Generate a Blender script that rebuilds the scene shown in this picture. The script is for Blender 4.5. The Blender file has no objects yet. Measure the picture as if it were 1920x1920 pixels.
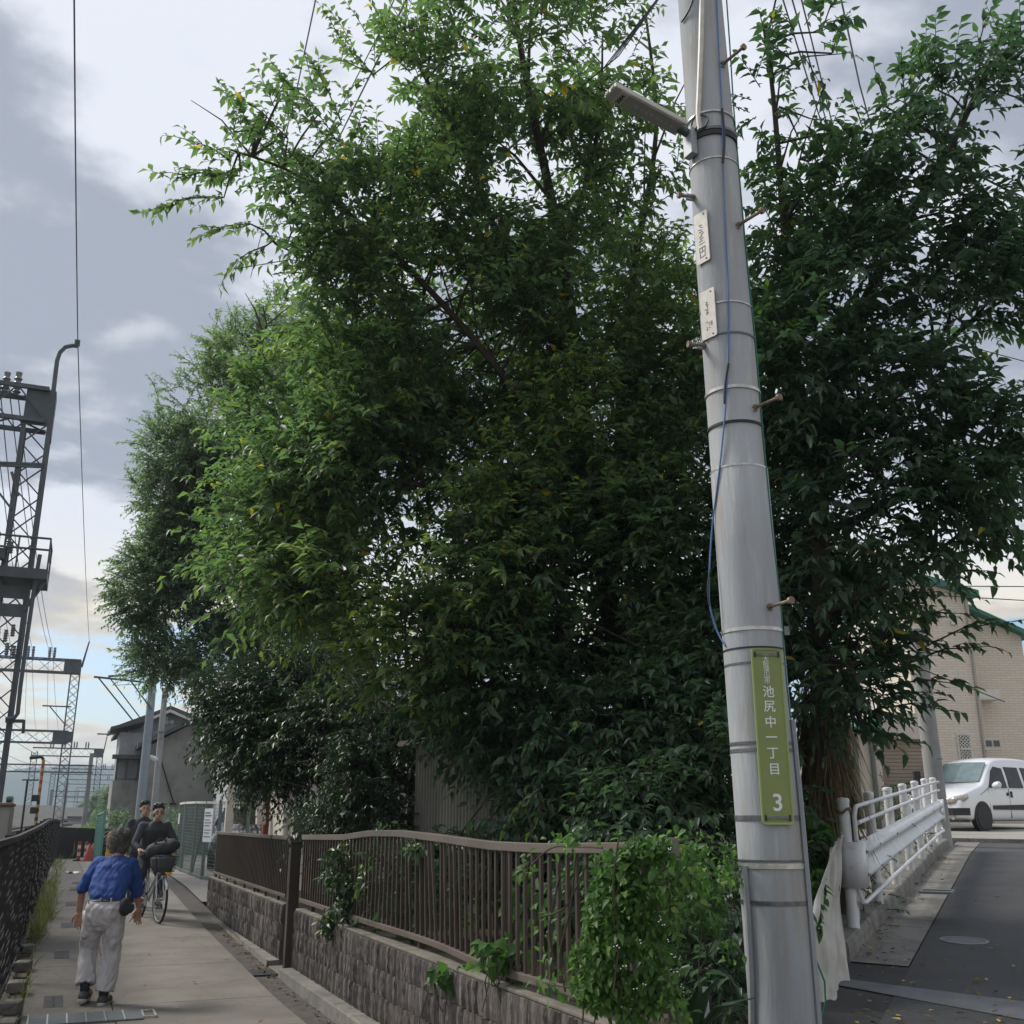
import bpy, bmesh, math, random
import numpy as np
from mathutils import Vector, Matrix
random.seed(7); rng = np.random.default_rng(11)
S = bpy.context.scene
COL = S.collection
R_ = math.radians

# ------------------------------------------------------------------ camera
F, HOR, CAMZ = 1950.0, 1540.0, 1.65
TH = math.atan((HOR - 960) / F)
YAW = math.atan((115 - 960) / F * math.cos(TH))
cd = bpy.data.cameras.new('camera')
cam = bpy.data.objects.new('camera', cd); COL.objects.link(cam)
cam.location = (0, 0, CAMZ)
cam.rotation_euler = (math.pi / 2 + TH, 0, YAW)
cd.sensor_fit = 'HORIZONTAL'; cd.sensor_width = 36.0; cd.lens = 36.0 * F / 1920
cd.clip_start = 0.05; cd.clip_end = 9000
S.camera = cam

# ------------------------------------------------------------------ sky (broken cloud over a daylight sky)
SUN_EL, SUN_AZ = R_(46), R_(-46)          # azimuth measured from +Y towards +X
W = bpy.data.worlds.new('World'); S.world = W; W.use_nodes = True
nt = W.node_tree; nt.nodes.clear()
def wn(t, **k):
    n = nt.nodes.new(t)
    for a, b in k.items(): setattr(n, a, b)
    return n
def wl(a, b): nt.links.new(a, b)
def wmath(op, a, b=None, c=None, clamp=False):
    n = wn('ShaderNodeMath', operation=op, use_clamp=clamp)
    for i, x in enumerate((a, b, c)):
        if x is None: continue
        if isinstance(x, (int, float)): n.inputs[i].default_value = x
        else: wl(x, n.inputs[i])
    return n.outputs[0]
def wmix(fac, a, b):
    n = wn('ShaderNodeMix', data_type='RGBA')
    for i, x in ((0, fac), (6, a), (7, b)):
        if isinstance(x, (int, float)): n.inputs[i].default_value = x
        elif isinstance(x, tuple): n.inputs[i].default_value = (*x, 1)
        else: wl(x, n.inputs[i])
    return n.outputs[2]
def wrange(x, a, b, c=0.0, d=1.0):
    n = wn('ShaderNodeMapRange', interpolation_type='SMOOTHSTEP')
    wl(x, n.inputs[0])
    for i, q in enumerate((a, b, c, d)): n.inputs[i + 1].default_value = q
    return n.outputs[0]
sky = wn('ShaderNodeTexSky'); sky.sky_type = 'NISHITA'; sky.sun_disc = False
sky.sun_elevation = SUN_EL; sky.sun_rotation = SUN_AZ
sky.air_density = 1.0; sky.dust_density = 1.0; sky.ozone_density = 1.5
tc = wn('ShaderNodeTexCoord')
sep = wn('ShaderNodeSeparateXYZ'); wl(tc.outputs['Generated'], sep.inputs[0])
el = wmath('MAXIMUM', sep.outputs[2], 0.0)
den = wmath('ADD', el, 0.11)
px = wmath('DIVIDE', sep.outputs[0], den); py = wmath('DIVIDE', sep.outputs[1], den)
comb = wn('ShaderNodeCombineXYZ'); wl(px, comb.inputs[0]); wl(py, comb.inputs[1])
def wnoise(scale, detail, rough, dist=0.0, off=0.0):
    m = wn('ShaderNodeMapping'); m.inputs['Location'].default_value = (off, off * .7, off * .3)
    wl(comb.outputs[0], m.inputs[0])
    n = wn('ShaderNodeTexNoise'); n.inputs['Scale'].default_value = scale
    n.inputs['Detail'].default_value = detail; n.inputs['Roughness'].default_value = rough
    n.inputs['Distortion'].default_value = dist
    wl(m.outputs[0], n.inputs['Vector']); return n.outputs['Fac']
n1 = wnoise(0.85, 7, .56, .25, 3.1)
n2 = wnoise(2.6, 6, .55, .1, 9.4)
n3 = wnoise(0.33, 3, .5, .0, 5.7)
dens = wmath('ADD', wmath('MULTIPLY', n1, .48), wmath('ADD', wmath('MULTIPLY', n2, .38), wmath('MULTIPLY', n3, .14)))
thick = wrange(dens, .455, .53)                                    # thick cloud is the darker grey
grey = wmix(thick, (.268, .28, .308), (.124, .137, .165))
thin = wrange(n2, .60, .72)
grey = wmix(wmath('MULTIPLY', thin, .45), grey, (.30, .309, .325))
low = wrange(el, .27, .07)                                        # low clouds catch the evening light
cream = wmix(wrange(dens, .45, .60), (.455, .37, .215), (.265, .245, .225))
cloud = wmix(low, grey, cream)
clear = wmath('MULTIPLY', wrange(el, .215, .15), 1.0)              # the cloud sheet breaks up low down
cut = wmath('ADD', wmath('MULTIPLY', clear, .172), .36)
cov = wn('ShaderNodeMapRange', interpolation_type='SMOOTHSTEP')
wl(dens, cov.inputs[0]); wl(wmath('SUBTRACT', cut, .035), cov.inputs[1]); wl(wmath('ADD', cut, .035), cov.inputs[2])
hz = wrange(el, .085, .02)
cover = wmath('MAXIMUM', cov.outputs[0], wmath('MULTIPLY', hz, .75), clamp=True)
skc = wn('ShaderNodeVectorMath', operation='SCALE'); wl(sky.outputs[0], skc.inputs[0]); skc.inputs['Scale'].default_value = 0.05
final = wmix(cover, skc.outputs[0], cloud)
bg = wn('ShaderNodeBackground'); wl(final, bg.inputs[0]); bg.inputs[1].default_value = 1.0
out = wn('ShaderNodeOutputWorld'); wl(bg.outputs[0], out.inputs[0])

# ------------------------------------------------------------------ sun (veiled) and exposure
sd = bpy.data.lights.new('sun', 'SUN'); sd.energy = 1.15; sd.angle = R_(16); sd.color = (1.0, .95, .86)
sun = bpy.data.objects.new('sun', sd); COL.objects.link(sun)
sdir = Vector((math.sin(SUN_AZ) * math.cos(SUN_EL), math.cos(SUN_AZ) * math.cos(SUN_EL), math.sin(SUN_EL)))
sun.rotation_euler = (-sdir).to_track_quat('-Z', 'Y').to_euler(); sun.location = (-20, 10, 40)
S.view_settings.view_transform = 'Standard'; S.view_settings.look = 'None'
S.view_settings.exposure = 1.64; S.view_settings.gamma = 1.0; S.view_settings.use_curve_mapping = False
S.cycles.use_denoising = True
S.cycles.max_bounces = 7; S.cycles.diffuse_bounces = 3; S.cycles.glossy_bounces = 2
S.cycles.transmission_bounces = 5; S.cycles.transparent_max_bounces = 8; S.cycles.volume_bounces = 0
S.cycles.caustics_reflective = False; S.cycles.caustics_refractive = False

# ------------------------------------------------------------------ surveying helpers: photo point + distance -> place in the world
Hd = np.array([math.sin(-YAW), math.cos(-YAW), 0.]); Rt = np.array([Hd[1], -Hd[0], 0.]); Up = np.array([0, 0, 1.])
FW = Hd * math.cos(TH) + Up * math.sin(TH); UPV = -Hd * math.sin(TH) + Up * math.cos(TH)
C0 = np.array([0, 0, CAMZ])
def ray(u, v): return FW + Rt * (u - 960) / F + UPV * (960 - v) / F
def Po(u, v, o): return C0 + ray(u, v) * o                        # at a distance along the view axis
def Pd(u, v, h):
    d = ray(u, v); return C0 + d * (h / (d @ Hd))                 # at a horizontal distance
def Px(u, v, x):
    d = ray(u, v); return C0 + d * (x / d[0])
def Pz(u, v, z):
    d = ray(u, v); return C0 + d * ((z - CAMZ) / d[2])
def zroad(x, y):
    h = .384 * x + .923 * y
    z = .07 + .06 * np.clip(h, -20, 18) + .028 * np.clip(h - 18, 0, 14) + .004 * np.clip(h - 32, 0, 60)
    return z
def zalley(y):
    return np.interp(y, [0, 11, 15, 18, 23, 27, 32, 45, 60, 100], [0, 0, .10, .19, .40, .47, .48, .36, .3, .3])
def Pr(u, v):                                                     # on the sloping road
    z = .5
    for _ in range(30): p = Pz(u, v, z); z = float(zroad(p[0], p[1]))
    return p

# ------------------------------------------------------------------ object helpers
ORG = {}
def tag(o, label=None, cat=None, group=None, kind=None):
    if label: o['label'] = label
    if cat: o['category'] = cat
    if group: o['group'] = group
    if kind: o['kind'] = kind
    return o
def thing(name, label, cat, loc=(0, 0, 0), rz=0.0, group=None, local=False):
    o = bpy.data.objects.new(name, None); COL.objects.link(o)
    o.empty_display_size = .1
    o.location = loc; o.rotation_euler = (0, 0, rz)
    ORG[o.name] = np.zeros(3) if local else np.array(loc, float)
    return tag(o, label, cat, group)
def link(name, me, parent=None, loc=None, rot=None):
    o = bpy.data.objects.new(name, me); COL.objects.link(o)
    if parent is not None:
        o.parent = parent; ORG[o.name] = ORG[parent.name]
    else: ORG[o.name] = np.zeros(3)
    if loc is not None: o.location = loc
    if rot is not None: o.rotation_euler = rot
    return o
def piece(name, me, parent, wloc, rz=0.0, rx=0.0, ry=0.0, scale=None):
    p = np.array(wloc, float) - ORG[parent.name]
    o = link(name, me, parent, tuple(p), (rx, ry, rz))
    ORG[o.name] = np.zeros(3)
    if scale: o.scale = scale
    return o
def npmesh(name, V, Fc, mats=(), smooth=False, attr=None):
    V = np.asarray(V, np.float32); Fc = np.asarray(Fc, np.int32)
    me = bpy.data.meshes.new(name); k = Fc.shape[1]
    me.vertices.add(len(V)); me.vertices.foreach_set('co', V.ravel())
    me.loops.add(Fc.size); me.loops.foreach_set('vertex_index', Fc.ravel())
    me.polygons.add(len(Fc)); me.polygons.foreach_set('loop_start', np.arange(0, Fc.size, k, dtype=np.int32))
    if smooth: me.polygons.foreach_set('use_smooth', np.ones(len(Fc), bool))
    if attr is not None:
        a = me.attributes.new('tint', 'FLOAT', 'POINT'); a.data.foreach_set('value', np.asarray(attr, np.float32))
    for m in mats: me.materials.append(m)
    me.update(calc_edges=True)
    return me
class MB:
    def __init__(s): s.v = []; s.f = []
    def add(s, vs, fs):
        b = len(s.v); s.v += [tuple(map(float, q)) for q in vs]; s.f += [tuple(b + i for i in f) for f in fs]; return s
    def box(s, c, d, rz=0.0):
        cx, cy, cz = c; a, b, h = d[0] / 2, d[1] / 2, d[2] / 2; co, si = math.cos(rz), math.sin(rz)
        vs = []
        for z in (-h, h):
            for x, y in ((-a, -b), (a, -b), (a, b), (-a, b)):
                vs.append((cx + x * co - y * si, cy + x * si + y * co, cz + z))
        return s.add(vs, [(3, 2, 1, 0), (4, 5, 6, 7), (0, 1, 5, 4), (1, 2, 6, 5), (2, 3, 7, 6), (3, 0, 4, 7)])
    def span(s, a, b):
        a = np.array(a, float); b = np.array(b, float)
        return s.box((a + b) / 2, np.abs(b - a))
    def bar(s, p, q, w, h=None, upv=(0, 0, 1)):
        h = w if h is None else h
        p = np.array(p, float); q = np.array(q, float); d = q - p; d /= max(np.linalg.norm(d), 1e-9)
        u = np.array(upv, float)
        if abs(d @ u) > .98: u = np.array([1., 0, 0])
        a = np.cross(d, u); a /= np.linalg.norm(a); b = np.cross(a, d)
        vs = [c + a * x * w / 2 + b * y * h / 2 for c in (p, q) for x, y in ((-1, -1), (1, -1), (1, 1), (-1, 1))]
        return s.add(vs, [(3, 2, 1, 0), (4, 5, 6, 7), (0, 1, 5, 4), (1, 2, 6, 5), (2, 3, 7, 6), (3, 0, 4, 7)])
    def tube(s, pts, r, n=8, cap=True, sq=(1, 1)):
        P = [np.array(p, float) for p in pts]; m = len(P)
        rr = [r] * m if isinstance(r, (int, float)) else list(r)
        T = [P[min(i + 1, m - 1)] - P[max(i - 1, 0)] for i in range(m)]
        u = np.array([0, 0, 1.]); t = T[0] / np.linalg.norm(T[0])
        if abs(t @ u) > .95: u = np.array([1., 0, 0])
        a = np.cross(t, u); a /= np.linalg.norm(a); vs = []
        for i in range(m):
            t = T[i] / max(np.linalg.norm(T[i]), 1e-9)
            a = a - t * (a @ t); a /= max(np.linalg.norm(a), 1e-9); b = np.cross(t, a)
            for k in range(n):
                g = 2 * math.pi * k / n
                vs.append(P[i] + (a * math.cos(g) * sq[0] + b * math.sin(g) * sq[1]) * rr[i])
        fs = [(i * n + k, i * n + (k + 1) % n, (i + 1) * n + (k + 1) % n, (i + 1) * n + k) for i in range(m - 1) for k in range(n)]
        if cap: fs += [tuple(range(n))[::-1], tuple((m - 1) * n + k for k in range(n))]
        return s.add(vs, fs)
    def lathe(s, c, prof, n=24, axis='z'):
        vs = []
        for r, z in prof:
            for k in range(n):
                g = 2 * math.pi * k / n; x, y = r * math.cos(g), r * math.sin(g)
                vs.append((c[0] + x, c[1] + y, c[2] + z) if axis == 'z' else ((c[0] + z, c[1] + x, c[2] + y) if axis == 'x' else (c[0] + y, c[1] + z, c[2] + x)))
        m = len(prof)
        fs = [(i * n + k, i * n + (k + 1) % n, (i + 1) * n + (k + 1) % n, (i + 1) * n + k) for i in range(m - 1) for k in range(n)]
        fs += [tuple(range(n))[::-1], tuple((m - 1) * n + k for k in range(n))]
        return s.add(vs, fs)
    def prism(s, poly, vec):                                      # a planar polygon pushed along vec
        n = len(poly); P = [np.array(p, float) for p in poly]; v = np.array(vec, float)
        return s.add(P + [p + v for p in P], [tuple(range(n))[::-1], tuple(range(n, 2 * n))] + [(i, (i + 1) % n, n + (i + 1) % n, n + i) for i in range(n)])
    def grid(s, G):                                               # G[i][j] points
        a, b = len(G), len(G[0]); vs = [p for r in G for p in r]
        return s.add(vs, [(i * b + j, i * b + j + 1, (i + 1) * b + j + 1, (i + 1) * b + j) for i in range(a - 1) for j in range(b - 1)])
    def mesh(s, name, mat, smooth=False, off=(0, 0, 0)):
        me = bpy.data.meshes.new(name); o = np.array(off, float)
        me.from_pydata([tuple(np.array(q) - o) for q in s.v], [], s.f)
        if isinstance(mat, (list, tuple)):
            for m in mat: me.materials.append(m)
        elif mat: me.materials.append(mat)
        if smooth: me.polygons.foreach_set('use_smooth', np.ones(len(me.polygons), bool))
        me.update(); return me
    def build(s, name, mat, parent=None, smooth=False, bevel=0.0, angle=40):
        me = s.mesh(name, mat, smooth, ORG[parent.name] if parent is not None else (0, 0, 0))
        bm = bmesh.new(); bm.from_mesh(me); bmesh.ops.recalc_face_normals(bm, faces=bm.faces); bm.to_mesh(me); bm.free()
        if smooth: me.set_sharp_from_angle(angle=R_(angle))
        o = link(name, me, parent)
        if bevel:
            b = o.modifiers.new('edge', 'BEVEL'); b.width = bevel; b.segments = 2; b.limit_method = 'ANGLE'; b.angle_limit = R_(35)
        return o

# ------------------------------------------------------------------ materials
def lin(c):
    if isinstance(c, str):
        c = [int(c[i:i + 2], 16) / 255 for i in (0, 2, 4)]
        c = [x / 12.92 if x <= .04045 else ((x + .055) / 1.055) ** 2.4 for x in c]
    return (c[0], c[1], c[2], 1)
def M(name, c1, c2=None, scale=6, rough=.7, metal=0.0, bump=0.0, bscale=60, stretch=(1, 1, 1), detail=6, lo=.35, hi=.65, c3=None, s3=40, a3=.5, coat=0.0, spec=.5, mapobj=False):
    m = bpy.data.materials.new(name); m.use_nodes = True; t = m.node_tree; N = t.nodes; L = t.links
    b = N['Principled BSDF']; b.inputs['Roughness'].default_value = rough; b.inputs['Metallic'].default_value = metal
    b.inputs['Base Color'].default_value = lin(c1); b.inputs['Specular IOR Level'].default_value = spec
    if coat: b.inputs['Coat Weight'].default_value = coat; b.inputs['Coat Roughness'].default_value = .12
    if mapobj: g = N.new('ShaderNodeTexCoord').outputs['Object']
    else: g = N.new('ShaderNodeNewGeometry').outputs['Position']
    mp = N.new('ShaderNodeMapping'); mp.inputs['Scale'].default_value = stretch; L.new(g, mp.inputs[0])
    def noise(sc, d=6, r=.6):
        n = N.new('ShaderNodeTexNoise'); n.inputs['Scale'].default_value = sc; n.inputs['Detail'].default_value = d
        n.inputs['Roughness'].default_value = r; L.new(mp.outputs[0], n.inputs['Vector']); return n.outputs['Fac']
    def rng_(x, a, c):
        r = N.new('ShaderNodeMapRange'); L.new(x, r.inputs[0]); r.inputs[1].default_value = a; r.inputs[2].default_value = c; return r.outputs[0]
    def mix(f, a, c):
        k = N.new('ShaderNodeMix'); k.data_type = 'RGBA'
        for i, x in ((0, f), (6, a), (7, c)):
            if isinstance(x, tuple): k.inputs[i].default_value = x
            else: L.new(x, k.inputs[i])
        return k.outputs[2]
    col = None
    if c2 is not None:
        col = mix(rng_(noise(scale, detail), lo, hi), lin(c1), lin(c2))
    if c3 is not None:
        f = rng_(noise(s3, 4, .7), .55, .72)
        k = N.new('ShaderNodeMath'); k.operation = 'MULTIPLY'; L.new(f, k.inputs[0]); k.inputs[1].default_value = a3
        col = mix(k.outputs[0], col if col is not None else lin(c1), lin(c3))
    if col is not None: L.new(col, b.inputs['Base Color'])
    if bump:
        bp = N.new('ShaderNodeBump'); bp.inputs['Strength'].default_value = min(bump, 1); bp.inputs['Distance'].default_value = .01
        L.new(noise(bscale, 5, .6), bp.inputs['Height']); L.new(bp.outputs[0], b.inputs['Normal'])
    return m
def leafmat(name, stops, rough=.5, trans=.45, spec=.35):
    m = bpy.data.materials.new(name); m.use_nodes = True; t = m.node_tree; N = t.nodes; L = t.links
    b = N['Principled BSDF']; b.inputs['Roughness'].default_value = rough; b.inputs['Specular IOR Level'].default_value = spec
    a = N.new('ShaderNodeAttribute'); a.attribute_name = 'tint'
    r = N.new('ShaderNodeValToRGB'); e = r.color_ramp.elements
    e[0].position, e[0].color = stops[0][0], lin(stops[0][1]); e[1].position, e[1].color = stops[-1][0], lin(stops[-1][1])
    for p, c in stops[1:-1]:
        q = e.new(p); q.color = lin(c)
    L.new(a.outputs['Fac'], r.inputs[0]); L.new(r.outputs[0], b.inputs['Base Color'])
    tr = N.new('ShaderNodeBsdfTranslucent')
    k = N.new('ShaderNodeMix'); k.data_type = 'RGBA'; k.blend_type = 'MULTIPLY'; k.inputs[0].default_value = 1
    L.new(r.outputs[0], k.inputs[6]); k.inputs[7].default_value = (2.3, 2.6, 1.5, 1); L.new(k.outputs[2], tr.inputs[0])
    ms = N.new('ShaderNodeMixShader'); ms.inputs[0].default_value = trans
    L.new(b.outputs[0], ms.inputs[1]); L.new(tr.outputs[0], ms.inputs[2]); L.new(ms.outputs[0], N['Material Output'].inputs[0])
    return m
def cracks(m, scale, width, col, amt, sp=320, spc=(.42, .40, .37), spa=.45):
    t = m.node_tree; N = t.nodes; L = t.links; b = N['Principled BSDF']; src = b.inputs['Base Color'].links[0].from_socket
    g = N.new('ShaderNodeNewGeometry'); nz = N.new('ShaderNodeTexNoise'); nz.inputs['Scale'].default_value = 1.7; nz.inputs['Detail'].default_value = 5; L.new(g.outputs['Position'], nz.inputs['Vector'])
    ad = N.new('ShaderNodeVectorMath'); ad.operation = 'MULTIPLY_ADD'; L.new(nz.outputs['Color'], ad.inputs[0]); ad.inputs[1].default_value = (.9, .9, .9); L.new(g.outputs['Position'], ad.inputs[2])
    vo = N.new('ShaderNodeTexVoronoi'); vo.feature = 'DISTANCE_TO_EDGE'; vo.inputs['Scale'].default_value = scale; L.new(ad.outputs[0], vo.inputs['Vector'])
    mr = N.new('ShaderNodeMapRange'); mr.inputs[1].default_value = 0; mr.inputs[2].default_value = width; mr.inputs[3].default_value = amt; mr.inputs[4].default_value = 0; L.new(vo.outputs['Distance'], mr.inputs[0])
    mx = N.new('ShaderNodeMix'); mx.data_type = 'RGBA'; L.new(mr.outputs[0], mx.inputs[0]); L.new(src, mx.inputs[6]); mx.inputs[7].default_value = lin(col)
    n2 = N.new('ShaderNodeTexNoise'); n2.inputs['Scale'].default_value = sp; n2.inputs['Detail'].default_value = 2; L.new(g.outputs['Position'], n2.inputs['Vector'])
    m2 = N.new('ShaderNodeMapRange'); m2.inputs[1].default_value = .56; m2.inputs[2].default_value = .68; m2.inputs[4].default_value = spa; L.new(n2.outputs['Fac'], m2.inputs[0])
    x2 = N.new('ShaderNodeMix'); x2.data_type = 'RGBA'; L.new(m2.outputs[0], x2.inputs[0]); L.new(mx.outputs[2], x2.inputs[6]); x2.inputs[7].default_value = lin(spc); L.new(x2.outputs[2], b.inputs['Base Color'])
m_concrete = M('path_concrete', (.205, .185, .162), (.13, .118, .103), 1.1, .85, bump=.5, bscale=90, c3=(.15, .125, .10), s3=2.2, a3=.6)
m_gutter = M('gutter_concrete', (.23, .215, .19), (.13, .125, .115), 3, .88, bump=.6, bscale=70, c3=(.08, .075, .065), s3=9, a3=.7)
cracks(m_concrete, .42, .006, (.09, .08, .07), .75, 160); cracks(m_gutter, .9, .012, (.06, .055, .05), .7, 140)
m_joint = M('joint_dirt', (.06, .055, .05), (.1, .09, .08), 9, .95)
m_asphalt = M('asphalt', (.048, .05, .053), (.07, .071, .073), .9, .9, bump=.9, bscale=260, c3=(.12, .12, .12), s3=420, a3=.5)
m_asphalt_old = M('asphalt_patch', (.036, .037, .039), (.055, .055, .056), 1.6, .92, bump=.9, bscale=240, c3=(.11, .11, .11), s3=380, a3=.4)
cracks(m_asphalt, .35, .005, (.02, .02, .02), .5, 210, (.17, .17, .165), .5); cracks(m_asphalt_old, .6, .008, (.018, .018, .018), .6, 210, (.15, .15, .145), .5)
m_soil = M('soil', (.06, .048, .034), (.035, .03, .022), 3, .95, bump=.8, bscale=30, c3=(.05, .06, .025), s3=5, a3=.6)
m_ballast = M('ballast', (.13, .12, .11), (.08, .07, .06), 12, .95, bump=1, bscale=25)
m_block = M('split_block', (.195, .172, .158), (.075, .066, .061), 5, .9, bump=1, bscale=55, stretch=(1, 3.2, .45), c3=(.42, .40, .37), s3=30, a3=.7)
m_block2 = M('split_block_dark', (.165, .143, .13), (.065, .057, .053), 6, .9, bump=1, bscale=55, stretch=(1, 3.2, .45), c3=(.38, .36, .33), s3=30, a3=.65)
m_cap = M('wall_cap_mortar', (.22, .2, .17), (.12, .11, .085), 4, .9, bump=.5, bscale=40)
m_brown = M('brown_aluminium', (.085, .065, .052), (.065, .05, .041), 2, .42, .3, c3=(.13, .11, .09), s3=14, a3=.3)
m_brown_rail = M('brown_rail', (.18, .15, .125), (.14, .116, .097), 2, .45, .3, c3=(.2, .18, .155), s3=10, a3=.35)
m_dark = M('dark_brown_mesh', (.022, .02, .021), (.032, .029, .029), 4, .6, .2)
m_galv = M('galvanised_steel', (.36, .38, .41), (.27, .29, .32), 2.2, .55, .35, bump=.12, bscale=25, stretch=(1, 1, .25), c3=(.44, .44, .43), s3=9, a3=.4)
m_steel = M('grey_steel', (.24, .26, .28), (.17, .185, .2), 4, .55, .3, c3=(.18, .12, .085), s3=6, a3=.35)
m_tower = M('painted_lattice', (.085, .10, .115), (.06, .07, .08), 2, .6, .2, c3=(.12, .075, .05), s3=5, a3=.5)
m_black = M('black_rubber', (.014, .014, .015), rough=.6)
m_band = M('band_steel', (.20, .205, .21), (.12, .12, .125), 20, .45, .6)
m_bright = M('bright_band', (.62, .61, .58), (.45, .44, .42), 30, .35, .6)
m_rust = M('rusty_bolt', (.27, .21, .15), (.16, .115, .08), 40, .7, .3, bump=.3, bscale=90)
m_white = M('white_paint', (.74, .75, .77), (.64, .65, .67), 4, .5, coat=.05, c3=(.33, .30, .25), s3=9, a3=.38)
m_plate = M('white_plate', (.68, .66, .62), (.55, .52, .47), 18, .5)
m_olive = M('olive_sign', (.245, .29, .098), (.22, .262, .088), 6, .45, coat=.1, spec=.4)
m_sign_rim = M('olive_sign_rim', (.30, .37, .13), rough=.45)
m_letter = M('white_letter', (.8, .82, .81), rough=.5)
m_ink = M('black_ink', (.02, .02, .022), rough=.6)
m_bark = M('bark', (.075, .062, .048), (.04, .034, .027), 6, .92, bump=.9, bscale=40, stretch=(1, 1, .3))
m_twig = M('twig', (.06, .055, .035), (.045, .035, .025), 6, .85)
m_blue = M('blue_cable', (.08, .18, .40), rough=.45)
m_green = M('green_cable', (.01, .14, .09), rough=.5)
m_cable = M('black_cable', (.02, .021, .023), rough=.5)
m_glass = M('dark_glass', (.012, .014, .017), rough=.06, spec=.8)
L_B = leafmat('leaf_hackberry', [(0, (.046, .08, .05)), (.45, (.08, .135, .066)), (.8, (.135, .182, .055)), (.93, (.19, .23, .055)), (.97, (.34, .26, .03)), (1, (.42, .28, .03))], .42, .48, .5)
L_A = leafmat('leaf_camphor', [(0, (.085, .13, .105)), (.5, (.125, .18, .14)), (.9, (.16, .22, .145)), (1, (.13, .18, .05))], .42, .42, .5)
L_C = leafmat('leaf_dark', [(0, (.028, .056, .038)), (.5, (.05, .094, .055)), (.88, (.06, .125, .03)), (.97, (.12, .19, .035)), (1, (.40, .25, .03))], .42, .42, .5)
L_G = leafmat('leaf_glossy', [(0, (.012, .028, .012)), (.5, (.022, .05, .018)), (.9, (.05, .095, .025)), (1, (.12, .18, .035))], .38, .22, .5)
L_V = leafmat('leaf_vine', [(0, (.03, .07, .02)), (.5, (.055, .12, .032)), (.9, (.10, .19, .045)), (1, (.20, .26, .05))], .5, .38)
L_D = leafmat('leaf_dry', [(0, (.10, .075, .045)), (.5, (.19, .14, .085)), (1, (.30, .24, .15))], .8, .2)
L_F = leafmat('leaf_fallen', [(0, (.05, .032, .02)), (.4, (.16, .10, .05)), (.7, (.38, .30, .14)), (1, (.5, .33, .04))], .6, .1)
L_P = leafmat('leaf_crepe', [(0, (.05, .07, .03)), (.5, (.12, .10, .05)), (.8, (.22, .15, .08)), (1, (.45, .10, .16))], .6, .3)

# ================================================================== SETTING
def struct(o): o['kind'] = 'structure'; return o
def sstep(x, a, b):
    t = np.clip((x - a) / (b - a), 0, 1); return t * t * (3 - 2 * t)
def zground(x, y):
    a = 2.5 - 1.0 * (1 - sstep(y, 2, 4.2)); b = 2.58 + np.clip(y - 24, 0, 400) * .35 + .9 * (1 - sstep(y, 2, 4.2))
    a = 2.575 - 1.1 * (1 - sstep(y, 2, 4.2)); b = np.where(y < 4.2, b + .1, 2.64) + np.clip(y - 24, 0, 400) * .35
    w = sstep(x, a, b)
    tt = (x - 6.32) * .666 - (y - 7.64) * .746
    lot = np.where(y < 20.5, np.interp(y, [0, 5, 8, 20], [.1, .42, .62, .62]), zalley(y) - .07); wl_ = sstep(tt, -4.5, -.6) * (1 - sstep(tt, 300, 600))
    zr2 = lot * (1 - wl_) + (zroad(x, y) - .06) * wl_
    far = sstep(y, 150, 500)
    return ((zalley(y) - .09) * (1 - w) + zr2 * w) * (1 - far) + .3 * far
xs = np.concatenate([-np.geomspace(3500, 7, 22), np.linspace(-6, 2.2, 10), [2.4, 2.575, 2.6, 2.64], np.linspace(3, 34, 40), np.geomspace(37, 3500, 22)])
ys = np.concatenate([np.linspace(-40, 0, 6), np.linspace(1, 60, 60), np.geomspace(63, 5000, 34)])
GX, GY = np.meshgrid(xs, ys); GZ = zground(GX, GY)
V = np.stack([GX, GY, GZ], -1).reshape(-1, 3); nx = len(xs); ny = len(ys)
I = (np.arange(ny - 1)[:, None] * nx + np.arange(nx - 1)[None]).ravel()
struct(link('ground', npmesh('ground', V, np.stack([I, I + 1, I + nx + 1, I + nx], -1), [m_soil], True)))

# ---- alley: concrete slabs either side of one long joint, a strip of drain lids, a wall-side gutter
alley = MB()
G = [[(x, y, float(zalley(y)) - .025) for x in (-.16, 1, 2.47)] for y in np.linspace(-2, 60, 90)]
alley.grid(G); alley_o = struct(alley.build('alley_path', m_joint, smooth=True))
def slab(x0, x1, y0, y1, name, mat, par, g=.006, drop=0.0):
    b = MB(); n = 3
    top = [[(x, y, float(zalley(y)) - drop) for x in (x0 + g, x1 - g)] for y in np.linspace(y0 + g, y1 - g, n)]
    t = [p for r in top for p in r]; lo = [(p[0], p[1], p[2] - .06) for p in t]
    k = len(t); fs = [(2 * i, 2 * i + 1, 2 * i + 3, 2 * i + 2) for i in range(n - 1)]
    fs += [(2 * i, 2 * i + 2, k + 2 * i + 2, k + 2 * i) for i in range(n - 1)] + [(2 * i + 3, 2 * i + 1, k + 2 * i + 1, k + 2 * i + 3) for i in range(n - 1)]
    fs += [(1, 0, k, k + 1), (2 * n - 2, 2 * n - 1, k + 2 * n - 1, k + 2 * n - 2)]
    b.add(t + lo, fs); return b.build(name, mat, par)
yy = [-2.0, .4, 2.8, 5.2, 7.6, 9.7, 11.2, 13.5, 15.9, 18.3, 20.7, 23.1, 26, 29, 32, 36, 41, 47, 54]
for a, b in zip(yy[:-1], yy[1:]):
    slab(.62, 2.12, a, b, 'concrete_slab', m_concrete, alley_o)
y = -1.2
while y < 40:
    slab(-.14, .62, y, y + 3.0, 'drain_strip_slab', m_concrete, alley_o, .004, .003); y += 3.0
y = 1.0
while y < 26:
    slab(2.12, 2.44, y, y + 1.4, 'gutter_slab', m_gutter, alley_o, .005, .03); y += 1.4
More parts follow.
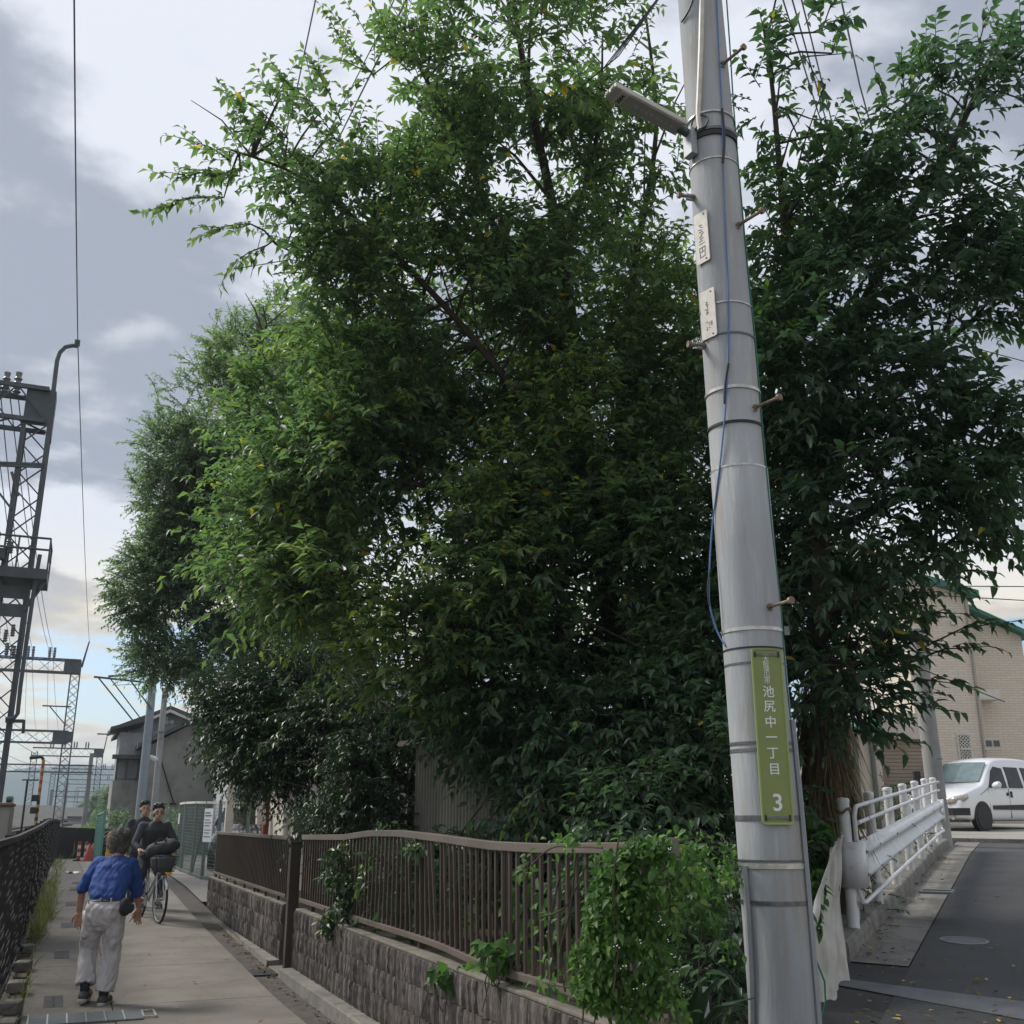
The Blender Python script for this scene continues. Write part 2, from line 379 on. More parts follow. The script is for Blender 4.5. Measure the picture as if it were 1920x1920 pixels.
yd = MB(); yd.grid([[(x, y, float(zalley(y)) + .004) for x in (2.45, 4, 6, 9, 13)] for y in np.linspace(20.2, 45.6, 20)]); struct(yd.build('yard', M('yard_concrete', (.23, .22, .2), (.16, .15, .14), 1.2, .9, bump=.3, bscale=60), smooth=True))
mi = MB(); mi.box((0, 0, 0), (.17, .62, .012)); me_in = mi.mesh('drain_inlet', M('inlet_iron', (.085, .085, .085), (.06, .06, .06), 20, .7, .4))
ms = MB(); ms.box((0, 0, .0035), (.022, .5, .012)); me_sl = ms.mesh('inlet_slot', m_black)
for v, u in ((1878, 100), (1790, 116), (1735, 126), (1697, 133), (1668, 139), (1655, 143)):
    p = Pz(u, v, 0); z = float(zalley(p[1]))
    for _ in range(6): p = Pz(u, v, z); z = float(zalley(p[1]))
    o = piece('drain_inlet', me_in, alley_o, (max(p[0], .08), p[1], z - .0045), rx=math.atan((float(zalley(p[1] + .3)) - float(zalley(p[1] - .3))) / .6)); s = link('inlet_slot', me_sl, o)
# chequered steel trench cover with its bright joints
gc = thing('steel_trench_cover', 'chequered grey steel trench cover set across the alley path at the bottom edge', 'drain cover', (.34, 10.62, 0))
for i in range(6):
    x = -.08 + i * .155
    MB().box((x + .0775, 10.62, .006), (.148, .5, .016)).build('cover_plate', M('chequer_plate', (.17, .19, .20), (.12, .135, .145), 30, .5, .5, bump=1, bscale=75) if i == 0 else bpy.data.materials['chequer_plate'], gc)
for i in range(6):
    MB().box((-.08 + i * .155, 10.62, .012), (.012, .5, .012)).build('joint_bar', m_bright, gc)
fr = MB()
for a, b in (((.855, 10.45), (.855, 10.79)), ((.955, 10.45), (.955, 10.79)), ((.855, 10.45), (.955, 10.45)), ((.855, 10.79), (.955, 10.79))):
    fr.bar((*a, .012), (*b, .012), .016, .014)
fr.build('handle_frame', m_bright, gc)

# ---- the road that climbs to the right
G0 = np.array([6.32, 7.64]); DD = np.array([.746, .666]); NN = np.array([.666, -.746])
def st(s, t, dz=0.0):
    p = G0 + DD * s + NN * t; return (p[0], p[1], float(zroad(p[0], p[1])) + dz)
rd = MB()
rd.grid([[st(s, t) for t in (.50, 1.5, 3, 5, 8, 12, 18)] for s in np.linspace(-16, 13.6, 34)])
struct(rd.build('road', m_asphalt, smooth=True))
ap = MB(); ap.grid([[st(s, t, -.005) for t in (-.95, -.5, .2, .6)] for s in np.linspace(-3.4, -.70, 8)])
struct(ap.build('asphalt_apron', m_asphalt_old, smooth=True))
gu = struct(link('road_gutter', None)) if False else None
rg = MB(); rg.grid([[st(s, t, -.02) for t in (.03, .52)] for s in np.linspace(-.75, 13.6, 12)]); rgo = struct(rg.build('road_gutter', m_joint))
s = -.75
while s < 13.4:
    b = MB(); a0, a1 = s + .006, s + 1.994
    b.grid([[st(q, t, .006 if t < .4 else .004) for t in (.065, .49)] for q in (a0, (a0 + a1) / 2, a1)]); b.build('gutter_slab', m_gutter, rgo); s += 2.0
kb = MB(); kb.grid([[st(s, t, -.05) for t in (-.4, .04)] for s in np.linspace(-.75, 13.6, 8)]); kbo = struct(kb.build('kerb', m_joint))
s = -.75
while s < 11.5:
    b = MB(); a0, a1 = s + .008, s + 1.192
    sec = [(-.42, -.1), (-.42, .15), (.035, .15), (.052, .138), (.062, .1), (.066, -.05)]
    vs = [st(q, t, z) for q in (a0, a1) for t, z in sec]; n = len(sec)
    b.add(vs, [(i, i + 1, n + i + 1, n + i) for i in range(n - 1)] + [tuple(range(n))[::-1], tuple(range(n, 2 * n))])
    b.build('kerb_block', m_gutter, kbo); s += 1.2
pad = MB(); pad.grid([[st(s, t, .03) for t in np.linspace(-9, 14, 9)] for s in np.linspace(13.75, 44, 14)])
struct(pad.build('parking_pad', M('pad_concrete', (.33, .31, .27), (.25, .235, .21), 1.2, .85, bump=.3, bscale=50), smooth=True))
lip = MB(); lip.bar(st(13.66, -2.5, .03), st(13.66, 9, .03), .16, .09); struct(lip.build('pad_kerb', m_gutter))
# cross drain: a pale strip of pavement with a shallow step
q = [Pr(1560, 1833), Pr(1960, 1884), Pr(1990, 1926), Pr(1560, 1846)]
ds = MB(); ds.grid([[np.array(q[0]) * (1 - t) + np.array(q[1]) * t + (0, 0, .004) for t in np.linspace(0, 1, 7)], [np.array(q[3]) * (1 - t) + np.array(q[2]) * t + (0, 0, .004) for t in np.linspace(0, 1, 7)]])
struct(ds.build('cross_drain', M('drain_steel', (.13, .137, .147), (.085, .09, .097), 4, .6, .2, bump=.3, bscale=40, c3=(.1, .09, .08), s3=5, a3=.5)))
p = Pr(1808, 1764)
mh = thing('manhole_cover', 'round iron manhole cover in the asphalt beside the guardrail', 'manhole cover', tuple(p))
def disc(r0, r1, dz):
    G = [[(p[0] + r * math.cos(a), p[1] + r * math.sin(a), float(zroad(p[0] + r * math.cos(a), p[1] + r * math.sin(a))) + z) for r, z in ((r0, -.02), (r0, dz), (r1, dz), (r1, -.02))] for a in np.linspace(0, 2 * math.pi, 33)]
    return MB().grid(G)
disc(.001, .165, .004).build('lid', M('cast_iron', (.11, .12, .13), (.07, .075, .08), 25, .5, .5, bump=.8, bscale=70), mh)
disc(.172, .2, .006).build('ring', m_band, mh)
p = Pr(1757, 1674)
sc_ = thing('gutter_lid', 'grey steel lid set in the concrete gutter below the guardrail', 'drain cover', tuple(p))
a = math.atan2(DD[1], DD[0]); MB().box(p + np.array([0, 0, .012]), (.5, .3, .02), a).build('lid', m_steel, sc_); MB().box(p + np.array([0, 0, .02]), (.03, .26, .015), a).build('slot', m_black, sc_)

# ---- railway on its low bank
def xtrack(y): return np.interp(y, [0, 28, 60, 90, 130, 165, 220, 400], [-5.2, -5, -3.6, -2.1, .2, 1.9, 5, 22])
def ztrack(y): return np.interp(y, [0, 30, 60, 90, 165, 400], [.25, .45, .9, 1.18, 1.45, 1.6])
ysr = np.concatenate([np.linspace(0, 60, 16), np.linspace(66, 400, 40)])
bb = MB(); bb.grid([[(xtrack(y) + o, y, ztrack(y) + d) for o, d in ((-9, -.8), (-6.5, -.12), (1.7, -.12), (3.4, -.9))] for y in ysr])
bed = struct(bb.build('railway_bed', m_ballast, smooth=True))
for k, off in enumerate((0, -4.0)):
    for sgn in (-.53, .53):
        r = MB(); r.tube([(xtrack(y) + off + sgn, y, ztrack(y) + .1) for y in ysr], .06, 4); r.build('rail', M('rail_steel', (.13, .09, .07), (.18, .15, .13), 3, .5, .5) if k == 0 and sgn < 0 else bpy.data.materials['rail_steel'], bed)
sl = MB(); sl.box((0, 0, 0), (2.1, .24, .12)); me_sl2 = sl.mesh('sleeper', M('sleeper', (.1, .085, .07), (.07, .06, .05), 8, .9))
for y in np.arange(50, 130, 1.1):
    piece('sleeper', me_sl2, bed, (float(xtrack(y)), float(y), float(ztrack(y)) - .03))

# ---- far hills
hx = np.linspace(-1500, 900, 90); hy = np.linspace(1100, 1900, 16)
HX, HY = np.meshgrid(hx, hy)
prof = 56 + 9 * np.sin(HX * .004 + 1) + 6 * np.sin(HX * .011) + 3 * np.sin(HX * .031 + 2) + 1.2 * np.sin(HX * .09)
HZ = prof * np.clip((HY - 1100) / 250, 0, 1) * (1 - .3 * np.clip((HY - 1500) / 400, 0, 1))
V = np.stack([HX, HY, HZ - 1], -1).reshape(-1, 3); n = len(hx)
I = (np.arange(len(hy) - 1)[:, None] * n + np.arange(n - 1)[None]).ravel()
struct(link('hills', npmesh('hills', V, np.stack([I, I + 1, I + n + 1, I + n], -1), [M('hill_woods', (.03, .05, .035), (.045, .065, .04), .02, .9)], True)))

# ================================================================== BLOCK WALLS AND BROWN FENCES ALONG THE ALLEY
XW = 2.54
def block_mesh(seed):
    r = random.Random(seed); b = MB(); ny_, nz_ = 25, 5; L, Hh = .388, .19
    prof = []; x = 0.0
    for j in range(ny_): prof.append(r.choice((0, .016, .024, .006, .028, .002, .012, .02)) + r.uniform(0, .006))
    Gf = [[(-.004 - prof[j] * (.55 + .45 * r.random()) - (.0 if 0 < i < nz_ - 1 else -.006), -L / 2 + L * j / (ny_ - 1), -Hh / 2 + Hh * i / (nz_ - 1)) for j in range(ny_)] for i in range(nz_)]
    b.grid(Gf); bk = [[(.12, -L / 2 + L * j, -Hh / 2 + Hh * i) for j in (0, 1)] for i in (0, 1)]
    n = len(b.v); b.v += [bk[0][0], bk[0][1], bk[1][0], bk[1][1]]
    top = [(nz_ - 1) * ny_ + j for j in range(ny_)]; bot = list(range(ny_))
    b.f.append(tuple(top + [n + 3, n + 2])); b.f.append(tuple(bot[::-1] + [n, n + 1]))
    b.f.append(tuple([i * ny_ for i in range(nz_)] + [n + 2, n])[::-1]); b.f.append(tuple([i * ny_ + ny_ - 1 for i in range(nz_)] + [n + 3, n + 1]))
    return b.mesh('block', m_block if seed % 3 else m_block2)
BLK = [block_mesh(i) for i in range(9)]
def wall(y0, y1, zb, label, endface):
    w = thing('block_wall', label, 'wall', (XW, (y0 + y1) / 2, 0))
    core = MB(); core.span((XW + .012, y0 + .002, -.1), (XW + .125, y1 - .002, .677)); core.build('mortar_core', m_joint, w)
    k = 0
    for c in range(3):
        z = .103 + c * .196 + .097; y = y0 - (.2 if c % 2 else 0)
        while y < y1 - .03:
            a, b_ = max(y, y0), min(y + .394, y1)
            if b_ - a > .06:
                piece('block', BLK[random.randrange(9)], w, (XW, (a + b_) / 2, z), scale=(1, (b_ - a - .006) / .388, 1)); k += 1
            y += .394
    cp = MB(); cp.span((XW - .004, y0, .690), (XW + .13, y1, .712)); cp.build('cap', m_cap, w, bevel=.006)
    ft = MB(); ys_ = np.arange(y0, y1 + .01, .5)
    sec = [(XW - .16, -.12), (XW - .155, .075), (XW - .135, .095), (XW + .02, .10), (XW + .02, -.12)]
    vs = [(x, y, z + (float(zalley(y)) * .5 if z < .09 and z > 0 else 0)) for y in (y0, y1) for x, z in sec]; n = 5
    ft.add(vs, [(i, (i + 1) % n, n + (i + 1) % n, n + i) for i in range(n)] + [tuple(range(n))[::-1], tuple(range(n, 2 * n))])
    ft.build('footing', m_gutter, w)
    return w
wall(3.9, 12.44, 0, 'dark split-face block wall under the bent brown fence, nearest the camera', True)
wall(13.18, 20.1, 0, 'split-face block wall farther along the alley, under the straight brown fence', True)
# bent fence (nearest)
def ztop(y): return float(np.interp(y, [4.3, 5.8, 6.6, 7.6, 8.7, 9.6, 10.5, 12.45], [1.535, 1.50, 1.50, 1.53, 1.555, 1.545, 1.50, 1.475]))
def zbot(y): return float(np.interp(y, [4.3, 5.5, 6.6, 7.6, 9.0, 10.5, 12.45], [.80, .79, .765, .785, .80, .80, .80]))
def xb(y): return XW + .05 + .05 * math.exp(-((y - 7.9) / 1.0) ** 2)
def xt(y): return XW + .05 + .02 * math.exp(-((y - 8.6) / 1.4) ** 2)
f2 = thing('brown_fence', 'bent brown metal railing with bars, overgrown by a vine at its near end', 'fence', (XW + .05, 8.4, .71))
def rail(par, ys_, xf, zf, w, h, name):
    b = MB(); vs = []
    for y in ys_:
        x, z = xf(y), zf(y); vs += [(x - w / 2, y, z - h / 2), (x + w / 2, y, z - h / 2), (x + w / 2, y, z + h / 2), (x - w / 2, y, z + h / 2)]
    m = len(ys_); b.add(vs, [(4 * i + k, 4 * i + (k + 1) % 4, 4 * i + 4 + (k + 1) % 4, 4 * i + 4 + k) for i in range(m - 1) for k in range(4)] + [(3, 2, 1, 0), tuple(4 * (m - 1) + k for k in range(4))])
    return b.build(name, m_brown_rail, par, bevel=.005)
ysf = np.linspace(4.36, 12.45, 34)
rail(f2, ysf, xt, lambda y: ztop(y) - .0, .052, .055, 'top_rail'); rail(f2, ysf, xb, zbot, .042, .045, 'bottom_rail')
pk = MB(); pk.box((0, 0, .5), (.018, .026, 1.0)); ME_PK = pk.mesh('picket', m_brown)
y = 4.5; k = 0
while y < 12.42:
    zb_, zt_ = zbot(y) + .015, ztop(y) - .02; dx = xt(y) - xb(y)
    lean = 0.0
    if 7.4 < y < 8.3: lean = random.uniform(-.03, .03)
    if k in (27, 28, 33): lean = (-.06, .05, .07)[(27, 28, 33).index(k)]
    piece('picket', ME_PK, f2, (xb(y), y, zb_), rx=-math.atan2(lean, zt_ - zb_), ry=math.atan2(dx, zt_ - zb_), scale=(1, 1, zt_ - zb_)); y += .118; k += 1
for y in (4.52, 6.4, 8.25, 10.1, 11.95):
    MB().span((xb(y) + .012, y - .022, .69), (xb(y) + .05, y + .022, ztop(y) - .02)).build('post', m_brown, f2)
for y, zz in ((4.345, ztop(4.36)), (4.345, zbot(4.36))):
    MB().span((XW + .012, y - .02, zz - .045), (XW + .088, y + .018, zz + .045)).build('end_cap', m_brown_rail, f2, bevel=.008)
# straight fence (farther)
f1 = thing('brown_fence', 'straight brown metal railing with close bars on the farther block wall', 'fence', (XW + .05, 16.6, .71))
ys1 = np.linspace(13.3, 19.95, 4)
rail(f1, ys1, lambda y: XW + .05, lambda y: 1.455, .05, .045, 'top_rail'); rail(f1, ys1, lambda y: XW + .05, lambda y: .79, .04, .04, 'bottom_rail')
y = 13.36
while y < 19.9:
    piece('picket', ME_PK, f1, (XW + .05, y, .80), scale=(1, 1, .64)); y += .108
for y in (13.3, 15.5, 17.7, 19.9):
    MB().span((XW + .062, y - .025, .69), (XW + .10, y + .025, 1.47)).build('post', m_brown, f1)
for y in np.arange(13.8, 19.8, .9): MB().span((XW + .035, y - .02, .71), (XW + .065, y + .02, .775)).build('foot', m_brown, f1)
gp = thing('gate_post', 'plain brown square metal post standing in the gap between the block walls', 'post', (XW + .03, 12.82, 0))
MB().span((XW - .03, 12.76, -.05), (XW + .09, 12.88, 1.40)).build('shaft', m_brown, gp, bevel=.006)
MB().span((XW - .04, 12.75, 1.40), (XW + .10, 12.89, 1.425)).build('cap', m_brown, gp, bevel=.004)
MB().lathe((XW - .035, 12.8, 1.36), [(.0, 0), (.018, 0), (.018, .03), (0, .03)], 10).build('latch', m_black, gp)
th_ = MB(); th_.span((XW - .14, 12.48, -.1), (XW + .3, 13.14, .045)); struct(th_.build('threshold', m_concrete, bevel=.01))
lp = tag(MB().box((2.26, 12.75, .018), (.36, .46, .03)).build('black_drain_plate', M('drain_plate', (.05, .052, .055), (.035, .036, .038), 20, .6, .3, bump=.6, bscale=120), bevel=.004), 'flat black drain plate on the ground at the gap between the block walls', 'drain cover')

# corrugated metal shed wall behind the fence
sh = thing('corrugated_shed', 'grey corrugated metal shed half hidden behind the bent brown fence', 'shed', (3.9, 10.6, .7))
a = np.array([3.78, 12.0]); b_ = np.array([4.15, 9.2]); n = 228; Gc = []
nrm = np.array([(a - b_)[1], -(a - b_)[0]]); nrm = -nrm / np.linalg.norm(nrm)
for i in range(n + 1):
    p = a + (b_ - a) * i / n + nrm * .02 * math.cos(i * math.pi / 3.0)
    Gc.append([(p[0], p[1], .6), (p[0], p[1], 2.55)])
m_corr = M('corrugated_iron', (.20, .195, .17), (.13, .125, .11), 2, .65, .2, c3=(.17, .12, .08), s3=3, a3=.4, stretch=(1, 1, .3))
MB().grid(Gc).build('corrugated_wall', m_corr, sh, smooth=True, angle=80)
rf = MB(); rf.add([(3.6, 12.2, 2.5), (4.0, 9.0, 2.5), (6.2, 9.3, 2.9), (5.8, 12.5, 2.9), (3.6, 12.2, 2.56), (4.0, 9.0, 2.56), (6.2, 9.3, 2.96), (5.8, 12.5, 2.96)], [(3, 2, 1, 0), (4, 5, 6, 7), (0, 1, 5, 4), (1, 2, 6, 5), (2, 3, 7, 6), (3, 0, 4, 7)])
rf.build('roof', m_corr, sh)
MB().span((5.7, 9.3, .6), (5.85, 12.3, 2.85)).build('back_wall', m_corr, sh); MB().span((4.18, 9.2, .6), (5.7, 9.28, 2.5)).build('side_wall', m_corr, sh); MB().span((3.84, 12.06, .6), (5.7, 12.14, 2.5)).build('side_wall', m_corr, sh)

# ================================================================== RAILWAY FENCE ON THE LEFT
def xf_(y): return float(np.interp(y, [0, 11, 42, 50], [-.46, -.36, -.02, .1]))
lf = thing('railway_fence', 'dark brown wire mesh fence along the left edge of the alley', 'fence', (-.36, 14, 0))
yb = np.arange(5.0, 42, 2.0)
def zfa(y): return float(zalley(y)) * .4
for y in yb:
    MB().span((xf_(y) - .10, y - .035, -.05), (xf_(y) - .04, y + .035, zfa(y) + 1.53)).build('post', m_dark, lf)
for y0 in yb[:-1]:
    b = MB(); y1 = y0 + 2.0
    for i in range(21):
        zz = .14 + i * .066; am = .006 + .01 * random.random(); ph = random.random() * 6
        pts = [(xf_(y) + .012 * math.sin(y * 4 + ph), y, zfa(y) + zz + am * math.sin(y * 5 + ph) - .018 * math.sin((y - y0) / 2 * math.pi)) for y in np.linspace(y0, y1, 7)]
        for p, q_ in zip(pts[:-1], pts[1:]): b.bar(p, q_, .008, .022)
    for y in np.arange(y0 + .1, y1, .125):
        b.bar((xf_(y) + .004, y, zfa(y) + .12), (xf_(y) + .004, y, zfa(y) + 1.47), .008, .008)
    b.bar((xf_(y0), y0, zfa(y0) + 1.5), (xf_(y1), y1, zfa(y1) + 1.5), .045, .045); b.bar((xf_(y0), y0, zfa(y0) + .1), (xf_(y1), y1, zfa(y1) + .1), .04, .04)
    b.build('mesh_panel', m_dark, lf)
# black board fence where the railway fence bends away
bf = thing('black_board_fence', 'low black board fence at the far end of the alley below the track', 'fence', (.8, 44, .3))
pa, pb = np.array([.0, 42.3]), np.array([2.3, 47])
for i in range(22):
    p = pa + (pb - pa) * i / 21; MB().box((p[0], p[1], .85), (.03, .24, 1.2 - .012 * i), math.atan2(2.3, 4.7) * -1).build('board', m_dark, bf)
# kerb planks and blocks below the railway fence
pl = thing('edge_planks', 'weathered brown planks lying along the foot of the railway fence', 'planks', (-.25, 9, 0))
m_plank = M('old_plank', (.14, .10, .07), (.08, .06, .045), 5, .9, bump=.5, bscale=40, stretch=(6, .6, 1))
for i, y in enumerate(np.arange(5.5, 20, 1.9)):
    MB().box((-.235 + .004 * i + random.uniform(-.01, .01), y + .94, .015 + zfa(y)), (.13, 1.85, .05), -.011).build('plank', m_plank, pl, bevel=.006)
for i, y in enumerate((9.9, 10.9, 12.1, 13.6, 15.2)):
    o = MB().box((-.235 + .005 * i, y, .09 + zfa(y)), (.16, .24, .10), random.uniform(-.2, .2)).build('concrete_block', m_gutter, bevel=.012)
    tag(o, ('nearest', 'second nearest', 'middle', 'second farthest', 'farthest')[i] + ' of the small grey concrete blocks on the planks by the railway fence', 'block', 'concrete blocks at the railway fence')

# ================================================================== THE NEAR UTILITY POLE AND WHAT HANGS ON IT
def paxis(z): return np.array([3.628 - .0155 * (z - .3), 4.985 + .006 * z, z])
def prad(z): return .1735 - .0035 * (z - .8)
def pz(v, u=1400): return float(Pd(u, v, 6.0)[2])
def pang(z, al, r=None):                                           # al: angle from "towards the photographer", + = right
    a = R_(al); return paxis(z) + (Rt * math.sin(a) - Hd * math.cos(a)) * (prad(z) if r is None else r)
def psurf(u, v, eps=.012):
    p = Pd(u, v, 6.0); z = float(p[2]); c = paxis(z); l = float((p - c) @ Rt); r = prad(z) + eps
    if abs(l) < r: return c + Rt * l - Hd * math.sqrt(r * r - l * l)
    return c + Rt * l
pole = thing('utility_pole', 'tall grey steel utility pole with step bolts and cables in the right foreground', 'pole', tuple(paxis(.38)))
sh_ = MB()
zs = [.2] + [pz(v) for v in (1690, 1400, 1100, 887)] + [pz(886), pz(600), pz(323), pz(322), 7.2, 9.5, 11.5]
zs = [.2, .9, 1.6, 2.4, 3.2, pz(888), pz(886), 4.4, 5.2, pz(324), pz(321), 7.2, 9.5, 11.5]
sh_.tube([paxis(z) for z in zs], [prad(z) + (.004 if z <= pz(887) else 0) + (.003 if z <= pz(322) else 0) for z in zs], 40)
m_pole = M('pole_steel', (.41, .43, .455), (.31, .328, .35), 3.5, .78, 0, bump=.35, bscale=70, stretch=(1, 1, .12), detail=8, c3=(.56, .55, .53), s3=22, a3=.6, spec=.3)
nd = m_pole.node_tree; b_ = nd.nodes['Principled BSDF']
# rust and grime runs of their own shape
g = nd.nodes.new('ShaderNodeNewGeometry'); mp = nd.nodes.new('ShaderNodeMapping'); mp.inputs['Scale'].default_value = (9, 9, 1.1); nd.links.new(g.outputs['Position'], mp.inputs[0])
nz = nd.nodes.new('ShaderNodeTexNoise'); nz.inputs['Scale'].default_value = 1.0; nz.inputs['Detail'].default_value = 4; nd.links.new(mp.outputs[0], nz.inputs['Vector'])
mr = nd.nodes.new('ShaderNodeMapRange'); mr.inputs[1].default_value = .52; mr.inputs[2].default_value = .70; mr.inputs[4].default_value = .5; nd.links.new(nz.outputs['Fac'], mr.inputs[0])
mx = nd.nodes.new('ShaderNodeMix'); mx.data_type = 'RGBA'; mx.inputs[7].default_value = (.30, .235, .16, 1)
src = b_.inputs['Base Color'].links[0].from_socket; nd.links.new(mr.outputs[0], mx.inputs[0]); nd.links.new(src, mx.inputs[6]); nd.links.new(mx.outputs[2], b_.inputs['Base Color'])
shaft = sh_.build('shaft', m_pole, pole, smooth=True)
def ring(v, mat, h, t=.006, u=1400, tilt=0.0):
    z = pz(v, u); r = prad(z) + .005
    b = MB(); b.lathe(paxis(z) - np.array([0, 0, h / 2]), [(r - .012, 0), (r + t, 0), (r + t, h), (r - .012, h)], 36)
    return b.build('band', mat, pole, smooth=True)
for v, m, h, t in ((1690, m_band, .022, .006), (1622, m_bright, .028, .008), (1612, m_band, .008, .01), (1534, m_band, .028, .006), (1409, m_band, .018, .006), (1396, m_band, .016, .007), (1250, m_band, .012, .005), (1222, m_black, .010, .005), (1187, m_bright, .02, .007), (887, m_bright, .012, .004), (808, m_black, .016, .006), (744, m_bright, .02, .006), (645, m_band, .012, .005), (588, m_bright, .009, .005), (322, m_bright, .01, .004), (276, m_black, .035, .008), (268, m_band, .02, .01), (237, m_bright, .012, .006)):
    ring(v, m, h, t, 1400 - (1500 - v) * .06)
# step bolts
for v, al, L in ((147, 33, .19), (445, 34, .20), (781, 34, .19), (1148, 24, .19), (378, -75, .10), (655, -75, .10)):
    z = pz(v, 1390); d = Rt * math.sin(R_(al)) - Hd * math.cos(R_(al)); p = pang(z, al)
    MB().tube([p - d * .02, p + d * L], .0105, 8).build('step_bolt', m_rust, pole, smooth=True)
    o = bpy.data.objects[-1] if False else None
    MB().tube([p + d * L, p + d * (L + .02)], .022, 8).build('bolt_head', m_rust, pole, smooth=True)
    MB().tube([p, p + d * .022], .02, 6).build('bolt_nut', m_rust, pole)
    q = p - np.array([0, 0, .0]); MB().box(q + d * .003 - Rt * .02, (.075, .02, .045), YAW + R_(-al * .2)).build('bolt_bracket', m_galv, pole, bevel=.004)
def cable(name, uv, r, mat, eps=.012, par=pole, sub=6):
    P = [psurf(u, v, eps) for u, v in uv]; pts = []
    for i in range(len(P) - 1):
        p0, p1, p2, p3 = P[max(i - 1, 0)], P[i], P[i + 1], P[min(i + 2, len(P) - 1)]
        for k in range(sub):
            t = k / sub; pts.append(.5 * ((2 * p1) + (-p0 + p2) * t + (2 * p0 - 5 * p1 + 4 * p2 - p3) * t * t + (-p0 + 3 * p1 - 3 * p2 + p3) * t ** 3))
    pts.append(P[-1]); return MB().tube(pts, r, 6).build(name, mat, par, smooth=True)
cable('blue_cable', [(1336, 0), (1339, 100), (1345, 240), (1348, 400), (1353, 520), (1356, 640), (1352, 760), (1345, 860), (1339, 930), (1335, 990), (1330, 1070), (1330, 1130), (1343, 1180), (1357, 1215)], .005, m_blue)
cable('cable_sleeve', [(1345, 234), (1349, 290), (1346, 335)], .008, m_cable, .016); cable('cable_sleeve', [(1355, 703), (1350, 740), (1349, 775)], .008, m_cable, .016); cable('cable_sleeve', [(1331, 1068), (1327, 1105), (1330, 1137)], .006, m_cable, .016)
cable('green_cable', [(1362, 0), (1369, 100), (1375, 240), (1393, 480), (1411, 650), (1424, 830), (1440, 1000), (1457, 1140), (1460, 1200), (1467, 1290), (1474, 1350)], .005, m_green, .008)
cable('black_cable', [(1297, 0), (1292, 30), (1284, 48), (1275, 54)], .007, m_cable)
cable('cable_loop', [(1290, 262), (1298, 240), (1318, 252), (1312, 268), (1300, 262), (1296, 278)], .006, m_cable, .02)
cable('white_conduit', [(1309, -40), (1307, 100), (1304, 200), (1303, 240), (1306, 268)], .018, m_plate, .014)
cable('grey_conduit', [(1477, 1352), (1487, 1450), (1497, 1560), (1507, 1690), (1519, 1850), (1526, 1960)], .016, m_galv, .018)
cable('grey_conduit', [(1389, 1622), (1396, 1720), (1402, 1830), (1407, 1960)], .019, M('conduit_plastic', (.33, .34, .36), (.27, .28, .30), 5, .5), .02)
gw = tag(MB().tube([Pd(u, v, 6.15) for u, v in ((1508, 1690), (1512, 1760), (1530, 1800), (1546, 1840), (1548, 1880), (1540, 1915), (1534, 1950))], .005, 6).build('loose_wire', m_green, smooth=True), 'thin loose green wire hanging beside the foot of the utility pole', 'wire')
MB().box(pang(pz(1187, 1450), 72, .19), (.03, .04, .05), YAW).build('band_clamp', m_band, pole)

def text_mesh(ch, size, mat, bold=.0):
    cu = bpy.data.curves.new('lettering', 'FONT'); cu.body = ch; cu.size = size; cu.align_x = 'CENTER'; cu.align_y = 'CENTER'
    cu.extrude = .0012; cu.offset = bold; cu.resolution_u = 4
    o = bpy.data.objects.new('tmp', cu); COL.objects.link(o); bpy.context.view_layer.update()
    me = bpy.data.meshes.new_from_object(o.evaluated_get(bpy.context.evaluated_depsgraph_get())); bpy.data.objects.remove(o); bpy.data.curves.remove(cu)
    me.materials.clear(); me.materials.append(mat); n = len(me.vertices)
    if n:
        co = np.empty(n * 3, np.float32); me.vertices.foreach_get('co', co); co = co.reshape(-1, 3)
        c = (co.max(0) + co.min(0)) / 2
        co[:, 0] -= c[0]; co[:, 1] -= c[1]; me.vertices.foreach_set('co', co.ravel())
    return me
# olive address sign; its face looks along n
def frame_obj(o, p, xax, yax):
    x = Vector(xax).normalized(); y = Vector(yax); y = (y - x * y.dot(x)).normalized(); zz = x.cross(y)
    mt = Matrix((x, y, zz)).transposed().to_4x4(); mt.translation = Vector(p); o.matrix_world = mt
zt, zb_ = pz(1226, 1421), pz(1546, 1441); zc = (zt + zb_) / 2; HS = zt - zb_
WS = .176; al = 5.0; nv = Rt * math.sin(R_(al)) - Hd * math.cos(R_(al)); xv = np.cross([0, 0, 1.], nv)
ax = paxis(zt) - paxis(zb_)
sg = thing('address_sign', 'long olive green address sign with white Japanese lettering strapped to the utility pole', 'sign', local=True)
frame_obj(sg, pang(zc, al, prad(zc) + .018), xv, ax)
def rrect(w, h, r, z, n=5):
    pts = []
    for cx, cy, a0 in ((w / 2 - r, h / 2 - r, 0), (-w / 2 + r, h / 2 - r, 90), (-w / 2 + r, -h / 2 + r, 180), (w / 2 - r, -h / 2 + r, 270)):
        for i in range(n): a = R_(a0 + 90 * i / (n - 1)); pts.append((cx + r * math.cos(a), cy + r * math.sin(a), z))
    return pts
MB().prism(rrect(WS, HS, .02, -.006), (0, 0, .008)).build('plate', m_olive, sg, bevel=.002)
rim = MB(); o_, i_ = rrect(WS, HS, .02, 0), rrect(WS - .02, HS - .02, .014, 0); n = len(o_)
rim.add([(x, y, .0022) for x, y, _ in o_] + [(x, y, .0022) for x, y, _ in i_] + [(x, y, .0075) for x, y, _ in o_] + [(x, y, .005) for x, y, _ in i_],
        [(2 * n + k, 2 * n + (k + 1) % n, 3 * n + (k + 1) % n, 3 * n + k) for k in range(n)] + [(k, (k + 1) % n, 2 * n + (k + 1) % n, 2 * n + k) for k in range(n)] + [(n + (k + 1) % n, n + k, 3 * n + k, 3 * n + (k + 1) % n) for k in range(n)])
rim.build('rim', m_sign_rim, sg)
